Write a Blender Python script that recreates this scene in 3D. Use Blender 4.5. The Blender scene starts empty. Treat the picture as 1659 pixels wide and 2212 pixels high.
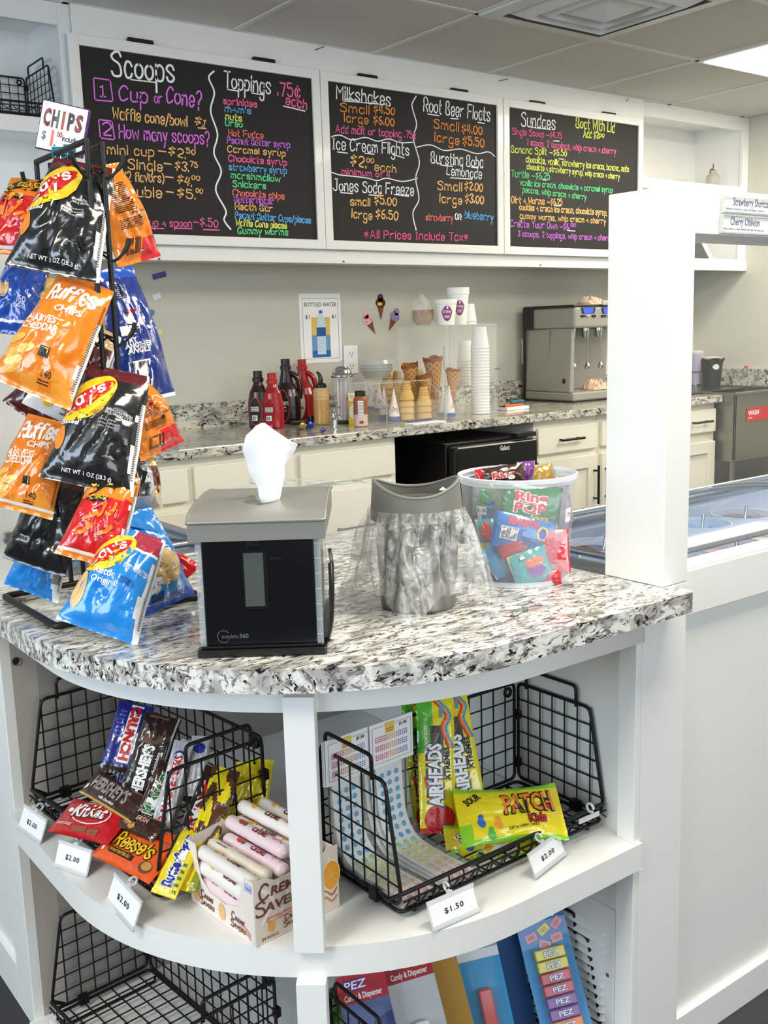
import bpy, math, random
from mathutils import Vector, Matrix, noise
random.seed(7)
S = bpy.context.scene
COL = S.collection
PI = math.pi
# ---------------------------------------------------------------- camera
YAW, PITCH, ROLL, FPX, CAMZ = 0.6429, 0.1754, -0.0285, 2222.74, 1.2631
_f = Vector((math.sin(YAW)*math.cos(PITCH), math.cos(YAW)*math.cos(PITCH), -math.sin(PITCH)))
_r = Vector((math.cos(YAW), -math.sin(YAW), 0)); _u = _r.cross(_f)
CR = math.cos(ROLL)*_r + math.sin(ROLL)*_u
CU = -math.sin(ROLL)*_r + math.cos(ROLL)*_u
CF = _f
CAMP = Vector((0, 0, CAMZ))
cam_data = bpy.data.cameras.new('camera')
cam_data.sensor_fit = 'VERTICAL'; cam_data.sensor_height = 36.0
cam_data.lens = FPX*36.0/2212.0; cam_data.clip_start = 0.02
cam = bpy.data.objects.new('camera', cam_data); COL.objects.link(cam)
m = Matrix((CR, CU, -CF)).transposed().to_4x4(); m.translation = CAMP
cam.matrix_world = m
S.camera = cam
# ---------------------------------------------------------------- colour, world, lights
S.view_settings.view_transform = 'Standard'; S.view_settings.look = 'None'
S.view_settings.gamma = 1.0; S.view_settings.use_curve_mapping = False
S.view_settings.exposure = 0.98
wd = bpy.data.worlds.new('world'); S.world = wd; wd.use_nodes = True
wd.node_tree.nodes['Background'].inputs[0].default_value = (0.72, 0.84, 1.0, 1)
wd.node_tree.nodes['Background'].inputs[1].default_value = 0.8
S.cycles.max_bounces = 12; S.cycles.transparent_max_bounces = 24
S.cycles.diffuse_bounces = 5; S.cycles.glossy_bounces = 5; S.cycles.transmission_bounces = 10
S.cycles.caustics_reflective = False; S.cycles.caustics_refractive = False
S.cycles.sample_clamp_indirect = 8.0

def area(name, loc, rot, sx, sy, power, color):
    L = bpy.data.lights.new(name, 'AREA'); L.shape = 'RECTANGLE'; L.size = sx; L.size_y = sy
    L.energy = power; L.color = color
    o = bpy.data.objects.new(name, L); COL.objects.link(o); o.location = loc; o.rotation_euler = rot
    return o
DAY = (0.70, 0.84, 1.0); WARM = (1.0, 0.93, 0.80)
# daylight through the shop windows: the left wall and the wall behind the camera
area('window_daylight_left', (-2.93, 0.9, 1.60), (0, -PI/2, 0), 1.1, 2.8, 37, DAY)
area('window_daylight_front', (1.2, -2.43, 1.60), (PI/2, 0, 0), 3.2, 1.1, 21, (0.93, 0.96, 1.0))
# ceiling troffers; only the first is in view, the rest are added for brightness
for (lx, ly) in ((4.20, 2.385), (1.28, 0.63), (3.03, 1.217), (-1.05, 0.63)):
    area('troffer_light', (lx, ly, 2.262), (0, 0, 0), 1.13, 0.55, 14, WARM)

# ---------------------------------------------------------------- pixel rays (1659 x 2212) onto real planes
def ray(u, v): return CR*((u-829.5)/FPX) + CU*(-(v-1106)/FPX) + CF
def atz(u, v, z): d = ray(u, v); return CAMP + d*((z-CAMZ)/d.z)
def aty(u, v, y): d = ray(u, v); return CAMP + d*(y/d.y)
def atx(u, v, x): d = ray(u, v); return CAMP + d*(x/d.x)
def atd(u, v, t): return CAMP + ray(u, v)*t

# ---------------------------------------------------------------- materials
MATS = {}
def srgb(h):
    if isinstance(h, str):
        h = h.lstrip('#'); c = [int(h[i:i+2], 16)/255 for i in (0, 2, 4)]
    else: c = list(h)
    return tuple((x/12.92 if x <= 0.04045 else ((x+0.055)/1.055)**2.4) for x in c)
def mat(name, col, rough=0.5, metal=0.0, coat=0.0, alpha=1.0, trans=0.0, emit=0.0, bump=None, vary=0.0, ior=1.45, emcol=None):
    if name in MATS: return MATS[name]
    M = bpy.data.materials.new(name); M.use_nodes = True
    nt = M.node_tree; b = nt.nodes['Principled BSDF']
    c = srgb(col)+(1,)
    b.inputs['Base Color'].default_value = c
    b.inputs['Roughness'].default_value = rough; b.inputs['Metallic'].default_value = metal
    b.inputs['Coat Weight'].default_value = coat; b.inputs['Coat Roughness'].default_value = 0.08
    b.inputs['Alpha'].default_value = alpha; b.inputs['Transmission Weight'].default_value = trans
    b.inputs['IOR'].default_value = ior
    if emit: 
        b.inputs['Emission Color'].default_value = srgb(emcol or col)+(1,); b.inputs['Emission Strength'].default_value = emit
    tc = nt.nodes.new('ShaderNodeTexCoord')
    # every material gets a little procedural variation
    n = nt.nodes.new('ShaderNodeTexNoise'); n.inputs['Scale'].default_value = 9.0; n.inputs['Detail'].default_value = 3
    nt.links.new(tc.outputs['Object'], n.inputs['Vector'])
    mx = nt.nodes.new('ShaderNodeMixRGB'); mx.blend_type = 'MULTIPLY'; mx.inputs['Color1'].default_value = c
    v = 1-max(vary, 0.02)
    mr = nt.nodes.new('ShaderNodeMapRange'); mr.inputs['To Min'].default_value = v; mr.inputs['To Max'].default_value = 1.0
    nt.links.new(n.outputs['Fac'], mr.inputs['Value'])
    nt.links.new(mr.outputs['Result'], mx.inputs['Color2']); mx.inputs['Fac'].default_value = 1
    nt.links.new(mx.outputs['Color'], b.inputs['Base Color'])
    if bump:
        sc, st = bump[:2]
        n2 = nt.nodes.new('ShaderNodeTexNoise'); n2.inputs['Scale'].default_value = sc; n2.inputs['Detail'].default_value = 2
        if len(bump) > 2: n2.inputs['Distortion'].default_value = bump[2]
        nt.links.new(tc.outputs['Object'], n2.inputs['Vector'])
        bp = nt.nodes.new('ShaderNodeBump'); bp.inputs['Strength'].default_value = st; bp.inputs['Distance'].default_value = 0.01
        nt.links.new(n2.outputs['Fac'], bp.inputs['Height']); nt.links.new(bp.outputs['Normal'], b.inputs['Normal'])
        if coat: nt.links.new(bp.outputs['Normal'], b.inputs['Coat Normal'])
    MATS[name] = M
    return M
def foil(h): return mat('foil_'+str(h).strip('#'), h, 0.24, 0.0, 0.9, bump=(17, 0.42, 1.4))
def ink(h): return mat('ink_'+str(h).strip('#'), h, 0.4, 0, 0.3)
def flat(h): return mat('print_'+str(h).strip('#'), h, 0.7)
def granite(name, scale, warm):
    M = bpy.data.materials.new(name); M.use_nodes = True; nt = M.node_tree; b = nt.nodes['Principled BSDF']
    L = nt.links.new
    tc = nt.nodes.new('ShaderNodeTexCoord'); mp = nt.nodes.new('ShaderNodeMapping')
    mp.inputs['Rotation'].default_value = (0.3, 0.45, 0.65); mp.inputs['Scale'].default_value = (scale*0.45, scale*1.2, scale*0.9)
    L(tc.outputs['Object'], mp.inputs['Vector'])
    def nz(s, d, dist=0.0, rough=0.6, vec=mp):
        n = nt.nodes.new('ShaderNodeTexNoise'); n.inputs['Scale'].default_value = s; n.inputs['Detail'].default_value = d
        n.inputs['Distortion'].default_value = dist; n.inputs['Roughness'].default_value = rough
        L(vec.outputs[0], n.inputs['Vector']); return n
    def rp(src, a, bb):
        r = nt.nodes.new('ShaderNodeValToRGB'); r.color_ramp.elements[0].position = a; r.color_ramp.elements[1].position = bb
        L(src, r.inputs['Fac']); return r
    def mix(f, c1, c2):
        x = nt.nodes.new('ShaderNodeMixRGB'); L(f, x.inputs['Fac'])
        for k, c in (('Color1', c1), ('Color2', c2)):
            if isinstance(c, tuple): x.inputs[k].default_value = c+(1,)
            else: L(c, x.inputs[k])
        return x.outputs[0]
    base = srgb('#eeeee8') if not warm else srgb('#d9d5c2')
    c = mix(rp(nz(1.1, 5, 0.5).outputs['Fac'], 0.44, 0.58).outputs[0], base, srgb('#b3b2ad'))
    c = mix(rp(nz(2.2, 4, 0.8).outputs['Fac'], 0.52, 0.60).outputs[0], c, srgb('#85827e'))
    mus = nz(1.5, 7, 1.6, 0.72)
    c = mix(rp(mus.outputs['Fac'], 0.545, 0.60).outputs[0], c, srgb('#232024'))
    s2 = nz(3.5, 3, 0.6); c = mix(rp(s2.outputs['Fac'], 0.62, 0.65).outputs[0], c, srgb('#2a1a20'))
    s3 = nz(2.6, 1, 0.2); c = mix(rp(s3.outputs['Fac'], 0.72, 0.75).outputs[0], c, srgb('#5a1820'))
    L(c, b.inputs['Base Color']); b.inputs['Roughness'].default_value = 0.16; b.inputs['Coat Weight'].default_value = 0.3
    MATS[name] = M; return M
granite('granite_light', 36.0, False); granite('granite_back', 26.0, True)
def ceiling_mat():
    M = bpy.data.materials.new('ceiling_tile'); M.use_nodes = True; nt = M.node_tree; b = nt.nodes['Principled BSDF']; L = nt.links.new
    tc = nt.nodes.new('ShaderNodeTexCoord'); n = nt.nodes.new('ShaderNodeTexNoise'); n.inputs['Scale'].default_value = 220
    L(tc.outputs['Object'], n.inputs['Vector'])
    bp = nt.nodes.new('ShaderNodeBump'); bp.inputs['Strength'].default_value = 0.3; L(n.outputs['Fac'], bp.inputs['Height']); L(bp.outputs['Normal'], b.inputs['Normal'])
    b.inputs['Base Color'].default_value = srgb('#c9c8c4')+(1,); b.inputs['Roughness'].default_value = 0.95
    MATS['ceiling_tile'] = M; return M
ceiling_mat()
WHITE = mat('white_paint', '#f1f2ee', 0.38, bump=(60, 0.04))
WHITEB = mat('white_panel_paint', '#eff0ee', 0.35)
WALL = mat('wall_paint', '#c9c8bd', 0.75)
CAB = mat('cream_cabinet_paint', '#ece8d8', 0.4)
BLK = mat('black_wire_coating', '#0b0b0c', 0.45)
BLKP = mat('black_plastic', '#101114', 0.3, coat=0.3)
CHROME = mat('chrome', '#d8dadc', 0.12, 1.0)
STEEL = mat('brushed_steel', '#a9a9a4', 0.35, 1.0)
ACR = mat('clear_acrylic', '#f4f8f6', 0.03, alpha=0.06, coat=1.0)
ACRE = mat('acrylic_edge', '#cfd6d3', 0.15, alpha=0.6)
PLASTW = mat('milky_plastic', '#eef0f2', 0.3, alpha=0.6)
PAPER = mat('white_paper', '#f6f7f8', 0.8)

# ---------------------------------------------------------------- mesh builder
class MB:
    def __init__(s): s.v = []; s.f = []; s.fm = []; s.sm = []; s.mats = []; s.M = Matrix.Identity(4)
    def mi(s, m):
        if m not in s.mats: s.mats.append(m)
        return s.mats.index(m)
    def add(s, vs, fs, m, smooth=False):
        o = len(s.v); M = s.M
        s.v.extend([tuple(M @ Vector(p)) for p in vs]); k = s.mi(m)
        for q in fs: s.f.append([i+o for i in q]); s.fm.append(k); s.sm.append(smooth)
    def box(s, a, b, m):
        x0, y0, z0 = a; x1, y1, z1 = b
        x0, x1 = min(x0, x1), max(x0, x1); y0, y1 = min(y0, y1), max(y0, y1); z0, z1 = min(z0, z1), max(z0, z1)
        v = [(x0,y0,z0),(x1,y0,z0),(x1,y1,z0),(x0,y1,z0),(x0,y0,z1),(x1,y0,z1),(x1,y1,z1),(x0,y1,z1)]
        s.add(v, [(0,3,2,1),(4,5,6,7),(0,1,5,4),(1,2,6,5),(2,3,7,6),(3,0,4,7)], m); return s
    def prism(s, poly, z0, z1, m, smooth=False):
        n = len(poly); v = [(x,y,z0) for x,y in poly]+[(x,y,z1) for x,y in poly]
        s.add(v, [list(range(n))[::-1], list(range(n, 2*n))], m)
        s.add(v, [(i,(i+1)%n,n+(i+1)%n,n+i) for i in range(n)], m, smooth); return s
    def tube(s, pts, r, m, n=6, closed=False, caps=True):
        pts = [Vector(p) for p in pts]; N = len(pts); vs = []; ref = None
        rr = r if isinstance(r, (list, tuple)) else [r]*N
        for i, p in enumerate(pts):
            if closed: t = (pts[(i+1)%N]-pts[i-1])
            else: t = pts[min(i+1,N-1)]-pts[max(i-1,0)]
            if t.length < 1e-9: t = Vector((0,0,1))
            t.normalize()
            if ref is None: ref = t.orthogonal().normalized()
            else:
                ref = ref - t*ref.dot(t)
                ref = ref.normalized() if ref.length > 1e-6 else t.orthogonal().normalized()
            bi = t.cross(ref)
            for k in range(n):
                a = 2*PI*k/n; vs.append(p+(ref*math.cos(a)+bi*math.sin(a))*rr[i])
        fs = []
        for i in range(N if closed else N-1):
            j = (i+1)%N
            for k in range(n): fs.append((i*n+k, i*n+(k+1)%n, j*n+(k+1)%n, j*n+k))
        s.add(vs, fs, m, True)
        if caps and not closed: s.add(vs, [list(range(n))[::-1], list(range((N-1)*n, N*n))], m)
        return s
    def lathe(s, prof, m, n=32, c=(0,0,0), sx=1, sy=1, arc=None):
        # prof: (r, z) ; several materials possible through a list of (r,z,mat)
        cx, cy, cz = c; P = [p if len(p) > 2 else (p[0], p[1], m) for p in prof]
        vs = []
        for (r, z, _) in P:
            for k in range(n): a = 2*PI*k/n; vs.append((cx+r*sx*math.cos(a), cy+r*sy*math.sin(a), cz+z))
        for i in range(len(P)-1):
            fs = [(i*n+k, i*n+(k+1)%n, (i+1)*n+(k+1)%n, (i+1)*n+k) for k in range(n)]
            s.add(vs, fs, P[i+1][2] if P[i+1][2] else m, True)
        return s
    def grid(s, fn, nu, nv, m, smooth=True, matfn=None, flip=False):
        vs = [fn(i/nu, j/nv) for j in range(nv+1) for i in range(nu+1)]
        W = nu+1
        o = len(s.v); M = s.M; s.v.extend([tuple(M @ Vector(p)) for p in vs])
        for j in range(nv):
            for i in range(nu):
                q = [o+j*W+i, o+j*W+i+1, o+(j+1)*W+i+1, o+(j+1)*W+i]
                if flip: q = q[::-1]
                s.f.append(q); s.fm.append(s.mi(matfn((i+.5)/nu, (j+.5)/nv) if matfn else m)); s.sm.append(smooth)
        return s
    def decal(s, shape, mp, m, h=0.0004):
        vs, fs = shape
        s.add([mp(x, y, h) for x, y in vs], fs, m); return s
    def build(s, name, parent=None, loc=None, rz=0.0, bevel=0.0, mtx=None, seg=2):
        me = bpy.data.meshes.new(name); me.from_pydata(s.v, [], s.f); me.validate(clean_customdata=False)
        for m in s.mats: me.materials.append(m)
        if len(me.polygons) == len(s.f):
            me.polygons.foreach_set('material_index', s.fm); me.polygons.foreach_set('use_smooth', s.sm)
        me.update()
        o = bpy.data.objects.new(name, me); COL.objects.link(o)
        if parent is not None: o.parent = parent
        if mtx is not None: o.matrix_world = mtx
        elif loc is not None: o.location = loc; o.rotation_euler = (0, 0, rz)
        if bevel:
            b = o.modifiers.new('bevel', 'BEVEL'); b.width = bevel; b.segments = seg; b.limit_method = 'ANGLE'; b.angle_limit = 0.7
        return o
def tag(o, label=None, cat=None, group=None, kind=None):
    if label: o['label'] = label
    if cat: o['category'] = cat
    if group: o['group'] = group
    if kind: o['kind'] = kind
    return o
def thing(name, label, cat, loc=(0,0,0), rz=0.0, group=None, mtx=None):
    o = bpy.data.objects.new(name, None); o.empty_display_size = 0.02; COL.objects.link(o)
    if mtx is not None: o.matrix_world = mtx
    else: o.location = loc; o.rotation_euler = (0,0,rz)
    return tag(o, label, cat, group)
def struct(o): o['kind'] = 'structure'; return o
def frame(B, T, N):
    """matrix: local z from B to T, local -y towards N, origin B"""
    B = Vector(B); z = (Vector(T)-B).normalized(); N = Vector(N)
    y = -(N - z*N.dot(z)).normalized(); x = y.cross(z)
    M = Matrix((x, y, z)).transposed().to_4x4(); M.translation = B
    return M
def copy_tree(o, parent=None):
    c = o.copy(); COL.objects.link(c); c.parent = parent
    if parent is not None: c.matrix_parent_inverse = o.matrix_parent_inverse.copy()
    for ch in o.children: copy_tree(ch, c)
    return c
def rnd_poly(pts, rad, n=4, closed=True):
    """round the corners of a 3-D polyline"""
    pts = [Vector(p) for p in pts]; out = []; N = len(pts)
    for i, p in enumerate(pts):
        if not closed and i in (0, N-1): out.append(p); continue
        a = pts[i-1]-p; b = pts[(i+1)%N]-p
        r = min(rad, a.length*.45, b.length*.45); A = p+a.normalized()*r; B = p+b.normalized()*r
        for k in range(n+1):
            t = k/n; out.append(A*(1-t)**2+p*2*t*(1-t)+B*t*t)
    return out

# ---------------------------------------------------------------- 2-D shapes for print and lettering
def rect(x0, y0, x1, y1, n=1):
    nx = ny = n
    vs = [(x0+(x1-x0)*i/nx, y0+(y1-y0)*j/ny) for j in range(ny+1) for i in range(nx+1)]
    return vs, [(j*(nx+1)+i, j*(nx+1)+i+1, (j+1)*(nx+1)+i+1, (j+1)*(nx+1)+i) for j in range(ny) for i in range(nx)]
def ell(cx, cy, rx, ry, n=28, rot=0.0, rings=4):
    c, s_ = math.cos(rot), math.sin(rot); vs = [(cx, cy)]; fs = []
    for q in range(1, rings+1):
        for k in range(n):
            a = 2*PI*k/n; x = rx*math.cos(a)*q/rings; y = ry*math.sin(a)*q/rings
            vs.append((cx+x*c-y*s_, cy+x*s_+y*c))
    for k in range(n): fs.append((0, 1+k, 1+(k+1)%n))
    for q in range(1, rings):
        for k in range(n):
            a = 1+(q-1)*n+k; b = 1+(q-1)*n+(k+1)%n; fs.append((a, 1+q*n+k, 1+q*n+(k+1)%n, b))
    return vs, fs
def poly(pts): return list(pts), [list(range(len(pts)))]
def xf(shape, dx=0, dy=0, rot=0, sx=1, sy=1, shear=0):
    c, s_ = math.cos(rot), math.sin(rot); vs = []
    for x, y in shape[0]:
        x = x*sx+y*sy*shear; y = y*sy; vs.append((dx+x*c-y*s_, dy+x*s_+y*c))
    return vs, shape[1]
def merge(shapes):
    vs = []; fs = []
    for a, b in shapes:
        o = len(vs); vs.extend(a); fs.extend([[i+o for i in q] for q in b])
    return vs, fs
_tc = {}
def font_text(s, bold=0.0, shear=0.0, space=1.0, sub=0):
    """outline font, 1 unit cap height approx, left aligned at the baseline; returns shape, width"""
    key = (s, bold, shear, space)
    if key not in _tc:
        cu = bpy.data.curves.new('tmp', 'FONT'); cu.body = s; cu.size = 1.37; cu.offset = bold; cu.shear = shear; cu.space_character = space
        cu.resolution_u = 2
        o = bpy.data.objects.new('tmp', cu); COL.objects.link(o)
        dg = bpy.context.evaluated_depsgraph_get(); me = bpy.data.meshes.new_from_object(o.evaluated_get(dg))
        vs = [(v.co.x, v.co.y) for v in me.vertices]; fs = [list(p.vertices) for p in me.polygons]
        bpy.data.objects.remove(o); bpy.data.curves.remove(cu); bpy.data.meshes.remove(me)
        w = max([v[0] for v in vs]+[0.01]); _tc[key] = ((vs, fs), w)
    return _tc[key]
def ftext(s, x, y, h, w=None, rot=0.0, bold=0.0, shear=0.0, align='l', space=1.0):
    sh, W = font_text(s, bold, shear, space); sx = (w/W if w else h)
    dx = {'l': 0, 'c': -W*sx/2, 'r': -W*sx}[align]
    c, s_ = math.cos(rot), math.sin(rot)
    return xf(sh, x+dx*c, y+dx*s_, rot, sx, h)
# handwriting: strokes on a 0-9 grid, y=3 baseline, 7 x-height, 9 cap, 0 descender; '~' marks a curved stroke
GL = {}
for _t in """A 033963 1555;B 0309 ~0939483606 ~063654433303;C ~5849290705133354;D 0309 ~09294856442303;E 59090353 0646;F 590903 0646
G ~5849290705134355 3555;H 0309 5359 0656;I 1939 2923 1333;J ~4944331304 2959;K 0309 5906 0653;L 090343;M 0309366963;N 03095359
O ~39190705134355574939;P 0309 ~0939574606;Q ~39190705134355574939 3352;R 0309 ~0939574606 2653;S ~58492908174654431304
T 0959 3933;U ~090413334459;V 092349;W 0913375369;X 0953 5903;Y 093659 3633;Z 09590353;a ~46371705133345 4743;b 0903 ~06274644331304
c ~46371705133344;d ~46371705133345 4943;e ~054546371705133344;f ~39291813 0737;g ~46371705133345 ~4741301001;h 0903 ~0627374543
i 0703 0809;j ~27211001 2829;k 0903 4705 0543;l 0903;m 0703 ~0617273533 ~3547576563;n 0703 ~0627374543;o ~27060423444627
p 0700 ~06274644331304;q ~46371705133345 4740;r 0703 ~052747;s ~463717062544331304;t ~19142333 0737;u ~0704133344 4743;v 072347
w 0713365367;x 0743 4703;y 0723 4710;z 07470343;0 ~2907051333454729;1 081913 0323;2 ~081939472503 0343;3 ~08193948264544331304
4 190545 3933;5 390906 ~06274644331304;6 ~3918051333452605;7 094923;8 ~290826442304264829;9 ~47260719394733;$ ~48280726452404 2922
- 0555;+ 0545 2743;/ 3902;? ~081939472524 2322;. 0304;, 1302;! 0905 0403;* 0547 0745 2823;¢ ~46371705133344 2822;| 0901;' 0907
( ~29170422;) ~09272402;& ~531719393705133356;= 0444 0646""".replace("\n", ";").split(";"):
    GL[_t[0]] = _t[2:]
def _parse(g):
    out = []
    for tok in g.split(' '):
        c = tok[0] == '~'; tok = tok.lstrip('~')
        out.append((c, [(int(tok[i]), int(tok[i+1])) for i in range(0, len(tok)-1, 2)]))
    return out
def _smooth(p, n=3):
    o = []
    for i in range(len(p)-1):
        a = p[max(i-1,0)]; b = p[i]; c = p[i+1]; d = p[min(i+2,len(p)-1)]
        for k in range(n):
            t = k/n
            o.append(tuple(0.5*((2*b[j])+(-a[j]+c[j])*t+(2*a[j]-5*b[j]+4*c[j]-d[j])*t*t+(-a[j]+3*b[j]-3*c[j]+d[j])*t**3) for j in (0,1)))
    o.append(p[-1]); return o
def ribbon(pts, w, caps=True):
    """mitred stroke without overlapping faces, with rounded ends"""
    q = [pts[0]]
    for p in pts[1:]:
        if math.hypot(p[0]-q[-1][0], p[1]-q[-1][1]) > w*.05: q.append(p)
    if len(q) < 2: q = [pts[0], (pts[0][0]+w*.3, pts[0][1])]
    N = len(q); d = []
    for a, b in zip(q, q[1:]): l = math.hypot(b[0]-a[0], b[1]-a[1]); d.append(((b[0]-a[0])/l, (b[1]-a[1])/l))
    vs = []; fs = []
    for i, (x, y) in enumerate(q):
        a = d[max(i-1, 0)]; b = d[min(i, N-2)]; mx, my = -(a[1]+b[1]), a[0]+b[0]; l = math.hypot(mx, my)
        if l < .25: mx, my, k = -a[1], a[0], w/2
        else: mx /= l; my /= l; k = w/2*min(1.7, 2/l)
        vs += [(x+mx*k, y+my*k), (x-mx*k, y-my*k)]
        if i: o = 2*i; fs.append((o-2, o-1, o+1, o))
    if caps:
        for (x, y), (dx, dy), k in ((q[0], d[0], -1), (q[-1], d[-1], 1)):
            o = len(vs); a0 = math.atan2(dy*k, dx*k); vs += [(x+w/2*math.cos(a0-PI/2+t*PI/5), y+w/2*math.sin(a0-PI/2+t*PI/5)) for t in range(6)]; fs.append(tuple(range(o, o+6)))
    return vs, fs
_gw = {}
def stext(s, x, y, h, w=None, pen=0.12, rot=0.0, shear=0.0, gap=2.0, jit=0.25, align='l'):
    """single-stroke handwriting: h cap height, w total width, pen width relative to h"""
    strokes = []; cx = 0.0
    rg = random.Random(s)
    for ch in s:
        if ch == ' ': cx += 3.6; continue
        g = GL.get(ch)
        if g is None: cx += 3; continue
        P = _parse(g); mx = max(p[0] for c, q in P for p in q); mn = min(p[0] for c, q in P for p in q)
        dy = rg.uniform(-jit, jit); sc = 1+rg.uniform(-.05, .05)
        for c, q in P:
            q = [(cx+(a-mn)*sc, (b-3)*sc+dy) for a, b in q]
            strokes.append(_smooth(q) if c else q)
        cx += (mx-mn)*sc+gap
    W = max(cx-gap, 1); u = h/6.0; sx = (w/W if w else u)
    dx = {'l': 0, 'c': -W*sx/2, 'r': -W*sx}[align]; c_, s_ = math.cos(rot), math.sin(rot)
    out = []
    for q in strokes:
        pts = []
        for a, b in q:
            X = dx+a*sx+b*u*shear; Y = b*u; pts.append((x+X*c_-Y*s_, y+X*s_+Y*c_))
        out.append(ribbon(pts, pen*h))
    return merge(out)
def plane_map(M):
    """2-D decal coordinates on a local frame: x right, z up, h towards the viewer (-y)"""
    return lambda x, y, h: M @ Vector((x, -h, y))
IDM = plane_map(Matrix.Identity(4))
def barcode(x0, y0, x1, y1, n=22):
    rg = random.Random(int(x0*9999)+n); out = []; t = x0
    while t < x1:
        w = (x1-x0)/n*rg.choice((.3,.5,.9)); out.append(rect(t, y0, min(t+w, x1), y1)); t += w+(x1-x0)/n*rg.choice((.3,.6))
    return merge(out)
def small_lines(x0, y0, x1, y1, n, rg=None):
    rg = rg or random.Random(n); out = []; dy = (y1-y0)/n
    for i in range(n):
        yb = y0+i*dy; t = x0
        while t < x1-(x1-x0)*.05:
            w = (x1-x0)*rg.uniform(.05,.2); out.append(rect(t, yb, min(t+w, x1), yb+dy*.45)); t += w+(x1-x0)*.02
    return merge(out)
# ================================================================ SETTING
ZC, ZK = 0.851, 0.914                 # island worktop, back worktop
YB, XR, ZCE = 3.571, 4.85, 2.276      # back wall, right wall, ceiling
def wallbox(name, a, b, m): mb = MB(); mb.box(a, b, m); return struct(mb.build(name))
wallbox('floor', (-3, -2.5, -0.05), (XR, YB, 0), mat('dark_floor', '#3a3b3c', 0.7, vary=0.25))
wallbox('ceiling', (-3, -2.5, ZCE), (XR, YB, ZCE+0.05), MATS['ceiling_tile'])
wallbox('wall_back', (-3, YB, 0), (XR, YB+0.08, ZCE), WALL)
wallbox('wall_right', (XR, -2.5, 0), (XR+0.08, YB, ZCE), WALL)
# left wall and the wall behind the camera carry the shop windows
def window_wall(name, wn, axis, c, lo, hi, wins):
    """wall plane at coordinate c from lo to hi, window openings wins = [(a,b,z0,z1)]"""
    mb = MB(); t = 0.08; s = 1 if c > 0 else -1
    def bx(a, b, z0, z1):
        if axis == 'x': mb.box((c, a, z0), (c+s*t, b, z1), WALL)
        else: mb.box((a, c, z0), (b, c+s*t, z1), WALL)
    z0, z1 = wins[0][2], wins[0][3]
    bx(lo, hi, 0, z0); bx(lo, hi, z1, ZCE); p = lo
    for (a, b, _, _) in wins: bx(p, a, z0, z1); p = b
    bx(p, hi, z0, z1); struct(mb.build(name))
    for (a, b, _, _) in wins:
        w = MB(); fr = mat('window_frame_white', '#e9ebec', 0.4); k = 0.05
        def fb(a0, b0, q0, q1, m=fr, t0=0.0, t1=0.06):
            if axis == 'x': w.box((c+s*t0, a0, q0), (c+s*t1, b0, q1), m)
            else: w.box((a0, c+s*t0, q0), (b0, c+s*t1, q1), m)
        fb(a, a+k, z0, z1); fb(b-k, b, z0, z1); fb(a+k, b-k, z0, z0+k); fb(a+k, b-k, z1-k, z1); fb((a+b)/2-.02, (a+b)/2+.02, z0+k, z1-k)
        struct(w.build('window_%d' % window_wall.n)); window_wall.n += 1
window_wall.n = 1
window_wall('wall_left', 1, 'x', -3.0, -2.5, YB, [(-0.6, 0.85, 1.0, 2.15), (0.95, 2.4, 1.0, 2.15)])
window_wall('wall_front', 1, 'y', -2.5, -3.0, XR, [(-0.5, 1.15, 1.0, 2.15), (1.25, 2.9, 1.0, 2.15)])
# ceiling grid: raised tee bars
mb = MB(); tee = mat('ceiling_tee', '#d6d5d0', 0.5)
gx = [0.111+0.583*k for k in range(-5, 9)]; gy = [-2.40+0.583*k+0.155*0 for k in range(0, 11)]
gy = [2.673-0.583*k for k in range(-1, 9)]
for x in gx: mb.box((x-.010, -2.5, ZCE-.004), (x+.010, YB, ZCE), tee)
for y in gy: mb.box((-3, y-.010, ZCE-.004), (XR, y+.010, ZCE), tee)
struct(mb.build('trim_1'))
# air vent: stepped square diffuser
x0, y0 = 2.443, 2.090; C = 0.583
v = thing('ceiling_vent', 'square white stepped air diffuser set in the ceiling grid', 'air vent', (x0+C/2, y0+C/2, ZCE-.004))
vm = mat('vent_white', '#d2d3d2', 0.4)
def ring(mb, r0, z0, r1, z1, m):
    vs = [(sx*r, sy*r, z) for r, z in ((r0, z0), (r1, z1)) for sx, sy in ((-1,-1),(1,-1),(1,1),(-1,1))]
    mb.add(vs, [(i, (i+1)%4, 4+(i+1)%4, 4+i) for i in range(4)], m)
mb = MB(); ring(mb, .291, 0, .288, -.008, vm); ring(mb, .288, -.008, .235, -.012, vm); ring(mb, .235, -.012, .225, .03, mat('vent_dark', '#5b5c5c', .7)); mb.build('frame', v)
for i, (ra, rb) in enumerate(((.222, .178), (.170, .128))):
    mb = MB(); ring(mb, ra, -.004, rb, -.026, vm); ring(mb, rb, -.026, rb-.012, .01, vm); mb.build('louvre', v)
mb = MB(); ring(mb, .118, -.008, .0001, -.052, vm); mb.build('centre_plate', v)
mb = MB(); mb.box((-.27, -.27, .003), (.27, .27, .004), mat('vent_dark', '#5b5c5c', .7)); mb.build('backing', v)
# troffers: one lamp in view, then unseen ones added to lift the walls
tro = None
for i, (lx, ly) in enumerate(((4.20, 2.385), (1.28, 0.63), (3.03, 1.217), (-1.05, 0.63))):
    t = thing('ceiling_light', ('long flat lit ceiling panel light at the far right of the ceiling' if i == 0 else 'unseen flat ceiling panel light added to brighten the room'), 'ceiling light', (lx, ly, ZCE-.006), group=None if i == 0 else 'unseen ceiling panel lights added for brightness')
    mb = MB(); mb.box((-.583, -.2915, -.002), (.583, .2915, .002), mat('light_frame', '#e8e8e4', .4)); mb.build('frame', t)
    mb = MB(); mb.box((-.565, -.275, -.005), (.565, .275, -.0025), mat('light_diffuser', '#fffdf4', .5, emit=2.2, emcol='#fff6e2')); mb.build('diffuser', t)

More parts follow.
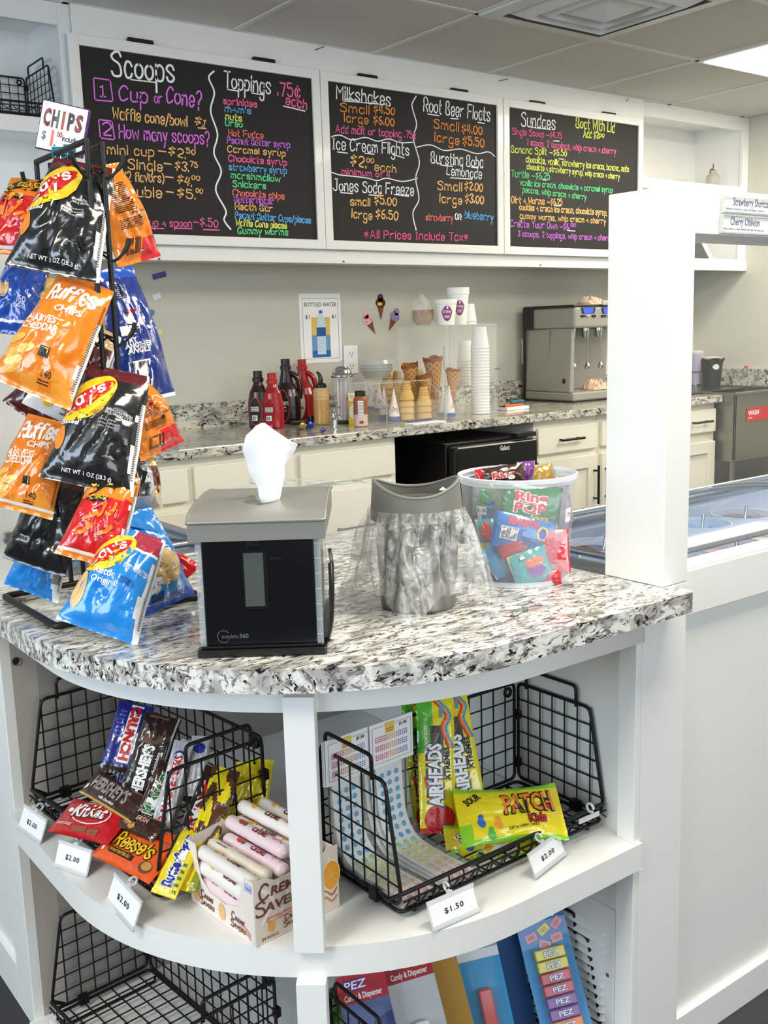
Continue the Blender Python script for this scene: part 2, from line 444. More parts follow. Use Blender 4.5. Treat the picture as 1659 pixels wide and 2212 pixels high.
# ---------------------------------------------------------------- wall cabinet run above the back worktop
YC = 3.2614
cab = thing('wall_shelf_cabinet', 'long white open-fronted wall cabinet under the ceiling behind the menu boards', 'wall cabinet', (0, 0, 0))
Z0, Z1 = 1.515, 2.272; ft = 0.02
mb = MB(); m_ = WHITEB
XL0, XL1, XRR = -0.6, 1.253, 4.888-.04
# face frame
for st, (a, b) in ((((XL1, 1.34), (XL0, XL0+.06)), (XL0+.06, XL1)), (((3.90, 4.00), (4.800, 4.849)), (4.00, 4.80))):
    mb = MB()
    for (c, d) in st: mb.box((c, YC, Z0), (d, YC+ft, Z1), m_)
    mb.box((a, YC, Z0), (b, YC+ft, Z0+.055), m_); mb.box((a, YC, Z1-.065), (b, YC+ft, Z1), m_); mb.box((a, YC, 1.885), (b, YC+ft, 1.932), m_)
    mb.build('face_frame', cab, bevel=.002)
mb = MB(); mb.box((XL0, YC+ft, Z0+.012), (XRR, YB-.002, Z0+.03), m_); mb.build('bottom_panel', cab)
mb = MB(); mb.box((XL0, YC+ft, Z1-.02), (XRR, YB-.002, Z1-.002), m_); mb.build('top_panel', cab)
mb = MB(); mb.box((XL0, YB-.012, Z0+.03), (XRR, YB-.002, Z1-.02), m_); mb.build('back_panel', cab)
mb = MB(); mb.box((XL0+.02, YC+ft, 1.91), (XL1+.03, YB-.012, 1.93), m_); mb.build('shelf', cab)
mb = MB(); mb.box((3.97, YC+ft, 1.91), (4.81, YB-.012, 1.93), m_); mb.build('shelf', cab)
for x in (XL0, XL1+.012, 3.96, 4.806):
    mb = MB(); mb.box((x, YC+ft, Z0+.03), (x+.018, YB-.012, Z1-.02), m_); mb.build('divider', cab)
mb = MB(); mb.box((1.340, YC-.004, Z0), (3.90, YC+ft, 1.60), m_); mb.box((1.272, YC-.010, Z0-.004), (4.849, YC, Z0+.045), m_); mb.build('bottom_rail', cab, bevel=.002)
mb = MB()
for u, v_ in ((341, 565), (739, 570), (1164, 577)):
    p = aty(u, v_, YC-.002); mb.lathe([(.004, 0), (.004, .003), (0, .003)], mat('screw_dark', '#56534d', .5), 10, (0,0,0)); 
    for i in range(len(mb.v)-30, len(mb.v)): q = mb.v[i]; mb.v[i] = (p.x+q[0], YC-.010-q[2], p.z+.008+q[1])
mb.build('screws', cab)
# white backing panel the boards hang on
bp = MB(); bp.box((1.290, YC-.016, 1.60), (3.994, YC-.0105, Z1-.001), WHITE)
tag(bp.build('white_board'), 'flat white board panel fixed to the wall cabinet, behind the three menu boards', 'panel')
for i, (a, b) in enumerate((((680, 108), (699, 101)), ((1078, 175), (1096, 171)), ((1352, 219), (1356, 213)))):
    mb = MB(); P = aty(*a, YC-.018); Q = aty(*b, YC-.018); mb.tube([P, P+(Q-P)*.5+Vector((0,-.006,0)), Q+Vector((0,-.003,0))], .0014, BLK, 5)
    tag(mb.build('wire_hook'), ('small bent wire hook on the white panel above the first menu board', 'small bent wire hook on the white panel above the middle menu board', 'tiny wire hook on the white panel above the last menu board')[i], 'hook')

# ---------------------------------------------------------------- menu boards
C_ = {'w': '#fafdff', 'p': '#f07af0', 'o': '#ffc47c', 'k': '#ff6cab', 'b': '#62b6f0', 'y': '#f0f872', 'g': '#6ae898', 'r': '#fa7a74', 'O': '#f5964a', 'v': '#d072e6', 'q': '#f8609c'}
CM = {k: mat('chalk_'+n, c, .8, emit=0) for (k, c), n in zip(C_.items(), ('white','magenta','peach','pink','blue','yellow','green','red','orange','violet','rose'))}
FR = mat('board_frame_white', '#f4f4f0', .3, coat=.3); BB = mat('chalkboard_black', '#141311', .6)
def board(name, label, x0, x1, z0, z1, texts, lines, rects=()):
    y = YC-.018-.018; t = thing(name, label, 'menu board', ((x0+x1)/2, y, z0)); ox, oz = (x0+x1)/2, z0
    fw = .033; mb = MB(); W = (x1-x0)/2; H = z1-z0
    mb.box((-W, 0, 0), (-W+fw, .018, H), FR); mb.box((W-fw, 0, 0), (W, .018, H), FR); mb.box((-W+fw, 0, 0), (W-fw, .018, fw), FR); mb.box((-W+fw, 0, H-fw), (W-fw, .018, H), FR)
    mb.build('frame', t, bevel=.003)
    mb = MB(); mb.box((-W+fw-.002, .008, fw-.002), (W-fw+.002, .014, H-fw+.002), BB); mb.build('chalkboard_panel', t)
    L = {}
    def loc(u, v): p = aty(u, v, y+.0074); return p.x-ox, p.z-oz
    mb = MB(); mp = lambda x, z, h: Vector((x, .0078-h, z))
    for (s, u0, v0, u1, v1, hp, c, *o) in texts:
        a = loc(u0, v0); b = loc(u1, v1); hh = loc(u0, v0-hp)[1]-a[1]; w = math.hypot(b[0]-a[0], b[1]-a[1]); r = math.atan2(b[1]-a[1], b[0]-a[0])
        mb.decal(stext(s, a[0], a[1], hh, w, pen=(o[0] if o else .12)*1.12, rot=r, shear=.06, jit=.12), mp, CM[c])
    for (pts, c, pw) in lines:
        q = [loc(*p) for p in pts]; mb.decal(ribbon(_smooth(q, 5) if len(q) > 2 else q, pw), mp, CM[c], .0003)
    mb.build('handwriting', t)
    return t
# board 1 ; (text, start px, end px, cap height px, colour)
x0 = aty(164.6, 73.8, YC-.036); 
T1 = [('Scoops',242,163,376,177,50,'w',.09),('Cup',258,215,318,223,32,'p',.1),('or',334,222,350,224,22,'p',.1),('Cone?',360,220,434,233,34,'p',.1),
('1',217,208,228,209,24,'p',.12),('2',222,291,240,293,26,'p',.12),
('Waffle cone/bowl',244,256,404,273,24,'o'),('$1',420,265,442,276,16,'o',.16),('How many scoops?',258,298,452,312,28,'p',.1),
('mini cup',232,332,332,337,20,'o'),('-',342,333,358,335,22,'o'),('$2.',364,332,400,343,18,'o',.14),('50',402,330,421,334,11,'o',.2),
('Single',277,364,350,370,21,'o'),('-',354,360,370,362,22,'o'),('$3.',378,364,407,371,18,'o',.14),('75',410,359,426,362,11,'o',.2),
('le(2 flavors)',256,391,354,394,20,'o'),('-',358,389,374,391,22,'o'),('$4.',383,392,413,403,18,'o',.14),('00',414,387,431,390,10,'o',.2),
('double',262,423,349,427,22,'o'),('-',359,421,374,423,22,'o'),('$5.',383,423,421,431,18,'o',.14),('00',423,415,437,418,10,'o',.2),
('Extra cup + spoon',255,487,414,490,16,'k'),('-$.50',418,485,470,491,17,'k'),
('Toppings',484,188,584,203,34,'w',.09),('.75¢',600,205,648,211,28,'k',.11),('each',617,225,662,236,20,'k',.13)]
yy = [('sprinkles',483,224,555,232,'k'),('m+m\'s',486,241,542,246,'b'),('nuts',487,257,522,262,'y'),('Oreo',487,271,523,275,'g'),('Hot Fudge',494,293,568,299,'r'),('Peanut Butter syrup',491,309,626,319,'v'),
('Caramel syrup',492,328,616,337,'o'),('Chocolate syrup',494,348,619,357,'k'),('strawberry syrup',495,367,619,375,'b'),('marshmallow',499,384,605,393,'g'),('Snickers',503,403,574,408,'g'),('Chocolate chips',503,422,614,430,'r'),
('Butterfinger',506,436,592,441,'v'),('Heath Bar',508,452,588,457,'o'),('Peanut Butter Cups/pieces',508,471,671,482,'b'),('Waffle Cone pieces',510,487,619,494,'y'),('Gummy worms',514,504,622,508,'g')]
T1 += [(s,a,b,c,d,13.5,k,.17) for s,a,b,c,d,k in yy]
def loop(u0,v0,u1,v1,u2,v2,u3,v3): return [(u0,v0),(u1,v1),(u2,v2),(u3,v3),(u0,v0)]
sq = lambda *p: [([(p[2*i],p[2*i+1]),(p[(2*i+2)%8],p[(2*i+3)%8])],'p',.004) for i in range(4)]
L1 = sq(202,168,238,173,244,219,205,216)+sq(213,258,242,262,248,302,217,298)+[
([(462,154),(451,168),(463,200),(455,240),(470,290),(462,330),(478,370),(466,410),(488,455),(484,475),(498,495)],'w',.006),
([(283,172),(337,178)],'w',.004),([(492,193),(516,197)],'w',.004),([(544,201),(570,205)],'w',.004),([(612,229),(659,240)],'w',.004),([(428,276),(445,278)],'o',.004),
([(327,493),(354,494)],'k',.004),([(378,493),(415,494)],'k',.004),([(440,496),(474,497)],'k',.004)]
board('menu_board', 'widest chalkboard menu in a white frame headed Scoops and Toppings, leftmost of three', aty(164.6,300,YC-.036).x, aty(696,300,YC-.036).x, 1.560, 2.182, T1, L1)
T2 = [('Milkshakes',727,213,843,229,28,'w',.1),('Small',735,240,797,247,18,'O'),('$4.50',808,242,852,248,16,'O',.16),('large',744,263,795,267,18,'O'),('$6.00',807,266,851,272,17,'O',.15),('Add malt or topping .75¢',725,286,898,299,16,'k',.12),
('Ice Cream Flights',719,322,883,335,24,'w',.1),('$2.',757,354,790,363,22,'o',.14),('00',792,350,807,352,10,'o',.2),('each',809,368,855,373,17,'o',.13),('minimum of 4',738,376,842,384,13,'k',.16),
('Jones Soda Freeze',720,411,893,422,24,'w',.1),('small',757,443,799,445,17,'o',.14),('$5.00',809,439,856,444,18,'o',.14),('large',760,470,803,474,18,'o',.13),('$6.50',812,470,859,475,18,'o',.14),
('*All Prices Include Tax*',787,514,1010,520,17,'q',.12),
('Root Beer Floats',915,240,1058,262,29,'w',.09),('Small',937,276,990,284,19,'O'),('$4.00',998,286,1041,290,18,'O',.15),('large',939,305,991,312,19,'O'),('$5.50',1000,312,1045,317,18,'O',.15),
('Bursting Boba',931,352,1043,362,24,'w',.1),('Lemonade',965,377,1040,386,20,'w',.1),('Small',945,409,997,413,18,'o',.13),('$2.00',1004,409,1042,413,17,'o',.15),('large',950,437,997,441,18,'o',.13),('$3.00',1005,436,1044,440,18,'o',.15),
('strawberry',920,475,978,478,13,'r',.15),('OR',983,473,996,475,12,'w',.18),('blueberry',1004,470,1065,477,15,'b',.14)]
L2 = [([(899,208),(890,225),(894,245),(900,270),(893,300),(906,350),(898,385),(905,430),(892,460),(899,497)],'w',.005),
([(716,295),(735,292),(760,302),(790,297),(815,305),(840,300),(865,308),(896,307)],'w',.004),([(900,318),(930,313),(960,325),(995,322),(1030,332),(1055,328),(1069,338)],'w',.004),
([(716,372),(735,378),(765,381),(795,385),(815,390),(835,385),(870,392),(902,385)],'w',.004),
([(745,214),(772,217)],'w',.004),([(741,218),(832,226)],'w',.003),([(729,328),(751,331)],'w',.004),([(788,331),(808,333)],'w',.004),([(849,334),(873,341)],'w',.004),([(736,416),(762,418)],'w',.004),([(797,421),(819,422)],'w',.004),([(852,420),(883,424)],'w',.004),
([(924,246),(948,250)],'w',.004),([(974,256),(990,257)],'w',.004),([(1032,264),(1047,267)],'w',.004),([(951,356),(978,360)],'w',.004),([(1018,361),(1033,363)],'w',.004),([(973,384),(1020,387)],'w',.004)]
board('menu_board', 'middle chalkboard menu in a white frame headed Milkshakes and Root Beer Floats', aty(697.5,300,YC-.036).x, aty(1087.6,300,YC-.036).x, 1.560, 2.182, T2, L2)
T3 = [('Sundaes',1126,271,1199,280,28,'w',.09),('Boat With Lid',1244,275,1327,286,21,'y',.12),('Add $2.',1260,296,1294,299,15,'y',.15),('00',1294,295,1305,297,8,'y',.22),
('Single Scoop -$4.75',1106,290,1213,299,13,'q',.14),('1 scoop, 2 toppings, whip cream + cherry',1139,313,1330,333,13,'k',.14),
('Banana Split -$6.50',1104,329,1224,337,14,'y',.13),('chocolate, vanilla, strawberry ice cream, banana, nuts',1136,350,1358,371,13,'y',.14),('chocolate + strawberry syrup, whip cream + cherry',1138,365,1338,387,12,'y',.14),
('Turtle -$6.25',1104,381,1187,388,14,'g',.13),('vanilla ice cream, chocolate + caramel syrup',1123,400,1323,416,12,'g',.14),('pecans, whip cream + cherry',1129,415,1266,431,12,'g',.14),
('Dirt + Worms -$6.25',1105,438,1214,443,14,'o',.15),('cookies + cream ice cream, chocolate syrup,',1122,453,1311,465,13,'o',.15),('gummy worms, whip cream + cherry',1123,472,1308,483,12,'o',.15),
('Create Your Own -$6.',1102,489,1230,496,14,'v',.14),('00',1233,489,1243,490,8,'v',.2),('3 scoops, 2 toppings, whip cream + cherry',1119,510,1322,520,12,'v',.14)]
L3 = [([(1147,275),(1190,280)],'w',.003),([(1196,304),(1208,305)],'w',.004),([(1207,343),(1218,344)],'w',.004),([(1172,388),(1181,389)],'w',.004),([(1199,444),(1211,445)],'w',.004),([(1226,498),(1242,499)],'w',.004)]
board('menu_board', 'chalkboard menu in a white frame headed Sundaes, rightmost of three', aty(1089,300,YC-.036).x, aty(1390.5,300,YC-.036).x, 1.560, 2.182, T3, L3)
# black sprung clips above the boards
for i, (u, v_) in enumerate(((304, 90), (571, 131), (795, 166), (993, 197), (1162, 223), (1316, 247))):
    p = aty(u, v_, YC-.03); mb = MB(); mb.box((-.044, 0, -.009), (.044, .014, .009), BLK)
    t = thing('hanging_clip', 'slim black clip above the %s end of the %s menu board' % (('left', 'right')[i % 2], ('Scoops', 'Milkshakes', 'Sundaes')[i//2]), 'clip', (p.x, YC-.034, p.z), group='black clips along the top of the boards')
    mb.build('grip', t, bevel=.004); mb = MB(); mb.box((-.03, .013, -.008), (.03, .018, -.001), BLKP); mb.build('back_plate', t)

# ---------------------------------------------------------------- back worktop, splash, base cabinets
YK = 2.9264
mb = MB(); mb.box((0.2, YK-.0, ZK-.034), (aty(1588, 900, 2.86).x-.004, YB-.022, ZK), MATS['granite_back']); mb.box((aty(1588, 900, 2.86).x-.0039, 3.43, ZK-.034), (4.827, YB-.022, ZK), MATS['granite_back'])
tag(mb.build('granite_counter', bevel=.004), 'long speckled granite worktop against the back wall', 'countertop')
mb = MB(); mb.box((0.2, YB-.022, ZK-.03), (4.828, YB-.001, 1.007), MATS['granite_back']); tag(mb.build('granite_backsplash', bevel=.002), 'low granite upstand along the back wall behind the bottles', 'backsplash')
mb = MB(); mb.box((4.828, 2.2, ZK-.03), (4.849, YB-.022, 1.007), MATS['granite_back']); tag(mb.build('granite_backsplash', bevel=.002), 'low granite upstand running along the right wall by the sink', 'backsplash')
def bar_handle(mb, p, q, out=.028, r=.0055):
    P, Q = Vector(p), Vector(q); d = (Q-P); o = Vector((0, -out, 0))
    mb.tube([P+o, Q+o], r, BLK, 8)
    for t in (.14, .86): mb.tube([P+d*t, P+d*t+o], r*.8, BLK, 6)
def base_cabinet(label, x0, x1, drawers, doors, toe=.09, handles=True):
    """drawers: list of (x0,x1,z0,z1,handle_x0,handle_x1); doors: (x0,x1,z0,z1,handle side)"""
    t = thing('base_cabinet', label, 'cabinet', (x0, YK, 0)); yf = .035
    mb = MB(); mb.box((0, yf, toe), (x1-x0, .60, ZK-.035), CAB); mb.box((0, yf+.06, 0), (x1-x0, .60, toe), CAB); mb.build('body', t)
    for (a, b, c, d, *h) in drawers:
        mb = MB(); mb.box((a-x0, yf-.02, c), (b-x0, yf-.001, d), CAB); dr = mb.build('drawer', t, bevel=.003)
        if h:
            mb = MB(); zz = (c+d)/2; bar_handle(mb, (h[0]-x0, yf-.02, zz), (h[1]-x0, yf-.02, zz)); mb.build('handle', dr)
    for (a, b, c, d, side) in doors:
        w = .055; mb = MB(); a -= x0; b -= x0
        for bx in (((a, c), (a+w, d)), ((b-w, c), (b, d)), ((a+w, c), (b-w, c+w)), ((a+w, d-w), (b-w, d))): mb.box((bx[0][0], yf-.02, bx[0][1]), (bx[1][0], yf-.001, bx[1][1]), CAB)
        mb.box((a+w, yf-.010, c+w), (b-w, yf-.001, d-w), CAB); dr = mb.build('door', t, bevel=.002)
        hx = b-.022 if side > 0 else a+.022
        mb = MB(); bar_handle(mb, (hx, yf-.02, d-.21), (hx, yf-.02, d-.045)); mb.build('handle', dr)
    return t
D1, D2 = .745, .853
base_cabinet('cream base cabinet of drawers under the left part of the back worktop', 0.6, 2.275,
    [(0.62, 1.02, D1, D2), (1.04, 1.436, D1, D2), (1.46, 1.832, D1, D2), (1.858, 2.262, D1, D2), (0.62, 1.436, .44, .715), (1.46, 1.832, .44, .715, 1.56, 1.74), (1.858, 2.262, .44, .715, 1.98, 2.14), (0.62, 1.436, .12, .41), (1.46, 2.262, .12, .41)], [])
base_cabinet('cream base cabinet with a drawer over a door, right of the black fridge', 2.985, 3.362, [(2.995, 3.349, D1-.003, D2-.003, 3.10, 3.24)], [(2.995, 3.349, .12, .715, 1)])
base_cabinet('cream base cabinet with drawers and doors beside the sink, partly behind the white pillar', 3.364, 4.19, [(3.38, 3.78, D1, D2, 3.5, 3.66), (3.80, 4.18, D1, D2, 3.98, 4.12)], [(3.38, 3.78, .12, .715, -1), (3.80, 4.18, .12, .70, -1)])
# fridge
fx0, fx1 = aty(985, 950, 2.80).x, aty(1163, 940, 2.80).x; fw_ = fx1-fx0
t = thing('mini_fridge', 'black mini fridge under the back worktop with its maker name on the door', 'fridge', (fx0, 2.80, 0))
FB = mat('fridge_black', '#050506', .3, coat=.15)
mb = MB(); mb.box((0, .056, .02), (fw_, .58, .845), FB); mb.build('body', t, bevel=.006)
mb = MB(); mb.box((0, 0, .03), (fw_, .052, .835), FB); d = mb.build('door', t, bevel=.012, seg=3)
mb = MB(); mb.decal(ftext('Galanz', aty(1080, 971, 2.80).x-fx0, aty(1080, 973, 2.80).z, .018, .050, bold=.03), lambda x, y, h: Vector((x, -.0006-h, y)), mat('logo_silver', '#d8d8d8', .3)); mb.build('logo', d)
mb = MB(); mb.box((fw_-.11, -.0, .845), (fw_-.01, .04, .862), BLKP); mb.build('hinge_cover', t, bevel=.003)
for x in (.05, fw_-.05):
    for y in (.1, .52): mb = MB(); mb.lathe([(0, 0), (.018, 0), (.018, .021), (0, .021)], BLKP, 12, (x, y, 0)); mb.build('foot', t)
# sink, table leg and bin liner on the right
t = thing('steel_sink', 'stainless steel sink with a red WASH label, far right', 'sink', (aty(1588, 900, 2.86).x, 2.86, 0)); SS = mat('sink_steel', '#8f8c80', .38, .85)
mb = MB(); mb.box((0, 0, .605), (.515, .012, .925), SS); mb.box((0, .55, .605), (.515, .562, 1.0), SS); mb.box((0, 0, .605), (.012, .56, .925), SS); mb.box((.503, 0, .605), (.515, .56, .925), SS); mb.box((0, 0, .60), (.515, .56, .61), SS); mb.box((-.01, -.012, .915), (.525, .012, .928), SS); mb.build('basin', t, bevel=.003)
for x, y in ((.03, .03), (.50, .03), (.03, .53), (.50, .53)):
    mb = MB(); mb.tube([(x, y, 0), (x, y, .60)], .016, SS, 12); mb.build('leg', t)
mb = MB(); R_ = mat('wash_red', '#c81f2a', .5); w0 = aty(1612, 884, 2.86).x-aty(1588, 900, 2.86).x; mb.box((w0, -.0035, .785), (w0+.24, -.0005, .848), R_)
mp = lambda x, y, h: Vector((x, -.0038-h, y)); mb.decal(ftext('WASH', w0+.012, .815, .023, .085, bold=.03), mp, PAPER); mb.decal(ftext('Lavar', w0+.012, .799, .0085, .036, bold=.02), mp, PAPER); mb.build('wash_label', t)
t = thing('trash_can', 'bin with a white plastic liner folded over its rim under the sink', 'trash can', (4.55, 2.62, 0))
mb = MB(); mb.lathe([(0, 0), (.15, 0), (.19, .54), (.18, .54), (.14, .02), (0, .02)], BLKP, 32); mb.build('bin_body', t)
mb = MB(); mb.lathe([(.182, .46), (.203+.0, .47), (.2, .555), (.186, .56), (.15, .3)], mat('bin_liner', '#cfcfc8', .45, alpha=.85, bump=(30, .6)), 40); mb.build('liner', t)
# ================================================================ ISLAND
YF, XL = 0.9967, 0.49                # front face of the right leg, outer face of the left leg
CX1, CY1 = 1.245, 1.78               # inner corner of the open shelf unit
def arc_outline(xl, yf, cx, cy, r, xe, ye, n=40):
    """left straight edge at x=xl, quarter arc, front straight edge at y=yf"""
    pts = [(xl, ye)]
    for k in range(n+1):
        a = PI + (PI/2)*k/n; pts.append((cx+r*math.cos(a), cy+r*math.sin(a)))
    pts.append((xe, yf)); return pts
# right leg: panelled front with pillar and header
t = thing('freezer_counter', 'white panelled counter front running right from the corner, holding the ice cream freezer', 'counter', (1.243, YF, 0))
ox = 1.243; XE = 3.1
mb = MB(); mb.box((0, 0, 0), (.109, .022, .8505), WHITE); mb.box((.109, 0, .793), (XE-ox, .022, .868), WHITE); mb.box((.109, 0, 0), (XE-ox, .022, .066), WHITE); mb.box((1.2, 0, .066), (1.3, .022, .793), WHITE); mb.build('face_frame', t, bevel=.0015)
mb = MB(); mb.box((.105, .013, .06), (XE-ox, .02, .80), mat('white_panel_inner', '#eef0ea', .45)); mb.build('recessed_panel', t)
mb = MB(); mb.box((.109, .002, .866), (XE-ox, .045, .872), WHITE); mb.build('cap_rail', t)
mb = MB(); mb.box((-.0005, .0215, 0), (.05, .30, .8), WHITE); mb.build('inner_side', t)
mb = MB(); mb.box((.0, .022, .0), (XE-ox, .024, .79), WHITE); mb.build('backing', t)
# white pillar, right
t = thing('support_pillar', 'tall white square pillar right of the candy tub, joined to a header beam', 'pillar', (1.290, YF, 0))
mb = MB(); mb.box((0, 0, ZC), (.062, .118, 1.46), WHITE); mb.build('post', t, bevel=.0015)
mb = MB(); mb.box((.063, 0, 1.393), (1.75, .118, 1.46), WHITE); mb.build('header_beam', t, bevel=.0015)
# left leg
t = thing('counter_end_panel', 'white panelled counter front running back at the far left edge', 'counter', (XL, CY1, 0))
mb = MB(); mb.box((0, 0, 0), (.02, .085, .818), WHITE); mb.box((0, .085, .74), (.02, 1.3, .818), WHITE); mb.box((0, .085, 0), (.02, 1.3, .09), WHITE); mb.build('face_frame', t, bevel=.0015)
mb = MB(); mb.box((.010, .08, .08), (.018, 1.3, .75), WHITE); mb.build('recessed_panel', t)
mb = MB(); mb.box((.02, 0, 0), (.062, .018, .818), mat('beige_side_shade', '#b3ada3', .55)); mb.build('return_stile', t)  # beige darkened to carry the shade on this face
t = thing('support_pillar', 'white square pillar at the far left behind the chip rack', 'pillar', (XL, 1.746, 0))
mb = MB(); mb.box((0, 0, ZC), (.112, .10, 1.46), WHITE); mb.build('post', t, bevel=.0015)
mb = MB(); mb.box((.018, -.012, .925), (.03, 0, .945), STEEL); mb.box((.012, -.016, .93), (.045, -.012, .937), CHROME); mb.build('latch', t)
# corner shelf unit
u = thing('corner_shelf_unit', 'white rounded corner display shelf under the granite worktop, holding wire baskets', 'shelf unit', (0, 0, 0))
SHT, SHB = .437, .392
AC = (.975, 1.485, .495)
def shelf_poly(dx=0.0): return arc_outline(AC[0]-AC[2]+dx, AC[1]-AC[2]+dx, AC[0], AC[1], AC[2]-dx, 1.243, CY1)+[(1.243, CY1)]
mb = MB(); mb.prism(shelf_poly(), SHB, SHT, WHITE); mb.build('shelf', u, bevel=.004)
mb = MB(); mb.prism(shelf_poly(), .001, .020, WHITE); mb.build('shelf', u, bevel=.004)
po = arc_outline(.482, .992, .975, 1.485, .493, 1.243, CY1, 40); pi_ = arc_outline(.50, 1.010, .975, 1.485, .475, 1.243, CY1, 40)
mb = MB(); mb.prism(po+pi_[::-1], .773, .8175, WHITE, True); mb.build('apron', u)
mb = MB(); mb.prism(shelf_poly(.02), .800, .8185, WHITE); mb.build('top_panel', u)
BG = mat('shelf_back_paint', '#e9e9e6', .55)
mb = MB(); mb.box((.552, CY1, .0), (1.26, CY1+.016, .8175), mat('shelf_back_shade_grey', '#98968f', .6)); mb.build('back_panel', u)  # grey stands in for the shade deep inside the unlit unit
mb = MB(); mb.box((1.2445, YF+.03, 0.020), (1.26, CY1, .392), BG); mb.box((1.2445, YF+.03, SHT), (1.26, CY1, .8175), BG); mb.build('side_panel', u)
mb = MB(); mb.box((1.229, YF+.0, SHT), (1.2425, YF+.035, .773), WHITE); mb.box((1.229, YF, .020), (1.2425, YF+.035, SHB), WHITE); mb.build('stile', u, bevel=.001)
for (z0, z1) in ((SHT, .80), (.020, SHB)):
    mb = MB(); mb.M = Matrix.Translation((.672, 1.092, 0)) @ Matrix.Rotation(-math.radians(40), 4, 'Z'); mb.box((-.0205, -.014, z0), (.0205, .014, z1), WHITE); mb.build('post', u, bevel=.0012)
p = aty(35, 1428, CY1-.001); mb = MB(); mb.lathe([(.006, .001), (.0075, .002), (.0075, 0)], STEEL, 20); mb.lathe([(0, .0005), (.006, .0005)], BLKP, 20)
mb.v = [(p.x+a, CY1-.0005-c, p.z+b) for a, b, c in mb.v]; mb.build('cable_grommet', u)
# louvred vent inside the lower compartment (right wall)
t = thing('louvred_vent', 'white pressed louvre vent panel on the inner right wall of the lower shelf', 'vent', (1.2435, 1.02, .06))
mb = MB(); mb.box((-.006, .02, .0), (0, .60, .235), WHITEB); mb.build('plate', t, bevel=.003)
mb = MB()
for k in range(12):
    z = .19-k*.016; y = .04
    vs = [(-.006, y, z), (-.006, .34, z), (-.014, .335, z-.010), (-.014, y+.006, z-.010), (-.006, .34, z-.011), (-.006, y, z-.011)]
    mb.add(vs, [(0,1,2,3), (3,2,4,5), (0,3,5), (1,4,2)], WHITEB)
mb.build('louvres', t)
mb = MB(); mb.lathe([(.004, 0), (0, .003)], mat('rusty_screw', '#6b4a3a', .6), 10, (0,0,0)); mb.v = [(-.006-c, .035+a, .11+b) for a, b, c in mb.v]; mb.build('screw', t)
# granite island worktop
ol = arc_outline(.437, .948, .945, 1.456, .508, 1.300, 1.86, 56)
ol += [(1.3065, .952), (1.3085, .960), (1.3085, .9955), (1.2895, .9955), (1.2895, 1.745), (.603, 1.745), (.603, 1.86)]
mb = MB(); mb.prism(ol, .819, ZC, MATS['granite_light'])
tag(mb.build('granite_counter', bevel=.005, seg=3), 'grey and white speckled granite worktop with a rounded corner, in the foreground', 'countertop')

# ---------------------------------------------------------------- ice cream freezers
GL1 = mat('freezer_glass_sky_tint', '#8fb6f2', .04, alpha=.30, coat=1.0); GRIM = mat('freezer_grey_rim', '#8f9498', .3, .6); SIL = mat('freezer_silver', '#c3c8cc', .25, .8)  # blue of the lid imitates the sky windows mirrored in it
def freezer(label, x0, x1, y0, y1, ztop, axis):
    t = thing('ice_cream_freezer', label, 'freezer', (x0, y0, 0)); W, D = x1-x0, y1-y0
    mb = MB(); w = .03
    for (a, b) in (((0, 0), (W, .012)), ((0, D-.012), (W, D)), ((0, .012), (.012, D-.012)), ((W-.012, .012), (W, D-.012))): mb.box((a[0], a[1], .02), (b[0], b[1], ztop-.035), WHITEB)
    mb.box((.012, .012, .02), (W-.012, D-.012, .30), WHITEB); mb.build('body', t)
    loopc = [(w*.6, w*.6, ztop-.018), (W-w*.6, w*.6, ztop-.018), (W-w*.6, D-w*.6, ztop-.018), (w*.6, D-w*.6, ztop-.018)]
    mb = MB(); mb.tube(rnd_poly(loopc, .05, 6), .018, GRIM, 12, closed=True); mb.build('rim', t)
    z2 = ztop+.004
    l2 = [(w*1.6, w*1.6, z2), (W-w*1.6, w*1.6, z2), (W-w*1.6, D-w*1.6, z2), (w*1.6, D-w*1.6, z2)]
    mb = MB(); mb.tube(rnd_poly(l2, .05, 6), .007, SIL, 8, closed=True); mb.build('trim_ring', t)
    def lid(u, v):
        if axis == 'x': q = v
        else: q = u
        return Vector((.04+(W-.08)*u, .04+(D-.08)*v, ztop-.004+.030*math.sin(PI*q)))
    mb = MB(); mb.grid(lid, 16, 16, GL1); mb.build('glass_lid', t)
    mb = MB()
    if axis == 'x':
        for k in (.5,): mb.tube([lid(k, j/12)+Vector((0,0,.003)) for j in range(13)], .007, SIL, 8)
    else:
        for k in (.5,): mb.tube([lid(j/12, k)+Vector((0,0,.003)) for j in range(13)], .007, SIL, 8)
    mb.build('lid_divider', t)
    mb = MB(); mb.box((.03, .03, ztop-.15), (W-.03, D-.03, ztop-.14), mat('freezer_floor_sky_tint', '#9dbbe8', .4)); mb.build('inner_shelf', t)  # interior coloured blue to strengthen the painted sky reflection
    return t, W, D
ICE = mat('tub_label_white', '#e8f0fa', .4)
def tub(x, y, z, h, label, col):
    mb = MB(); t = thing('ice_cream_tub', label, 'tub', (x, y, z)); mb.lathe([(0, 0), (.068, 0), (.072, h), (.069, h), (.066, .01), (0, .01)], ICE, 28); mb.build('tub_wall', t)
    mb = MB(); mb.grid(lambda a, b: Vector((.066*b*math.cos(2*PI*a), .066*b*math.sin(2*PI*a), h*.82+.010*noise.noise(Vector((a*5, b*4, x*9))))), 28, 8, col); mb.build('ice_cream', t)
    mb = MB(); mb.tube([Vector((.01, 0, h*.8)), Vector((.03, .01, h+.012))], .004, CHROME, 8); mb.build('scoop_handle', t)
fz, W, D = freezer('ice cream chest freezer with curved glass lid, right, behind the white pillar', 1.298, 2.9, 1.05, 1.535, .862, 'x')
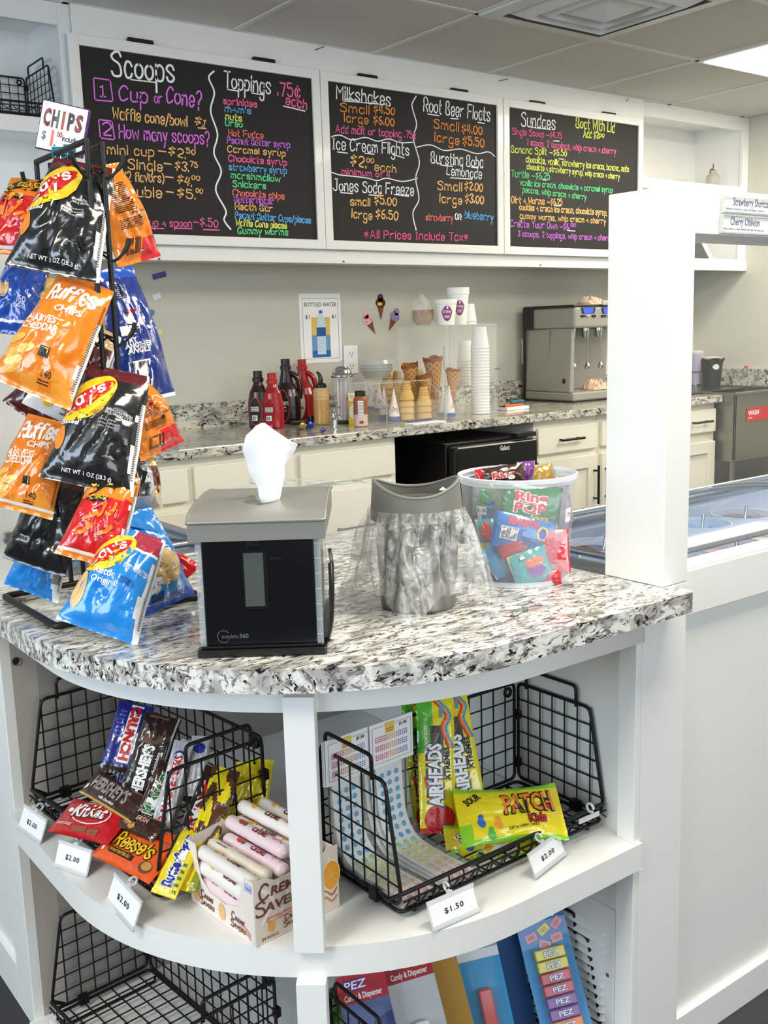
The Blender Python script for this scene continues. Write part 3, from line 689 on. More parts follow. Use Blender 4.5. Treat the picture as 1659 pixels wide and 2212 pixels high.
icol = [mat('ice_'+n, c, .6) for n, c in (('blue', '#69a8dc'), ('vanilla', '#f2e8cf'), ('mint', '#b9e0cc'), ('pink', '#eab3c0'), ('chocolate', '#6c4a3a'), ('cookies', '#c9c6c4'))]
nm = ['blue', 'vanilla', 'mint', 'pink', 'chocolate', 'grey']
for k in range(10):
    i, j = k//2, k % 2; tub(1.298+.13+.165*i, 1.05+.14+.20*j, .722, .095, '%s ice cream tub in the right freezer, %s row, %s from its left end' % (nm[(k*5+1) % 6 if k else 0], ('front', 'back')[j], ('first', 'second', 'third', 'fourth', 'fifth')[i]), icol[(k*5+1) % 6 if k else 0])
freezer('ice cream chest freezer with glass lid at the left, behind the chip rack', .612, .985, 1.80, 2.80, .862-.012, 'y')
# sneeze-guard pane in the opening right of the pillar
mb = MB(); mb.box((1.356, 1.045, .874), (3.0, 1.051, 1.392), mat('guard_glass', '#f4faf8', .02, alpha=.035, coat=1.0))
tag(mb.build('sneeze_guard'), 'clear glass sneeze guard under the header, above the right freezer', 'sneeze guard')
# flavour name strips
NAVY = mat('navy_print', '#1c2d63', .5)
for i, (txt, sub, v0, v1, un) in enumerate((('Strawberry Shortcake', 'Strawberry shortcake ice cream with chunks of cake and', 417, 458, 1563), ('Cherry Oblivion', 'Black cherry ice cream swirled with fudge chocolate cups', 459, 502, 1560))):
    P = aty(un, v0+2, YF-.006); Q = aty(un, v1+2, YF-.006); t = thing('flavor_label', ('clear holder reading Strawberry Shortcake, upper of two on the header beam', 'clear holder reading Cherry Oblivion, lower of two on the header beam')[i], 'sign', (P.x, YF-.0005, Q.z+.0004))
    H = P.z-Q.z-.001; W = .26
    mb = MB(); mb.box((0, -.010, 0), (W, -.0075, H), ACR); mb.box((0, -.0075, 0), (W, -.001, .0025), ACRE); mb.box((0, -.0075, H-.0025), (W, -.001, H), ACRE); mb.box((0, -.0075, .0025), (.0025, -.001, H-.0025), ACRE); mb.build('holder', t)
    mb = MB(); mb.box((.004, -.0045, .003), (W-.003, -.0035, H-.003), PAPER); mp = lambda x, y, h: Vector((x, -.0046-h, y))
    mb.decal(ftext(txt, .022 if i else .026, H*.46, .0125, .0062*len(txt)*.85, bold=.012, shear=.12), mp, NAVY); mb.decal(ftext(sub, .007, H*.20, .0036, .0019*len(sub), bold=.03), mp, NAVY); mb.build('card', t)
# ================================================================ ON THE WALL AND THE BACK WORKTOP
def wall_thing(name, label, cat, u, v, y=YB-.001, **k): p = aty(u, v, y); return thing(name, label, cat, (p.x, y, p.z), **k)
# outlets
for (u, v, lb) in ((1138, 759, 'white wall socket with the black plug of the shake mixer in it'), (757, 777, 'white wall socket beside the water poster')):
    t = wall_thing('wall_outlet', lb, 'socket', u, v); mb = MB(); mb.box((-.036, -.006, -.059), (.036, 0, .059), PAPER); mb.build('cover_plate', t, bevel=.003)
    mb = MB(); 
    for z in (-.026, .026):
        mb.box((-.017, -.008, z-.017), (.017, -.006, z+.017), PAPER); 
        for x in (-.007, .007): mb.box((x-.0012, -.0084, z-.004), (x+.0012, -.008, z+.006), BLKP)
        mb.box((-.002, -.0084, z-.012), (.002, -.008, z-.008), BLKP)
    mb.build('receptacle', t)
# plug and cord
P = aty(1143, 770, YB-.012); t = thing('power_cord', 'black plug and cord hanging from the wall socket to the shake mixer', 'cord', P)
mb = MB(); mb.box((-.012, -.012, -.011), (.016, .0, .013), BLKP); mb.box((.0, -.03, -.009), (.020, -.012, .011), BLKP); mb.build('plug', t, bevel=.003)
pts = [aty(1150, 768, YB-.04)-P, aty(1163, 773, YB-.07)-P, aty(1172, 790, YB-.09)-P, aty(1175, 815, YB-.09)-P, aty(1178, 832, YB-.08)-P, aty(1186, 846, YB-.06)-P, aty(1196, 850, YB-.06)-P]
mb = MB(); mb.tube([Vector((*p, 0)).xyz if len(p) == 2 else p for p in [Vector(q) for q in pts]], .0045, BLK, 8); mb.build('cable', t)
# water poster
a = aty(645, 634, YB-.002); b = aty(740, 782, YB-.002); W, H = b.x-a.x, .279
t = thing('paper_poster', 'BOTTLED WATER $1 paper poster taped to the wall', 'poster', (a.x, YB-.001, a.z-H))
mb = MB(); mb.box((0, -.0008, 0), (W, 0, H), PAPER); mp = lambda x, y, h: Vector((x, -.001-h, y)); D = mat('print_dark', '#3a3d42', .7)
for r in ((.014, .016, W-.014, .0172), (.014, H-.0202, W-.014, H-.019), (.014, .016, .0152, H-.019), (W-.0152, .016, W-.014, H-.019)): mb.decal(rect(*r), mp, D)
mb.decal(ftext('BOTTLED WATER', .022, H-.052, .017, W-.044, bold=.006), mp, D); mb.decal(ftext('$1', .026, H-.100, .016, .022), mp, D); mb.decal(ftext('$1', W-.048, H-.100, .016, .022), mp, D)
cx = W/2; PB = [flat(c) for c in ('#e7c35e', '#6d9cc9', '#2f66b0', '#cfe3ef', '#245a9c', '#8fc0dd')]
mb.decal(rect(cx-.046, .09, cx+.044, H-.095), mp, PB[0]); mb.decal(rect(cx-.046, .022, cx+.044, .112), mp, PB[1], .0007); mb.decal(rect(cx-.046, .022, cx+.044, .05), mp, PB[2], .0009)
mb.decal(poly([(cx-.021, .034), (cx+.021, .034), (cx+.022, .15), (cx+.018, .18), (cx+.007, .196), (cx+.007, .206), (cx-.007, .206), (cx-.007, .196), (cx-.018, .18), (cx-.022, .15)]), mp, PB[3], .0012)
mb.decal(rect(cx-.022, .107, cx+.022, .143), mp, PB[4], .0016); mb.decal(rect(cx-.008, .2, cx+.008, .211), mp, PB[2], .0016)
for k in range(6): mb.decal(ribbon([(cx-.02, .045+k*.010), (cx+.02, .052+k*.010)], .002), mp, PB[5], .0016)
mb.build('printed_sheet', t)
# cone stickers
BRC = flat('#7b4a2c')
for i, (u, v, rot, c1, c2, lb) in enumerate(((822, 662, 0, '#3c1f1a', '#6b2f22', 'chocolate ice cream cone sticker on the wall, topmost of three'), (798, 697, .55, '#eab6c0', '#c8505f', 'pink ice cream cone sticker on the wall, tilted left'), (850, 690, -.5, '#8f86b8', '#b78f9a', 'purple swirl ice cream cone sticker on the wall, tilted right'))):
    t = wall_thing('cone_sticker', lb, 'sticker', u, v, group='ice cream cone stickers'); mb = MB(); mp = lambda x, y, h: Vector((x, -.0006-h, y))
    A = lambda s: xf(s, 0, 0, rot)
    mb.decal(A(poly([(0, -.058), (.019, .005), (-.019, .005)])), mp, BRC, 0)
    mb.decal(A(ell(0, .015, .026, .02)), mp, flat(c1), .0003); mb.decal(A(ell(0, .036, .015, .016)), mp, flat(c1), .0003)
    if i == 0: mb.decal(A(ell(-.004, .01, .014, .007)), mp, flat('#e4c33a'), .0006); mb.decal(A(ell(0, .04, .008, .007)), mp, flat(c2), .0006)
    else:
        for (x, y) in ((-.012, .01), (.008, .02), (0, .034), (.013, .007), (-.008, .026)): mb.decal(A(ell(x, y, .004, .0035)), mp, flat(c2), .0006)
    mb.build('print', t)
# sprinkle stickers
for (u, v, L, rot, c, n) in ((288, 608, .075, -.95, '#c26a9a', 'pink'), (344, 595, .055, .25, '#6b4a9a', 'purple'), (339, 640, .032, .35, '#e6e8ea', 'white'), (327, 675, .022, -.1, '#3f8ac0', 'blue'), (343, 718, .03, .3, '#e6dc9a', 'yellow')):
    p = aty(u, v, YB-.001); mb = MB(); w = .02; pts = ribbon([(-L/2, 0), (L/2, 0)], w)
    mb.decal(xf(rect(-L/2, -w/2, L/2, w/2), 0, 0, rot), lambda x, y, h: Vector((x, -.0008, y)), flat(c)); mb.prism([(-.001, 0), (.001, 0), (0, .0005)], 0, .001, flat(c))
    tag(mb.build('sprinkle_sticker', loc=(p.x, YB-.001, p.z)), '%s sprinkle-shaped sticker on the wall right of the chip rack' % n, 'sticker', 'sprinkle stickers')

def on_k(u, v): return atz(u, v, ZK+.0006)
def kthing(name, label, cat, u, v, rz=-.68, **k): p = on_k(u, v); return thing(name, label, cat, p, rz, **k)
# syrup bottles: flattened body, narrow neck, grip hole on the large ones
def bottle_prof(s): return [(0, 0), (.036, 0), (.041, .006), (.0415, .06), (.040, .10), (.033, .135), (.021, .158), (.0165, .17), (.0165, .176)]
def syrup(label, u, v, col, capc, s, big, lab):
    t = kthing('syrup_bottle', label, 'bottle', u, v); B = mat('bottle_'+col.strip('#'), col, .22, coat=.5)
    mb = MB(); sy = .66
    if not big:
        mb.lathe([(r*s, z*s) for r, z in bottle_prof(s)], B, 36, sy=sy); mb.build('bottle', t)
    else:
        # body with a real loop handle on one side
        prof = [(0, 0), (.045, 0), (.050, .008), (.052, .06), (.050, .10), (.040, .125), (.026, .15), (.020, .18), (.017, .195), (.0165, .20)]
        mb.lathe([(r*s, z*s) for r, z in prof], B, 36, sy=.62); 
        hp = [Vector((.016*s, 0, .185*s)), Vector((.036*s, 0, .172*s)), Vector((.047*s, 0, .150*s)), Vector((.051*s, 0, .12*s)), Vector((.046*s, 0, .09*s))]
        mb.tube(_sm3(hp), .0105*s, B, 12); mb.build('bottle', t)
    zt = (.176 if not big else .20)*s; K = mat('cap_'+capc.strip('#'), capc, .3, coat=.3)
    mb = MB(); mb.lathe([(0, zt-.004), (.021*s, zt-.004), (.021*s, zt+.010*s), (.017*s, zt+.013*s), (.017*s, zt+.034*s), (.0155*s, zt+.036*s), (0, zt+.036*s)], K, 28); mb.build('cap', t)
    # oval wrap label following the belly
    R0 = (.0418 if not big else .0522)*s; f = .66 if not big else .62
    def mp(x, y, h):
        a = -PI/2-.18+x/R0; r = R0+.0006+h; zz = y
        if zz > .10*s: r -= (zz-.10*s)*.28
        return Vector((r*math.cos(a), r*f*math.sin(a), zz))
    mb = MB(); hz = .064*s; hh = .052*s if not big else .062*s
    mb.decal(ell(-.004, hz, .026*s, hh, 32, 0, 6), mp, flat('#d8323c'), .0002); mb.decal(ell(-.004, hz, .0235*s, hh*.94, 32, 0, 6), mp, flat(lab), .0005)
    if big: mb.decal(ftext("HERSHEY'S", -.024*s, hz+.006, .013*s, .042*s, bold=.03), mp, PAPER, .0009); mb.decal(rect(-.021*s, hz-.02*s, .012*s, hz-.012*s, 4), mp, flat('#d8323c'), .0009); mb.decal(ftext('SYRUP', -.018*s, hz-.006*s, .006*s, .028*s, bold=.03), mp, PAPER, .0009)
    else:
        mb.decal(rect(-.022*s, hz, .010*s, hz+.018*s, 4), mp, flat('#d9d9d4'), .0008); mb.decal(small_lines(-.021*s, hz+.001, .009*s, hz+.017*s, 5), mp, flat('#555555'), .001); mb.decal(rect(-.017*s, hz-.034*s, .004*s, hz-.014*s, 4), mp, PAPER, .0008); mb.decal(barcode(-.014*s, hz-.031*s, .0*s, hz-.017*s), mp, BLKP, .001)
    mb.build('label', t); return t
def _sm3(P, n=4):
    o = []
    for i in range(len(P)-1):
        a = P[max(i-1,0)]; b = P[i]; c = P[i+1]; d = P[min(i+2,len(P)-1)]
        for k in range(n): q = k/n; o.append(0.5*((2*b)+(-a+c)*q+(2*a-5*b+4*c-d)*q*q+(-a+3*b-3*c+d)*q**3))
    o.append(P[-1]); return o
syrup('small dark brown chocolate syrup bottle, leftmost of the four syrups', 562, 925, '#2e1511', '#2a1310', 1.0, False, '#23211f')
syrup('small red strawberry syrup bottle beside the small brown one', 592, 925, '#a3121d', '#b5141f', .96, False, '#8f0e18')
syrup('large dark brown chocolate syrup bottle with a grip handle', 622, 914, '#241012', '#2a1310', 1.05, True, '#0d0c0d')
syrup('large red strawberry syrup bottle with a grip handle', 657, 906, '#ad0f1b', '#b5141f', 1.02, True, '#e6dfc2')
# caramel squeeze bottle
t = kthing('squeeze_bottle', 'tan caramel squeeze bottle with a black curved spout', 'bottle', 696, 916); CAR = mat('caramel', '#c69a5a', .3, coat=.4)
mb = MB(); mb.lathe([(0, 0), (.029, 0), (.031, .004), (.031, .095, CAR), (.030, .100, mat('caramel_top', '#d2b27a', .35)), (.031, .104, MATS['caramel_top']), (.031, .130, MATS['caramel_top']), (.024, .138, MATS['caramel_top']), (0, .138, MATS['caramel_top'])], CAR, 32); mb.build('bottle', t)
mb = MB(); mb.lathe([(0, .137), (.022, .137), (.022, .150), (.015, .156), (0, .158)], BLKP, 24); mb.tube(_sm3([Vector((0, 0, .155)), Vector((0, 0, .172)), Vector((-.004, 0, .188)), Vector((-.014, 0, .198))]), [.009]*5+[.0075]*4+[.005]*3+[.003], BLKP, 10); mb.build('spout_cap', t)
# straw dispenser
t = kthing('straw_dispenser', 'tall glass straw dispenser with a domed chrome lid', 'straw dispenser', 742, 914); GLS = mat('clear_glass', '#eaf4ee', .03, alpha=.22, coat=1.0)
mb = MB(); mb.lathe([(.026, .006), (.030, .05), (.038, .14), (.040, .175)], GLS, 32); mb.build('glass_jar', t)
mb = MB(); mb.lathe([(0, 0), (.032, 0), (.034, .004), (.027, .012), (0, .012)], mat('green_base', '#26482f', .3), 28); mb.build('base', t)
mb = MB(); mb.lathe([(.041, .174), (.043, .178), (.043, .183), (.037, .188), (.038, .192), (.034, .203), (.026, .211), (.022, .212), (.02, .217), (0, .220)], CHROME, 32); mb.tube([(0, 0, .218), (0, 0, .236)], .002, CHROME, 6); mb.lathe([(0, .234), (.005, .234), (.005, .238), (0, .24)], CHROME, 12); mb.build('lid', t)
sc = [mat('straw_'+n, c, .4) for n, c in (('white', '#f2f2f0'), ('pink', '#e9c3cc'), ('blue', '#b9d6e6'))]
for k in range(13):
    a = k*2.4; r = .004+.0012*k; mb = MB(); mb.tube([(r*math.cos(a), r*math.sin(a), .013), (r*1.3*math.cos(a+.3), r*1.3*math.sin(a+.3), .168)], .0032, sc[k % 3], 8)
    mb.v = [tuple(Matrix.Rotation(-.68, 3, 'Z') @ Vector(q)) for q in mb.v]
    tag(mb.build('drinking_straw', loc=t.location), '%s drinking straw standing in the glass dispenser' % ('white', 'pink', 'pale blue')[k % 3], 'straw', '%s straws in the glass dispenser' % ('white', 'pink', 'blue')[k % 3])
# small chrome tap
t = kthing('chrome_tap', 'small chrome dipper tap in front of the straw dispenser', 'tap', 724, 925); mb = MB(); mb.lathe([(0, 0), (.012, 0), (.010, .01), (.009, .03), (.013, .04), (.013, .055), (.006, .06), (.006, .072), (0, .072)], CHROME, 20)
mb.tube([(0, 0, .045), (.018, -.01, .045), (.026, -.012, .035)], .005, CHROME, 10); mb.build('valve', t); mb = MB(); mb.box((-.028, -.006, .07), (.024, .006, .078), CHROME); mb.build('lever', t, bevel=.003)
# printed carton and sprinkle jar
t = kthing('waffle_mix_carton', 'yellow printed carton with a bright yellow foot behind the sprinkle jar', 'carton', 772, 915); CY = flat('#e8b85a')
mb = MB(); mb.box((-.03, -.018, .0), (.03, .018, .118), CY); mp = lambda x, y, h: Vector((x, -.0182-h, y))
mb.decal(poly([(-.03, .118), (.03, .118), (.03, .075), (-.03, .09)]), mp, flat('#f2e2bc')); mb.decal(ell(-.008, .045, .02, .032), mp, flat('#f4efe2'), .0003); mb.decal(ell(-.004, .05, .009, .018), mp, flat('#c98a35'), .0006); mb.decal(stext('Dream', -.022, .10, .009, .04, pen=.14), mp, flat('#6d5aa0'), .0006)
mb.box((-.031, -.019, 0), (-.008, -.0, .02), flat('#f0c419')); mb.build('box', t)
t = kthing('sprinkle_jar', 'pink-brown printed jar with a black cap in front of the cone case', 'jar', 780, 921); JB = mat('jar_label', '#b98a7a', .4)
mb = MB(); mb.lathe([(0, 0), (.024, 0), (.026, .004, JB), (.026, .045, mat('jar_pale', '#d9bcb2', .4)), (.026, .100, mat('jar_brown', '#9c5c3a', .4)), (.022, .108, MATS['jar_brown']), (.019, .112, MATS['jar_brown'])], JB, 28); mb.build('jar_body', t)
mb = MB(); mb.lathe([(0, .111), (.020, .111), (.020, .128), (.018, .131), (0, .131)], BLKP, 24); mb.build('cap', t)
def mpj(x, y, h): a = -PI/2+x/.026; r = .0264+h; return Vector((r*math.cos(a), r*math.sin(a), y))
mb = MB(); mb.decal(rect(-.008, .045, .012, .095, 4), mpj, PAPER); mb.decal(small_lines(-.007, .048, .011, .092, 10), mpj, flat('#666666'), .0006); mb.decal(barcode(-.003, .012, .011, .022), mpj, BLKP); mb.build('label', t)
# whipped-cream nozzles lying by the wall
for (u, v, c, n, d) in ((655, 928, '#b08a2c', 'gold', 1), (672, 926, '#2038a8', 'blue', 1), (699, 934, '#2038a8', 'blue', .6)):
    t = kthing('dispenser_cap', 'small chrome cylinder with a %s end%s, lying by the syrup bottles' % (n, '' if d == 1 else ', nearest the worktop edge'), 'cylinder', u, v, 0); dr = Matrix.Rotation(-.75 if d == 1 else -.3, 4, 'Z') @ Matrix.Rotation(PI/2-.35, 4, 'X')
    mb = MB(); r = .0125*d; mb.M = Matrix.Translation((0, 0, r+.001)) @ dr; mb.lathe([(0, -.03), (r, -.03), (r, .004)], CHROME, 20); mb.build('barrel', t)
    mb = MB(); mb.M = Matrix.Translation((0, 0, r+.001)) @ dr; mb.lathe([(r*1.02, .001), (r*1.04, .006), (r*.8, .0085), (0, .007)], mat('cap_end_'+n, c, .25, .4, coat=.5), 20); mb.build('end_cap', t)
t = kthing('black_holder', 'low black plastic holder behind the coloured cylinder ends', 'holder', 650, 917, -.1); mb = MB(); mb.box((-.04, -.014, 0), (.03, .014, .016), BLKP); mb.lathe([(0, 0), (.017, 0), (.017, .03), (0, .03)], BLKP, 16, (.055, .02, 0)); mb.build('body', t, bevel=.003)
mb = MB(); mb.box((-.05, -.035, .0), (.09, .03, .003), mat('tray_silver', '#b9b9b5', .3, .7)); tag(mb.build('metal_tray', loc=on_k(690, 925), rz=-.1), 'thin silver tray under the chrome cylinders', 'tray')
# clear bowls stacked (lids)
t = kthing('plastic_bowls', 'stack of clear plastic bowls and lids on the low cone case', 'bowls', 815, 900); t.location.z = ZK+.150
for k in range(3):
    mb = MB(); z = .004+k*.011; mb.lathe([(0, z), (.045, z), (.068, z+.034), (.074, z+.036), (.074, z+.039), (.066, z+.037), (.043, z+.003), (0, z+.003)], mat('bowl_clear', '#e9ece8', .15, alpha=.45, coat=.6), 36); mb.build('bowl', t)
mb = MB(); mb.lathe([(0, .082), (.07, .080), (.074, .066), (.076, .064), (.072, .064), (.068, .078), (0, .079)], mat('lid_clear', '#dfe4e4', .1, alpha=.4, coat=.8), 36, (.012, .01, 0)); mb.build('lid', t)
# low acrylic case
def acr_panel(mb, a, b, c, d, th=.003):
    """slab through the quad a,b,c,d"""
    a, b, c, d = map(Vector, (a, b, c, d)); n = (b-a).cross(d-a).normalized()*th
    vs = [a, b, c, d, a+n, b+n, c+n, d+n]; mb.add(vs, [(0,3,2,1), (4,5,6,7)], ACR); mb.add(vs, [(0,1,5,4), (1,2,6,5), (2,3,7,6), (3,0,4,7)], ACRE)
A0 = on_k(835, 921); B0 = on_k(965, 907); AX = (B0-A0); wl = AX.length; rz = math.atan2(AX.y, AX.x)
t = thing('acrylic_cone_case', 'low clear acrylic bin with a sloped front holding cake cones', 'display case', A0+Vector((0, 0, 0)), rz)
Wc, Dc, Hc, h1 = wl, .21, .150, .082
x0c = -.0
mb = MB(); acr_panel(mb, (0, 0, 0), (Wc, 0, 0), (Wc, 0, h1), (0, 0, h1)); mb.build('front_panel', t)
for x in (0, Wc-.003):
    mb = MB(); v = [(x, 0, 0), (x, Dc, 0), (x, Dc, Hc), (x, .10, Hc), (x, 0, h1)]; v2 = [(a+.003, b, c) for a, b, c in v]
    mb.add(v+v2, [(0,1,2,3,4), (9,8,7,6,5)], ACR); mb.add(v+v2, [(i, 5+i, 5+(i+1) % 5, (i+1) % 5) for i in range(5)], ACRE); mb.build('side_panel', t)
mb = MB(); acr_panel(mb, (0, .095, Hc), (Wc, .095, Hc), (Wc, Dc, Hc), (0, Dc, Hc)); mb.build('lid', t)
mb = MB(); acr_panel(mb, (0, Dc-.003, 0), (Wc, Dc-.003, 0), (Wc, Dc-.003, Hc), (0, Dc-.003, Hc)); mb.build('back_panel', t)
mcase = t.matrix_basis.copy(); mcase = Matrix.Translation(A0) @ Matrix.Rotation(rz, 4, 'Z')
# cake cones: stacked upside down (flared cup with waffle foot)
CK = mat('cake_cone', '#dcb46c', .7, bump=(160, .3)); CK2 = mat('cake_cone_dark', '#c9985a', .7)
prof = [(.013, 0), (.0175, -.001), (.0178, .004)]
def cake_cone_mesh():
    mb = MB(); mb.lathe([(.0255, 0), (.0265, .001), (.0265, .004), (.0235, .018), (.0185, .028), (.0178, .030), (.0175, .034), (.0125, .062), (0, .062)], CK, 20)
    for k in range(3): mb.lathe([(.0178-.0018*k, .036+k*.008), (.0188-.0018*k, .037+k*.008), (.0178-.0018*k, .038+k*.008)], CK2, 20)
    mb.lathe([(.0255, 0), (.022, .016), (0, .016)], CK2, 20); return mb
cc0 = None
CKS = 1.17; kk = 0
for rn, cols in (('front', ((879, 908, 4), (916, 906, 3))), ('middle', ((861, 902, 3), (902, 898, 4), (936, 899, 3))), ('back', ((838, 894, 5), (860, 893, 5), (884, 891, 5), (908, 890, 5)))):
    for ci, (u_, v_, n) in enumerate(cols):
        b_ = on_k(u_, v_)
        for k in range(n):
            lab = 'tan cake cone, %s, %s stack of the %s row in the low bin' % ('bottom' if k == 0 else ('top' if k == n-1 else ('second', 'third', 'fourth')[k-1]+' up'), ('left', 'second', 'third', 'fourth')[ci], rn)
            if cc0 is None: o = cc0 = cake_cone_mesh().build('cake_cone')
            else: o = cc0.copy(); COL.objects.link(o)
            o.matrix_world = Matrix.Translation(b_+Vector((0, 0, .004+k*.0250))) @ Matrix.Rotation(k*.9+ci, 4, 'Z') @ Matrix.Scale(CKS, 4)
            tag(o, lab, 'ice cream cone', 'cake cones in the low bin')
# sugar cones in paper sleeves standing on point-up
def sleeve_mesh():
    mb = MB(); P_ = mat('sleeve_paper', '#efe9e4', .6); mb.lathe([(.0185, 0, P_), (.0165, .012, mat('sleeve_blue', '#4a5f9a', .6)), (.0155, .020, P_), (.0008, .092, P_)], P_, 20)
    mb.lathe([(.0185, 0), (.001, .06)], CK2, 20)
    def mp(x, y, h): a = -PI/2-.7+x/.013; r = .0185*(1-y/.094)+.0006+h; return Vector((r*math.cos(a), r*math.sin(a), y))
    for dx in (0, .042): mb.decal(xf(stext('Joy', -.010, .028, .012, .02, pen=.18), dx, 0), mp, flat('#c8706a'))
    return mb
sl0 = None
for i, (u_, v_, z, lb) in enumerate(((831, 906, 0, 'left of two at the front corner of the low bin'), (852, 910, 0, 'right of two at the front corner of the low bin'), (820, 896, .01, 'behind the front two in the low bin'), (791, 893, .02, 'at the left inside the low bin'), (804, 895, .015, 'tilted against others at the left of the low bin'), (958, 901, 0, 'between the low bin and the tall case'), (971, 902, 0, 'just inside the tall case door'))):
    if sl0 is None: o = sl0 = sleeve_mesh().build('sugar_cone')
    else: o = sl0.copy(); COL.objects.link(o)
    o.matrix_world = Matrix.Translation(on_k(u_, v_)+Vector((0, 0, .004+z))) @ Matrix.Rotation(rz+.2*i, 4, 'Z') @ Matrix.Scale(1.32, 4)
    tag(o, 'paper-sleeved sugar cone, '+lb, 'ice cream cone', 'sleeved sugar cones')
# stacked dark cups left of the bin
st0 = None
# tall acrylic case
A1 = on_k(962, 905); B1 = on_k(1074, 893); ax = (B1-A1); W1 = ax.length; rz1 = math.atan2(ax.y, ax.x)
t = thing('acrylic_display_case', 'tall clear acrylic case holding waffle cones and foam cups', 'display case', A1, rz1); M1 = Matrix.Translation(A1) @ Matrix.Rotation(rz1, 4, 'Z')
H1 = aty(965, 704, A1.y).z-ZK; D1c = .27
mb = MB(); acr_panel(mb, (0, 0, 0), (W1, 0, 0), (W1, 0, H1), (0, 0, H1)); d = mb.build('door', t)
mb = MB(); mb.tube([(W1+.004, -.022, .09), (W1+.004, -.022, .20)], .004, STEEL, 10); mb.tube([(W1+.004, -.022, .11), (W1-.012, -.001, .11)], .0025, STEEL, 8); mb.tube([(W1+.004, -.022, .18), (W1-.012, -.001, .18)], .0025, STEEL, 8); mb.build('door_handle', d)
mb = MB(); mb.box((-.004, -.006, .02), (.004, 0, .10), ACRE); mb.box((-.004, -.006, .19), (.004, 0, .28), ACRE); mb.build('hinge', d)
for x in (0, W1-.003): mb = MB(); acr_panel(mb, (x, D1c, 0), (x, .004, 0), (x, .004, H1), (x, D1c, H1)); mb.build('side_panel', t)
mb = MB(); acr_panel(mb, (0, .0, H1), (W1, .0, H1), (W1, D1c, H1), (0, D1c, H1)); mb.build('top_panel', t)
mb = MB(); acr_panel(mb, (.003, .004, .105), (W1-.003, .004, .105), (W1-.003, D1c-.02, .105), (.003, D1c-.02, .105)); mb.build('shelf', t)
mb = MB(); acr_panel(mb, (0, D1c, 0), (W1, D1c, 0), (W1, D1c, H1), (0, D1c, H1)); mb.build('back_panel', t)
# waffle cones (lattice relief)
def waffle_mesh(L=.165, R=.034):
    mb = MB(); WF = mat('waffle', '#c8975a', .65); WD = mat('waffle_dark', '#9a6232', .7)
    def f(u, v):
        a = 2*PI*u; z = L*v; r = R*v**.9
        lat = max(abs(math.sin(7*a/2+v*26)), 0)**8+abs(math.sin(7*a/2-v*26))**8
        rim = .006*math.sin(a*3+1)*(1 if v > .96 else 0)
        return Vector(((r+.0012*min(lat, 1))*math.cos(a), (r+.0012*min(lat, 1))*math.sin(a), z+rim))
    def mf(u, v):
        a = 2*PI*u; lat = abs(math.sin(7*a/2+v*26))**8+abs(math.sin(7*a/2-v*26))**8
        return WD if (lat < .04 and v < .98) or v > .93 else WF
    mb.grid(f, 84, 70, WF, True, mf); mb.grid(lambda u, v: Vector(((R*v-.002)*math.cos(2*PI*u), (R*v-.002)*math.sin(2*PI*u), L*v)), 30, 10, WD); return mb
w0 = None
for i, (x, y, z, tx, ty, s, lb) in enumerate(((.010, .10, .030, -.18, .0, .85, 'leftmost waffle cone in the tall case, hanging lower'), (-.01, .15, .05, -.22, 0, 1.0, 'broken-rimmed waffle cone at the back left of the tall case'), (.052, .10, .045, -.10, .03, 1.15, 'tallest waffle cone in the middle of the tall case'), (.075, .14, .06, -.05, 0, 1.0, 'waffle cone behind the tallest one in the tall case'), (.118, .08, .035, .05, 0, .92, 'waffle cone at the right of the tall case'))):
    M = M1 @ Matrix.Translation((x, y, z)) @ Matrix.Rotation(tx, 4, 'Y') @ Matrix.Rotation(i*1.3, 4, 'Z') @ Matrix.Scale(s, 4)
    if w0 is None: o = w0 = waffle_mesh().build('waffle_cone')
    else: o = w0.copy(); COL.objects.link(o)
    o.matrix_world = M; tag(o, lb, 'ice cream cone', 'waffle cones in the tall case')
# foam cups: single nested stack = many cups
FOAM = mat('foam_white', '#f6f6f2', .6)
def cup_mesh(r0=.026, r1=.037, h=.085):
    mb = MB(); mb.lathe([(0, 0), (r0, 0), (r1, h-.004), (r1+.0025, h-.003), (r1+.0025, h), (r1-.001, h), (r0-.002, .003), (0, .003)], FOAM, 28); return mb
ORD = 'first second third fourth fifth sixth seventh eighth ninth tenth eleventh twelfth thirteenth fourteenth fifteenth sixteenth seventeenth eighteenth nineteenth twentieth twenty-first twenty-second'.split()
c0 = None
def cup_stack(M, n, dz, sc, where, flip=False):
    global c0
    for k in range(n):
        if c0 is None: o = c0 = cup_mesh().build('foam_cup')
        else: o = c0.copy(); COL.objects.link(o)
        MM = M @ Matrix.Translation((0, 0, k*dz))
        if flip: MM = MM @ Matrix.Translation((0, 0, .085*sc)) @ Matrix.Rotation(PI, 4, 'X')
        o.matrix_world = MM @ Matrix.Scale(sc, 4)
        tag(o, 'white foam cup, %s %s' % ('bottom one of' if k == 0 else ('top one of' if k == n-1 else '%s up in' % ORD[k]), where), 'cup', 'nested foam cups')
cup_stack(Matrix.Translation(on_k(1038, 893)+Vector((0, 0, .001))), 22, .0125, 1.0, 'the tall right stack inside the tall case', True)
cup_stack(Matrix.Translation(on_k(1008, 886)+Vector((0, 0, .108))), 9, .0125, 1.0, 'the rear stack inside the tall case', True)
zt_ = ZK+H1+.0045
def ont(u, v, y): p = aty(u, v, y); p.z = zt_; return p
cup_stack(Matrix.Translation(ont(1013, 693, 3.27)), 2, .012, .85, 'the small pair on top of the tall case', True)
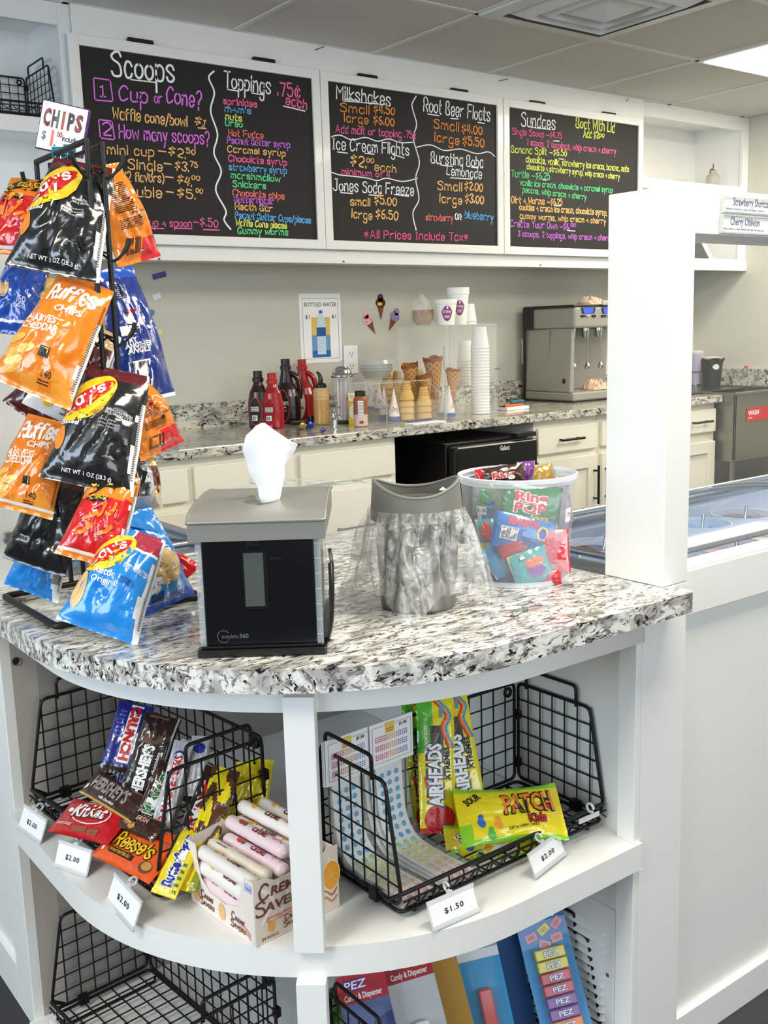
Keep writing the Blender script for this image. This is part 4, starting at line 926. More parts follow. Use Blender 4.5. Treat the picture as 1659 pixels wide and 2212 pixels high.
# printed cups on top
PUR = flat('#8f3f7d')
for i, (x, y, s, lb) in enumerate(((963, 693, 1.0, 'white foam cup with a purple logo sticker on the tall case, smaller of two'), (990, 692, 1.38, 'taller white foam cup with a purple logo sticker on the tall case'))):
    t = thing('logo_cup', lb, 'cup', ont(x, y, 3.16 if i == 0 else 3.24), -.65, group='logo cups')
    mb = MB(); h = .098 if i == 0 else .148; r0, r1 = (.034, .045) if i == 0 else (.033, .046)
    mb.lathe([(0, 0), (r0, 0), (r0+(r1-r0)*.8, h*.8), (r1, h*.82), (r1+.001, h), (r1-.002, h), (r0-.002, .003), (0, .003)], FOAM, 32); mb.build('cup', t)
    def mp(x, y, hh): a = -PI/2+x/r1; r = r0+(r1-r0)*y/h+.0007+hh; return Vector((r*math.cos(a), r*math.sin(a), y))
    mb = MB(); zc = h*.45; mb.decal(ell(.004, zc, .021, .030, 24, 0, 5), mp, PUR); mb.decal(ell(.004, zc+.004, .024, .020, 24, 0, 5), mp, PUR, .0002); mb.decal(stext('Granny', -.014, zc+.002, .012, .036, pen=.12), mp, PAPER, .0007); mb.decal(small_lines(-.008, zc-.018, .016, zc-.003, 3), mp, PAPER, .0007); mb.decal(ell(.005, zc+.022, .004, .006), mp, PAPER, .0007); mb.build('logo_sticker', t)
# bag of waffle bowls
t = thing('waffle_bowl_bag', 'clear bag of nested waffle bowls on top of the tall case', 'bag', ont(914, 697, 3.22), -.6)
BR = mat('bowl_waffle', '#a8783e', .6, bump=(120, .5))
for k in range(4):
    mb = MB(); z = k*.010; mb.lathe([(0, z+.002), (.026, z+.002), (.040, z+.020), (.044, z+.030), (.040, z+.029), (.024, z+.006), (0, z+.006)], BR, 28); mb.build('waffle_bowl', t)
BAGC = mat('clear_bag', '#f2f0ea', .12, alpha=.25, coat=1.0, bump=(30, .9, 1.5))
def bagf(u, v):
    a = 2*PI*u; r = (.050*(1-v**3*.75))*(1+.10*noise.noise(Vector((math.cos(a)*2, math.sin(a)*2, v*4)))); k = 1+.12*math.sin(a*5+v*3)*v
    return Vector((r*k*math.cos(a)-.012*v*v, r*k*math.sin(a), .002+.115*v+.01*v*math.sin(a*3)))
mb = MB(); mb.grid(bagf, 48, 24, BAGC); mb.build('bag_film', t)
# paper, pens, box cutter, white carton
o = tag(MB().box((-.085, -.022, 0), (.085, .022, .004), PAPER).build('notepad', loc=on_k(920, 914), rz=.10), 'white notepad lying along the worktop edge under a blue pen', 'notepad')
PEN = mat('pen_blue', '#1c2060', .3)
p = on_k(905, 913); t = thing('ballpoint_pen', 'dark blue pen lying on the white notepad', 'pen', p+Vector((0, 0, .009)), .10)
MB().tube([(-.06, 0, 0), (.06, 0, 0)], .0045, PEN, 10).build('barrel', t); MB().tube([(.06, 0, 0), (.072, 0, 0)], [.0045, .001], BLKP, 10).build('tip', t)
p = on_k(1108, 884); tag(MB().box((-.07, -.03, 0), (.07, .03, .012), PAPER).build('flat_carton', loc=p, rz=.08, bevel=.001), 'flat white carton under the box cutter and marker', 'box')
t = thing('box_cutter', 'orange box cutter on the flat white carton', 'box cutter', p+Vector((-.015, -.005, .0128)), .08); MB().box((-.045, -.009, 0), (.07, .009, .010), mat('cutter_orange', '#e0652a', .4)).build('body', t, bevel=.003); MB().box((-.07, -.006, .002), (-.045, .006, .006), BLKP).build('blade_guard', t)
t = thing('teal_marker', 'teal marker lying across the orange box cutter', 'marker', p+Vector((.02, .002, .0305)), .25); MB().tube([(-.04, 0, 0), (.045, 0, 0)], .0078, mat('teal', '#1f6f80', .4), 12).build('barrel', t); MB().tube([(.045, 0, 0), (.06, 0, 0)], .006, mat('teal', '#1f6f80', .4), 12).build('cap', t)
# ---------------------------------------------------------------- milkshake mixer
A2 = on_k(1238, 870); yf2 = A2.y; t = thing('milkshake_mixer', 'grey milkshake mixer with blue digital displays, partly behind the pillar', 'drink mixer', A2)
GM = mat('mixer_grey', '#a09f96', .35, .25, coat=.3); W2, D2, H2 = .40, .31, .435
mb = MB(); mb.box((0, 0, .004), (W2, D2, .045), GM); mb.build('base', t, bevel=.008)
mb = MB(); mb.box((-.004, -.004, 0), (W2+.004, D2+.004, .006), BLKP); mb.build('foot_rim', t)
mb = MB(); mb.add([(0.0, .16, .045), (W2, .16, .045), (W2, D2, .045), (0, D2, .045), (.012, .14, .33), (W2, .14, .33), (W2, D2, .33), (.012, D2, .33)], [(0,3,2,1), (4,5,6,7), (0,1,5,4), (1,2,6,5), (2,3,7,6), (3,0,4,7)], GM); mb.build('column', t, bevel=.006)
mb = MB(); mb.add([(0, .02, .045), (.03, .02, .045), (.03, .16, .045), (0, .16, .045), (.012, .02, .33), (.03, .02, .33), (.03, .16, .33), (.012, .16, .33)], [(0,3,2,1), (4,5,6,7), (0,1,5,4), (1,2,6,5), (2,3,7,6), (3,0,4,7)], GM); mb.build('side_cheek', t, bevel=.004)
mb = MB(); mb.box((.004, -.004, .330), (W2, D2, .425), GM); mb.build('head', t, bevel=.012, seg=3)
mb = MB(); mb.box((.0, .0, .421), (W2+.002, D2+.004, .434), BLKP); mb.box((-.006, D2-.06, .33), (.006, D2+.004, .43), BLKP); mb.box((-.003, D2-.012, 0), (.004, D2+.004, .33), BLKP); mb.build('top_cover', t, bevel=.004)
DB = mat('display_blue', '#2a3cff', .4, emit=1.2)
def fx(u, v): p = aty(u, v, yf2-.006); return p.x-A2.x, p.z-A2.z
for u in (1255, 1299):
    x, z = fx(u, 664); x1, z1 = fx(u+32, 677); mb = MB(); mb.add([(x, -.006, z), (x1, -.006, z), (x1-.010, -.006, z1), (x+.010, -.006, z1)], [(0,3,2,1)], BLKP); mb.add([(x+.014, -.0066, z-.003), (x1-.014, -.0066, z-.003), (x1-.020, -.0066, z1+.002), (x+.02, -.0066, z1+.002)], [(0,3,2,1)], DB); mb.build('display', t)
    for a, b, m_ in ((0, 9, BLKP), (12, 18, CHROME), (24, 32, BLKP)):
        xa, za = fx(u+a, 680); xb, zb = fx(u+b, 685); mb = MB(); mb.box((xa, -.009, zb), (xb, -.004, za), m_); mb.build('button', t, bevel=.0015)
x, z = fx(1300, 651); mb = MB(); mb.box((x, -.010, z-.016), (x+.05, -.004, z+.004), CHROME); mb.build('switch', t, bevel=.002)
x, z = fx(1210, 834); mb = MB(); mb.box((-.001, .05, .085), (.004, .065, .105), BLKP); mb.build('rocker_switch', t)
for x in (.075, .165, .255):
    mb = MB(); mb.lathe([(0, 0), (.017, 0), (.019, .03), (.019, .045)], CHROME, 20, (x, .08, .288)); mb.tube([(x-.006, .06, .32), (x-.006, .06, .17)], .0026, STEEL, 8); mb.lathe([(0, 0), (.012, .004), (.014, .018), (.007, .032), (0, .034)], CHROME, 16, (x-.006, .06, .140)); mb.build('spindle', t)
CL = mat('peach_cloth', '#dcbfa6', .9, bump=(200, .2))
def cloth(name, label, M, L, D, H, seed):
    mb = MB()
    def f(u, v):
        n = noise.noise(Vector((u*2.2, v*2.2, seed)))*.5+noise.noise(Vector((u*5, v*4, seed+4)))*.3
        fold = abs(math.sin(u*PI*2.3+v*1.5+seed))
        rr = abs(noise.noise(Vector((u*4+seed, v*7, seed*2.0))))
        return Vector(((u-.5)*L*(1-.3*abs(v-.5)+.3*n), (v-.5)*D*(1+.4*n), H*max(0, (math.sin(PI*u)**.35)*(math.sin(PI*v)**.4))*(.25+.75*fold)*(1-.9*rr)+.006*n*math.sin(PI*u)*math.sin(PI*v)+.001))
    mb.grid(f, 36, 22, CL); mb.grid(lambda u, v: f(u, v)*1.0+Vector((0, 0, -.0012 if 0 < v < 1 else 0)), 36, 22, CL, flip=True)
    o = mb.build(name); o.matrix_world = M; return tag(o, label, 'cloth', 'peach cleaning cloths')
xq = aty(1283, 645, yf2+.10).x; MM2 = Matrix.Translation((xq, yf2+.12, A2.z+.435))
cloth('folded_cloth', 'peach cloth folded on top of the milkshake mixer', MM2, .12, .10, .045, 1)
xq = aty(1288, 860, yf2+.06).x; cloth('folded_cloth', 'crumpled peach cloth on the base of the milkshake mixer', Matrix.Translation((xq, yf2+.07, A2.z+.046)), .11, .09, .055, 5)
# ---------------------------------------------------------------- things seen right of the pillar
A3 = on_k(1503, 852)
t = thing('black_tray_mat', 'black bar mat on the worktop, right of the pillar', 'mat', on_k(1530, 848), .05); MB().box((-.25, -.04, 0), (.26, .30, .012), BLKP).build('mat', t, bevel=.003)
p = on_k(1500, 838); p.z = ZK+.0135; t = thing('lavender_tumbler', 'lavender insulated tumbler beside the pillar edge', 'tumbler', p); LV = mat('lavender', '#a99fb8', .45)
MB().lathe([(0, 0), (.028, 0), (.030, .07), (.038, .075), (.042, .165), (0, .165)], LV, 28).build('body', t); MB().lathe([(.0425, .165), (.043, .178), (.036, .183), (0, .183)], mat('tumbler_lid', '#d9d9d6', .2, alpha=.7), 28).build('lid', t)
MB().lathe([(.0305, .001), (.031, .008), (.029, .008)], CHROME, 28).build('steel_base', t)
p = on_k(1537, 838); p.z = ZK+.0135; t = thing('black_canister', 'black lined canister with a round white sticker, right of the tumbler', 'canister', p); mb = MB(); mb.lathe([(0, 0), (.044, 0), (.054, .125), (.050, .125), (0, .12)], mat('canister_black', '#1f2120', .5), 32); mb.build('body', t)
mb = MB(); mb.grid(lambda u, v: Vector(((.054+.006*math.sin(u*40)*v+.004*v)*math.cos(2*PI*u), (.054+.006*math.sin(u*40)*v+.004*v)*math.sin(2*PI*u), .115+.022*v+.004*math.sin(u*31))), 60, 5, mat('liner_black', '#161817', .4)); mb.build('liner', t)
mb = MB(); mb.decal(ell(-.028, .098, .014, .014), lambda x, y, h: Vector((x, -math.sqrt(max(.0520**2-x*x, 1e-6))-.0025, y)), mat('sticker_pale', '#cfd8cc', .6)); mb.build('sticker', t)
MB().lathe([(0, .14), (.05, .142), (.052, .146), (.0, .15)], mat('cup_white', '#e3e3da', .5), 24).build('white_lid', t)
t = thing('black_pump', 'dark rounded pump top standing behind the black canister', 'pump', (4.22, 3.20, ZK+.0135)); MB().lathe([(0, 0), (.03, 0), (.03, .15), (.018, .19), (.018, .225), (.012, .235), (0, .238)], mat('pump_dark', '#39363a', .3, coat=.4), 24).build('body', t); MB().box((-.006, -.03, .20), (.006, -.018, .23), CHROME).build('trigger', t)
p = atx(1612, 792, 4.838); t = thing('orange_clip', 'small orange-red knob standing on the right backsplash', 'clip', (4.838, p.y, 1.0078)); MB().lathe([(0, 0), (.007, 0), (.009, .010), (.007, .016), (0, .016)], mat('orange_red', '#d8502e', .4), 16).build('knob', t)
# in the wall cabinet, right
ZS = 1.933
p = atz(1592, 408, ZS); t = thing('glass_jar', 'small glass jar with a wire clasp on the upper right cabinet shelf', 'jar', (4.69, 3.36, ZS)); MB().lathe([(0, 0), (.034, 0), (.036, .055), (.022, .075), (.020, .085), (.018, .085), (.020, .073), (.033, .054), (.031, .003), (0, .003)], mat('jar_glass', '#cfcabc', .06, alpha=.45, coat=1), 24).build('body', t)
mb = MB(); mb.tube([(-.024, 0, .075), (-.018, 0, .092), (.018, 0, .088), (.024, 0, .072)], .003, mat('clasp', '#6a4434', .4, .5), 6); mb.tube([(0, 0, .09), (.002, .0, .118)], .003, mat('clasp', '#6a4434', .4, .5), 6); mb.build('clasp', t)
t = thing('glass_dish', 'nearly invisible clear glass dish on the upper right cabinet shelf', 'dish', (4.48, 3.42, ZS)); MB().lathe([(0, 0), (.03, 0), (.06, .03), (.058, .03), (.028, .003), (0, .003)], mat('dish_glass', '#e4e1d6', .05, alpha=.3, coat=1), 28).build('bowl', t)
ZL = Z0+.031
t = thing('leaning_tablet', 'tablet with a white frame leaning in the lower right cabinet cubby', 'tablet', (4.36, 3.33, ZL), .0)
mb = MB(); mb.M = Matrix.Rotation(-.55, 4, 'X'); mb.box((0, 0, 0), (.34, .008, .16), PAPER); mb.build('frame', t, bevel=.002); mb = MB(); mb.M = Matrix.Rotation(-.55, 4, 'X'); mb.box((.02, -.002, .015), (.30, -.0005, .145), mat('screen_dark', '#3b3a34', .3, coat=.6)); mb.build('screen', t)
t = thing('dark_pouch', 'small dark pouch in the right corner of the lower cabinet cubby', 'pouch', (4.745, 3.33, ZL)); mb = MB(); mb.grid(lambda u, v: Vector(((u-.5)*.085, (v-.5)*.07, .022*(math.sin(PI*u)*math.sin(PI*v))**.4)), 14, 12, mat('pouch_dark', '#2a2926', .7)); mb.build('body', t)
t = thing('pink_cup_stack', 'pink and white printed cup beside the tablet in the lower cabinet cubby', 'cup', (4.30, 3.32, ZL)); MB().lathe([(0, 0), (.024, 0), (.030, .06, mat('cup_pink', '#b987a6', .5)), (.034, .10, PAPER), (.031, .10, PAPER), (0, .01, PAPER)], PAPER, 24).build('cup', t)
t = thing('black_box', 'small black box at the back of the lower right cabinet cubby', 'box', (4.33, 3.45, ZL)); MB().box((-.02, 0, 0), (.13, .07, .155), BLKP).build('body', t, bevel=.002)
# ================================================================ FOREGROUND: soft packets
def pillow(W, H, T, seed=0, seal=.045, expo=.5, sharp=2.6, waist=.10, crease=.004, bend=0.0, lean=0.0, skew=0.0, pinch=0.0):
    """returns surf(x, z, h, side) for metric x in [-W/2,W/2], z in [0,H]; side +1 faces local -y"""
    def S(x, z, h=0.0, side=1):
        u = max(-1, min(1, x/(W/2))); v = max(0, min(1, z/H)); w = max(0.0, min(1.0, (v-seal)/(1-2*seal)))
        e = max(0.0, math.sin(PI*w))**expo; au = abs(u)
        p = e*max(0.0, 1-au**sharp)**.65
        n = noise.noise(Vector((u*1.6+seed*3.1, v*2.3, seed*1.7+side)))
        r = abs(noise.noise(Vector((u*2.4+seed, v*3.4+seed*2, seed+side*5)))); rad = math.cos(u*11+seed)*math.exp(-min(w, 1-w)/.10)
        d = T/2*p*(1+.30*n)-crease*(1-min(1, r*5))*p-crease*.6*rad*min(1, 8*min(w, 1-w))*(1-au)
        zz = z-pinch*.10*H*(1-au)*(1 if v < .12 else 0)*0; xx = W/2*u*(1-waist*e)*(1+pinch*.22-pinch*(v**2.2))+skew*v*v*W+pinch*.02*W*noise.noise(Vector((v*4, seed, u)))
        wv = .0006*math.cos(u*W*700) if (v < seal or v > 1-seal) else 0.0
        return Vector((xx, wv-side*(max(0, d)+.0004)-(h if side > 0 else -h)+bend*math.sin(PI*v)*H+lean*u*v, zz))
    return S
def packet(name, label, cat, M, W, H, T, matfn, decals, back=None, group=None, nu=26, nv=36, parent=None, hor=False, **kw):
    if hor:
        B_ = pillow(H, W, T, **kw)
        def S_(x, z, h=0.0, side=1): p = B_(z-H/2, x+W/2, h, side); return Vector((p.z-W/2, p.y, p.x+H/2))
    else: S_ = pillow(W, H, T, **kw)
    mb = MB()
    fr = lambda u, v: S_((u-.5)*W, v*H, 0, 1); bk = lambda u, v: S_((u-.5)*W, v*H, 0, -1)
    mf = matfn if callable(matfn) else (lambda u, v: matfn); bf = (back if callable(back) else (lambda u, v: back)) if back else mf
    mb.grid(fr, nu, nv, None, True, mf); mb.grid(bk, nu, nv, None, True, bf, True)
    if cat == 'snack bag' and callable(matfn):
        decals = list(decals)+[(small_lines(W*.462, H*.12, W*.485, H*.85, 40, random.Random(3)), iK, .5)]
    for d in decals:
        side = 1; m = d[1]
        if len(d) > 3 and d[3] < 0: side = -1
        hh = .0005+(d[2] if len(d) > 2 else 0)*.0004
        if side > 0: mb.decal(d[0], lambda x, y, h: S_(x, y, hh, 1), m)
        else: mb.decal(d[0], lambda x, y, h: S_(-x, y, hh, -1), m)
    o = mb.build(name); o.matrix_world = M
    return tag(o, label, cat, group)
ORG, RED, BLUE, NAV, DKG, MAR, YEL, LBL, WHT, TAN = [foil(c) for c in ('#e8821e', '#cf1a1f', '#1d4fb0', '#152f80', '#1b1d1f', '#4a1512', '#f2c61c', '#1f86d8', '#e9e9ea', '#c9a878')]
iW, iK, iY, iR, iO, iDR, iTan, iG = [ink(c) for c in ('#f4f4f2', '#15151a', '#f5c823', '#c4161c', '#f08a24', '#8f1219', '#d9b57c', '#8c8e90')]
def outlined(s, x, y, h, w, f, o, rot=0, bold=.05, shear=0, layer=3, **k):
    """filled lettering with a contrasting outline -> two decals"""
    return [(ftext(s, x, y, h, w, rot, bold+.07, shear, **k), o, layer), (ftext(s, x, y, h, w, rot, bold, shear, **k), f, layer+1.2)]
def lays(W, H, base, low, sub):
    d = []; cx, cy = -W*.22, H*.69; k = W/.12
    d += [(ell(cx, cy, .046*k, .030*k, 32, .75, 6), iY, 1), (ell(cx, cy, .044*k, .0135*k, 32, .75, 5), iR, 2.2), (stext("Lay's", cx-.022*k, cy-.028*k, .019*k, .062*k, pen=.2, rot=.75), iW, 3.4)]
    d += [(stext('GUARANTEED FRESH', W*.08, H*.60, .0035, .04, pen=.16, rot=-.05), iW, 1), (stext('UNTIL PRINTED DATE', W*.08, H*.575, .003, .04, pen=.16, rot=-.05), iW, 1)]
    if sub == 'black':
        d += [(small_lines(W*.02, H*.46, W*.26, H*.54, 3), iG, 1), (poly([(W*.14, H*.24), (W*.28, H*.235), (W*.21, H*.29)]), iG, 1), (poly([(W*.165, H*.247), (W*.255, H*.244), (W*.21, H*.277)]), base_ink['k'], 2), (ftext('NET WT 1 OZ (28.3 g)', -W*.28, H*.075, .0055, .07, bold=.02), iW, 1), (ell(-W*.40, H*.33, W*.07, H*.10, 20, .1, 4), iO, 1), (ftext('Baked', -W*.46, H*.44, .007, .032, bold=.03), iW, 1)]
    else:
        d += [(ftext('Kettle', -W*.30, H*.46, .010, .034, bold=.02), iW, 1), (ftext('Original', -W*.30, H*.39, .008, .042, bold=.02), iW, 1), (ell(-W*.40, H*.30, W*.09, H*.17, 24, .12, 5), iTan, 1), (small_lines(W*.08, H*.44, W*.30, H*.5, 3), base_ink['nb'], 1)]
    return d
base_ink = {'k': ink('#26292b'), 'nb': ink('#12408f')}
def whiteback(W, H, seed=1, strip=True):
    """nutrition panel / barcode print on the back of a bag"""
    rg = random.Random(seed); d = [(small_lines(-W*.36, H*.50, W*.05, H*.80, 16, rg), iK, 1, -1), (small_lines(-W*.36, H*.34, W*.1, H*.44, 6, rg), iK, 1, -1)]
    d += [(barcode(-W*.32, H*.09, W*.0, H*.24, 26), iK, 1, -1), (ell(W*.0, H*.64, W*.07, H*.018, 16), iR, 2, -1), (ftext('smartlabel', -W*.14, H*.46, .006, .035), iK, 1, -1), (rect(W*.02, H*.40, W*.09, H*.445, 2), iK, 1, -1)]
    return d
FC = -CF
def bag(name, label, pT, pB, W, T, dT, dB, N, matfn, decals, back=WHT, seed=0, H=None, roll=0.0, group=None, **kw):
    PT = atd(*pT, dT); PB = atd(*pB, dB); Hh = (PT-PB).length; T *= 1.35; W *= 1.08
    n = Vector(N)
    M = frame(PB, PT, n)
    dd = decals(W, Hh) if callable(decals) else decals
    kw.setdefault('expo', .62); kw.setdefault('pinch', .38); kw.setdefault('crease', .0075)
    return packet(name, label, 'snack bag', M, W, Hh, T, matfn, dd, back, group, seed=seed, **kw)
NV = (-.60, -.76, .18); NL = (-.95, -.25, .1); NR = (.35, -.93, .1)
def bands(*bs):
    """bs: (v_limit, material) from the bottom"""
    def f(u, v):
        for lim, m in bs:
            if v < lim: return m
        return bs[-1][1]
    return f
def sidewhite(f, e=.90, s=1):
    e = e+.03
    return lambda u, v: (WHT if (u > e-.03*math.sin(v*5)+.02*math.sin(v*17)) else f(u, v)) if s > 0 else (WHT if u < 1-e else f(u, v))
def cheet(W, H, hot=False):
    d = [(merge([ribbon(_smooth([(-W*.42, H*.70), (-W*.2, H*.82), (W*.1, H*.86), (W*.40, H*.96)], 4), .030)]), iK, 1)]
    d += [(ftext('CHEETOS', -W*.40, H*.70, .019, W*.80, .26, .07, 0), iK, 2), (ftext('CHEETOS', -W*.39, H*.708, .017, W*.78, .26, .02, 0), ink('#f3e53a'), 3.2)]
    d += [(ell(-W*.14, H*.60, W*.20, H*.035, 20, .2, 4), iK, 1), (ftext('Crunchy', -W*.28, H*.575, .009, W*.32, .2, .03), iY, 2.2)]
    rg = random.Random(3 if hot else 4); CH = ink('#f3842a')
    for k in range(8): x, y, r = rg.uniform(-.34, .2)*W, rg.uniform(.20, .52)*H, rg.uniform(.2, 1.3); d.append((ribbon(_smooth([(x, y), (x+.010*math.cos(r), y+.010*math.sin(r)), (x+.020*math.cos(r+.2), y+.020*math.sin(r+.2))], 3), .0055), CH, 1+k*.25))
    d += [(ribbon([(-W*.34, H*.42), (W*.0, H*.62)], .002), iW, 3.4), (ribbon([(-W*.30, H*.39), (W*.05, H*.60)], .0015), iW, 3.4), (ftext('150', W*.06, H*.27, .009, .014), iDR, 1), (small_lines(W*.06, H*.22, W*.18, H*.26, 2), iDR, 1)]
    return d
def ruff(W, H):
    d = [(stext('Ruffles', -W*.36, H*.72, .026, W*.72, pen=.20, rot=.12), iW, 1), (ftext('CHIPS', -W*.12, H*.63, .010, W*.40, .12, .05), iW, 1), (ftext('HARVEST', -W*.42, H*.50, .011, W*.52, .1, .05), ink('#f7ece0'), 1), (ftext('CHEDDAR', -W*.42, H*.43, .011, W*.52, .1, .05), ink('#f7ece0'), 1)]
    d += [(poly([(-W*.03+x*W*.13, H*.27+y*H*.075) for x, y in ((0, 0), (1, 0), (1, 1), (0, 1))]), iK, 1), (rect(-W*.015, H*.277, W*.085, H*.337, 2), iY, 2), (rect(W*.01, H*.29, W*.06, H*.32, 2), iK, 3)]
    rg = random.Random(9); C1, C2 = ink('#efb04a'), ink('#f6d98a')
    for k in range(5): d.append((ell(-W*.28+rg.uniform(-.1, .1)*W, H*(.12+.055*k), W*.12, H*.035, 16, .5, 3), (C1, C2)[k % 2], 1+.3*k))
    d += [(ftext('140', W*.06, H*.14, .010, .017), iK, 1), (small_lines(W*.06, H*.09, W*.2, H*.13, 2), iK, 1)]
    return d
OR2 = foil('#f09a35')
facet = lambda u, v: OR2 if (noise.noise(Vector((math.floor(u*5+v*3), math.floor(v*7-u*2), 3.3))) > .05 and v < .5) else ORG
RK = dict(group=None)
G1 = 'snack bags hanging on the rack'
bag('chip_bag', 'dark grey chips bag with a yellow oval logo, upper of two on the rack', (183, 352), (112, 592), .118, .05, 1.50, 1.46, NV, sidewhite(lambda u, v: foil('#5c1a1c') if v > .9 else DKG, .93), lambda W, H: lays(W, H, 'k', None, 'black'), seed=1, group=G1)
bag('chip_bag', 'dark grey chips bag with a yellow oval logo, lower of two on the rack', (258, 800), (185, 1052), .118, .052, 1.50, 1.46, NV, sidewhite(lambda u, v: foil('#5c1a1c') if v > .9 else DKG, .93), lambda W, H: lays(W, H, 'k', None, 'black'), seed=4, group=G1)
bag('chip_bag', 'bright blue chips bag at the front bottom of the rack, hanging over the counter', (303, 1150), (208, 1366), .100, .055, 1.46, 1.40, NV, sidewhite(lambda u, v: foil('#a83048') if (v > .80 and u > .45) else (WHT if v > .775 and u > .42 else LBL), .90), lambda W, H: lays(W, H, 'b', None, 'blue'), seed=7, group=G1)
bag('chip_bag', 'red and orange crunchy cheese snack bag at the far left top of the rack', (72, 388), (30, 552), .090, .045, 1.60, 1.56, NV, bands((.06, ORG), (.09, WHT), (.66, RED), (1.1, ORG)), lambda W, H: cheet(W, H, True), seed=2, group=G1)
bag('chip_bag', 'red and orange crunchy cheese snack bag in the lower middle of the rack', (262, 1012), (188, 1214), .082, .042, 1.485, 1.44, NV, sidewhite(lambda u, v: ORG if v < .05 else (WHT if v < .075 else (RED if v < .62+.1*(u-.5) else ORG)), .93), lambda W, H: cheet(W, H), seed=3, group=G1)
bag('chip_bag', 'orange cheddar chips bag in the upper middle of the rack, leaning left', (190, 606), (62, 850), .108, .050, 1.49, 1.45, NV, sidewhite(facet, .95), ruff, seed=5, group=G1)
bag('chip_bag', 'orange cheddar chips bag at the left middle of the rack, below the leaning one', (108, 905), (40, 1105), .088, .045, 1.53, 1.50, NV, lambda u, v: WHT if .055 < v < .08 else facet(u, v), ruff, seed=6, group=G1)
bag('chip_bag', 'dark blue chips bag at the left edge of the rack', (62, 562), (22, 722), .080, .045, 1.60, 1.56, NV, lambda u, v: WHT if .10 < v < .13 else BLUE, lambda W, H: [(stext('Ruffles', -W*.34, H*.80, .016, W*.6, pen=.2, rot=.15), iW, 1), (ell(-W*.2, H*.46, W*.16, H*.10, 20, 0, 4), iTan, 1), (ftext('150', W*.08, H*.32, .009, .017), iW, 1), (small_lines(W*.06, H*.27, W*.22, H*.31, 2), iW, 1)], seed=8, group=G1)
bag('chip_bag', 'maroon and tan chips bag behind the leaning orange bag', (216, 706), (120, 905), .092, .04, 1.56, 1.56, (-.4, -.9, .1), sidewhite(bands((.18, WHT), (.82, MAR), (1.1, TAN)), .85), lambda W, H: [(ftext('GUARANTEED FRESH', -W*.3, H*.66, .004, .045, -.1, .02), iW, 1), (ribbon(_smooth([(-W*.4, H*.6), (0, H*.5), (W*.3, H*.45)], 4), .0012), iTan, 1), (barcode(W*.02, H*.06, W*.3, H*.15), iK, 1), (ell(-W*.2, H*.11, .008, .005), iY, 1)], seed=9, group=G1)
bag('chip_bag', 'dark maroon chips bag low at the left, behind the orange cheddar bags', (150, 792), (62, 905), .085, .04, 1.60, 1.58, NV, MAR, lambda W, H: [(ftext('BEEF', -W*.2, H*.4, .012, .05, 0, .05), ink('#cdb9a2'), 1), (small_lines(-W*.2, H*.22, W*.3, H*.32, 3), iG, 1)], seed=10, group=G1)
bag('chip_bag', 'pale yellow chips bag glimpsed between the blue and orange bags', (106, 600), (72, 700), .052, .03, 1.60, 1.58, NV, foil('#d8bd62'), [], seed=11, group=G1)
bag('chip_bag', 'black glossy chips bag low at the left of the rack, pointed at the bottom', (140, 1030), (72, 1226), .090, .045, 1.545, 1.53, (-.75, -.65, .1), lambda u, v: foil('#4a1014') if v > .88 else foil('#131416'), lambda W, H: [(ftext('OZ', -W*.25, H*.86, .008, .016), iG, 1)], seed=12, group=G1, waist=.02)
bag('chip_bag', 'blue chips bag behind the black one at the lower left of the rack', (130, 1100), (66, 1282), .078, .04, 1.60, 1.60, NV, sidewhite(lambda u, v: LBL if v < .78 else foil('#9a2436'), .84), lambda W, H: [(barcode(W*.36, H*.2, W*.48, H*.5, 14), iK, 1)], seed=13, group=G1)
# bags turned away on the right side of the rack: printed backs show
NB = (.25, -.95, .12)
bag('chip_bag', 'orange cheese snack bag showing its white label back, top right of the rack', (226, 356), (302, 566), .078, .045, 1.60, 1.64, NB, (lambda u, v: RED if (v < .22 and u > .55) else ORG), lambda W, H: [(poly([(-W*.46, H*.12), (W*.08, H*.10), (W*.06, H*.88), (-W*.44, H*.9)]), ink('#dcdcdf'), 1)]+[(a, m, l+1.2) for a, m, l, *_ in whiteback(W, H)], back=ORG, seed=14, group=G1)
def withred(f, lim=.20): return lambda u, v: RED if (v < lim and u > .48) else f(u, v)

bag('chip_bag', 'orange cheese snack bag showing its label back, halfway down the right side', (282, 826), (352, 975), .078, .045, 1.56, 1.58, NB, withred(lambda u, v: ORG, .28), lambda W, H: [(poly([(-W*.47, H*.10), (W*.04, H*.10), (W*.02, H*.80), (-W*.45, H*.86)]), ink('#dcdcdf'), 1)]+[(a, m, l+1.2) for a, m, l, *_ in whiteback(W, H)], back=ORG, seed=15, group=G1)
bag('chip_bag', 'dark blue corn chips bag reading Try another angle, right of the rack', (246, 578), (322, 866), .094, .045, 1.59, 1.62, NB, lambda u, v: WHT if v < .025 else (NAV if v < .92 else BLUE), lambda W, H: [(poly([(-W*.44, H*.60), (-W*.06, H*.55), (-W*.02, H*.86), (-W*.30, H*.9)]), ink('#dcdcdf'), 1), (small_lines(-W*.30, H*.76, -W*.10, H*.88, 8), iK, 2.2), (ell(-W*.12, H*.66, W*.09, H*.013, 16), iR, 2.4), (rect(-W*.38, H*.49, -W*.06, H*.56, 3), iW, 1), (rect(-W*.22, H*.497, -W*.12, H*.535, 2), iK, 2.2), (ftext('TRY', -W*.36, H*.435, .0075, .020, 0, .05), iW, 1), (ftext('ANOTHER', -W*.36, H*.395, .0075, .045, 0, .05), iW, 1), (ftext('ANGLE', -W*.34, H*.355, .0085, .040, 0, .05), iW, 1), (rect(-W*.36, H*.10, W*.02, H*.30, 4), iW, 1), (barcode(-W*.33, H*.12, -W*.02, H*.29), iK, 2.2)], back=WHT, seed=16, group=G1)
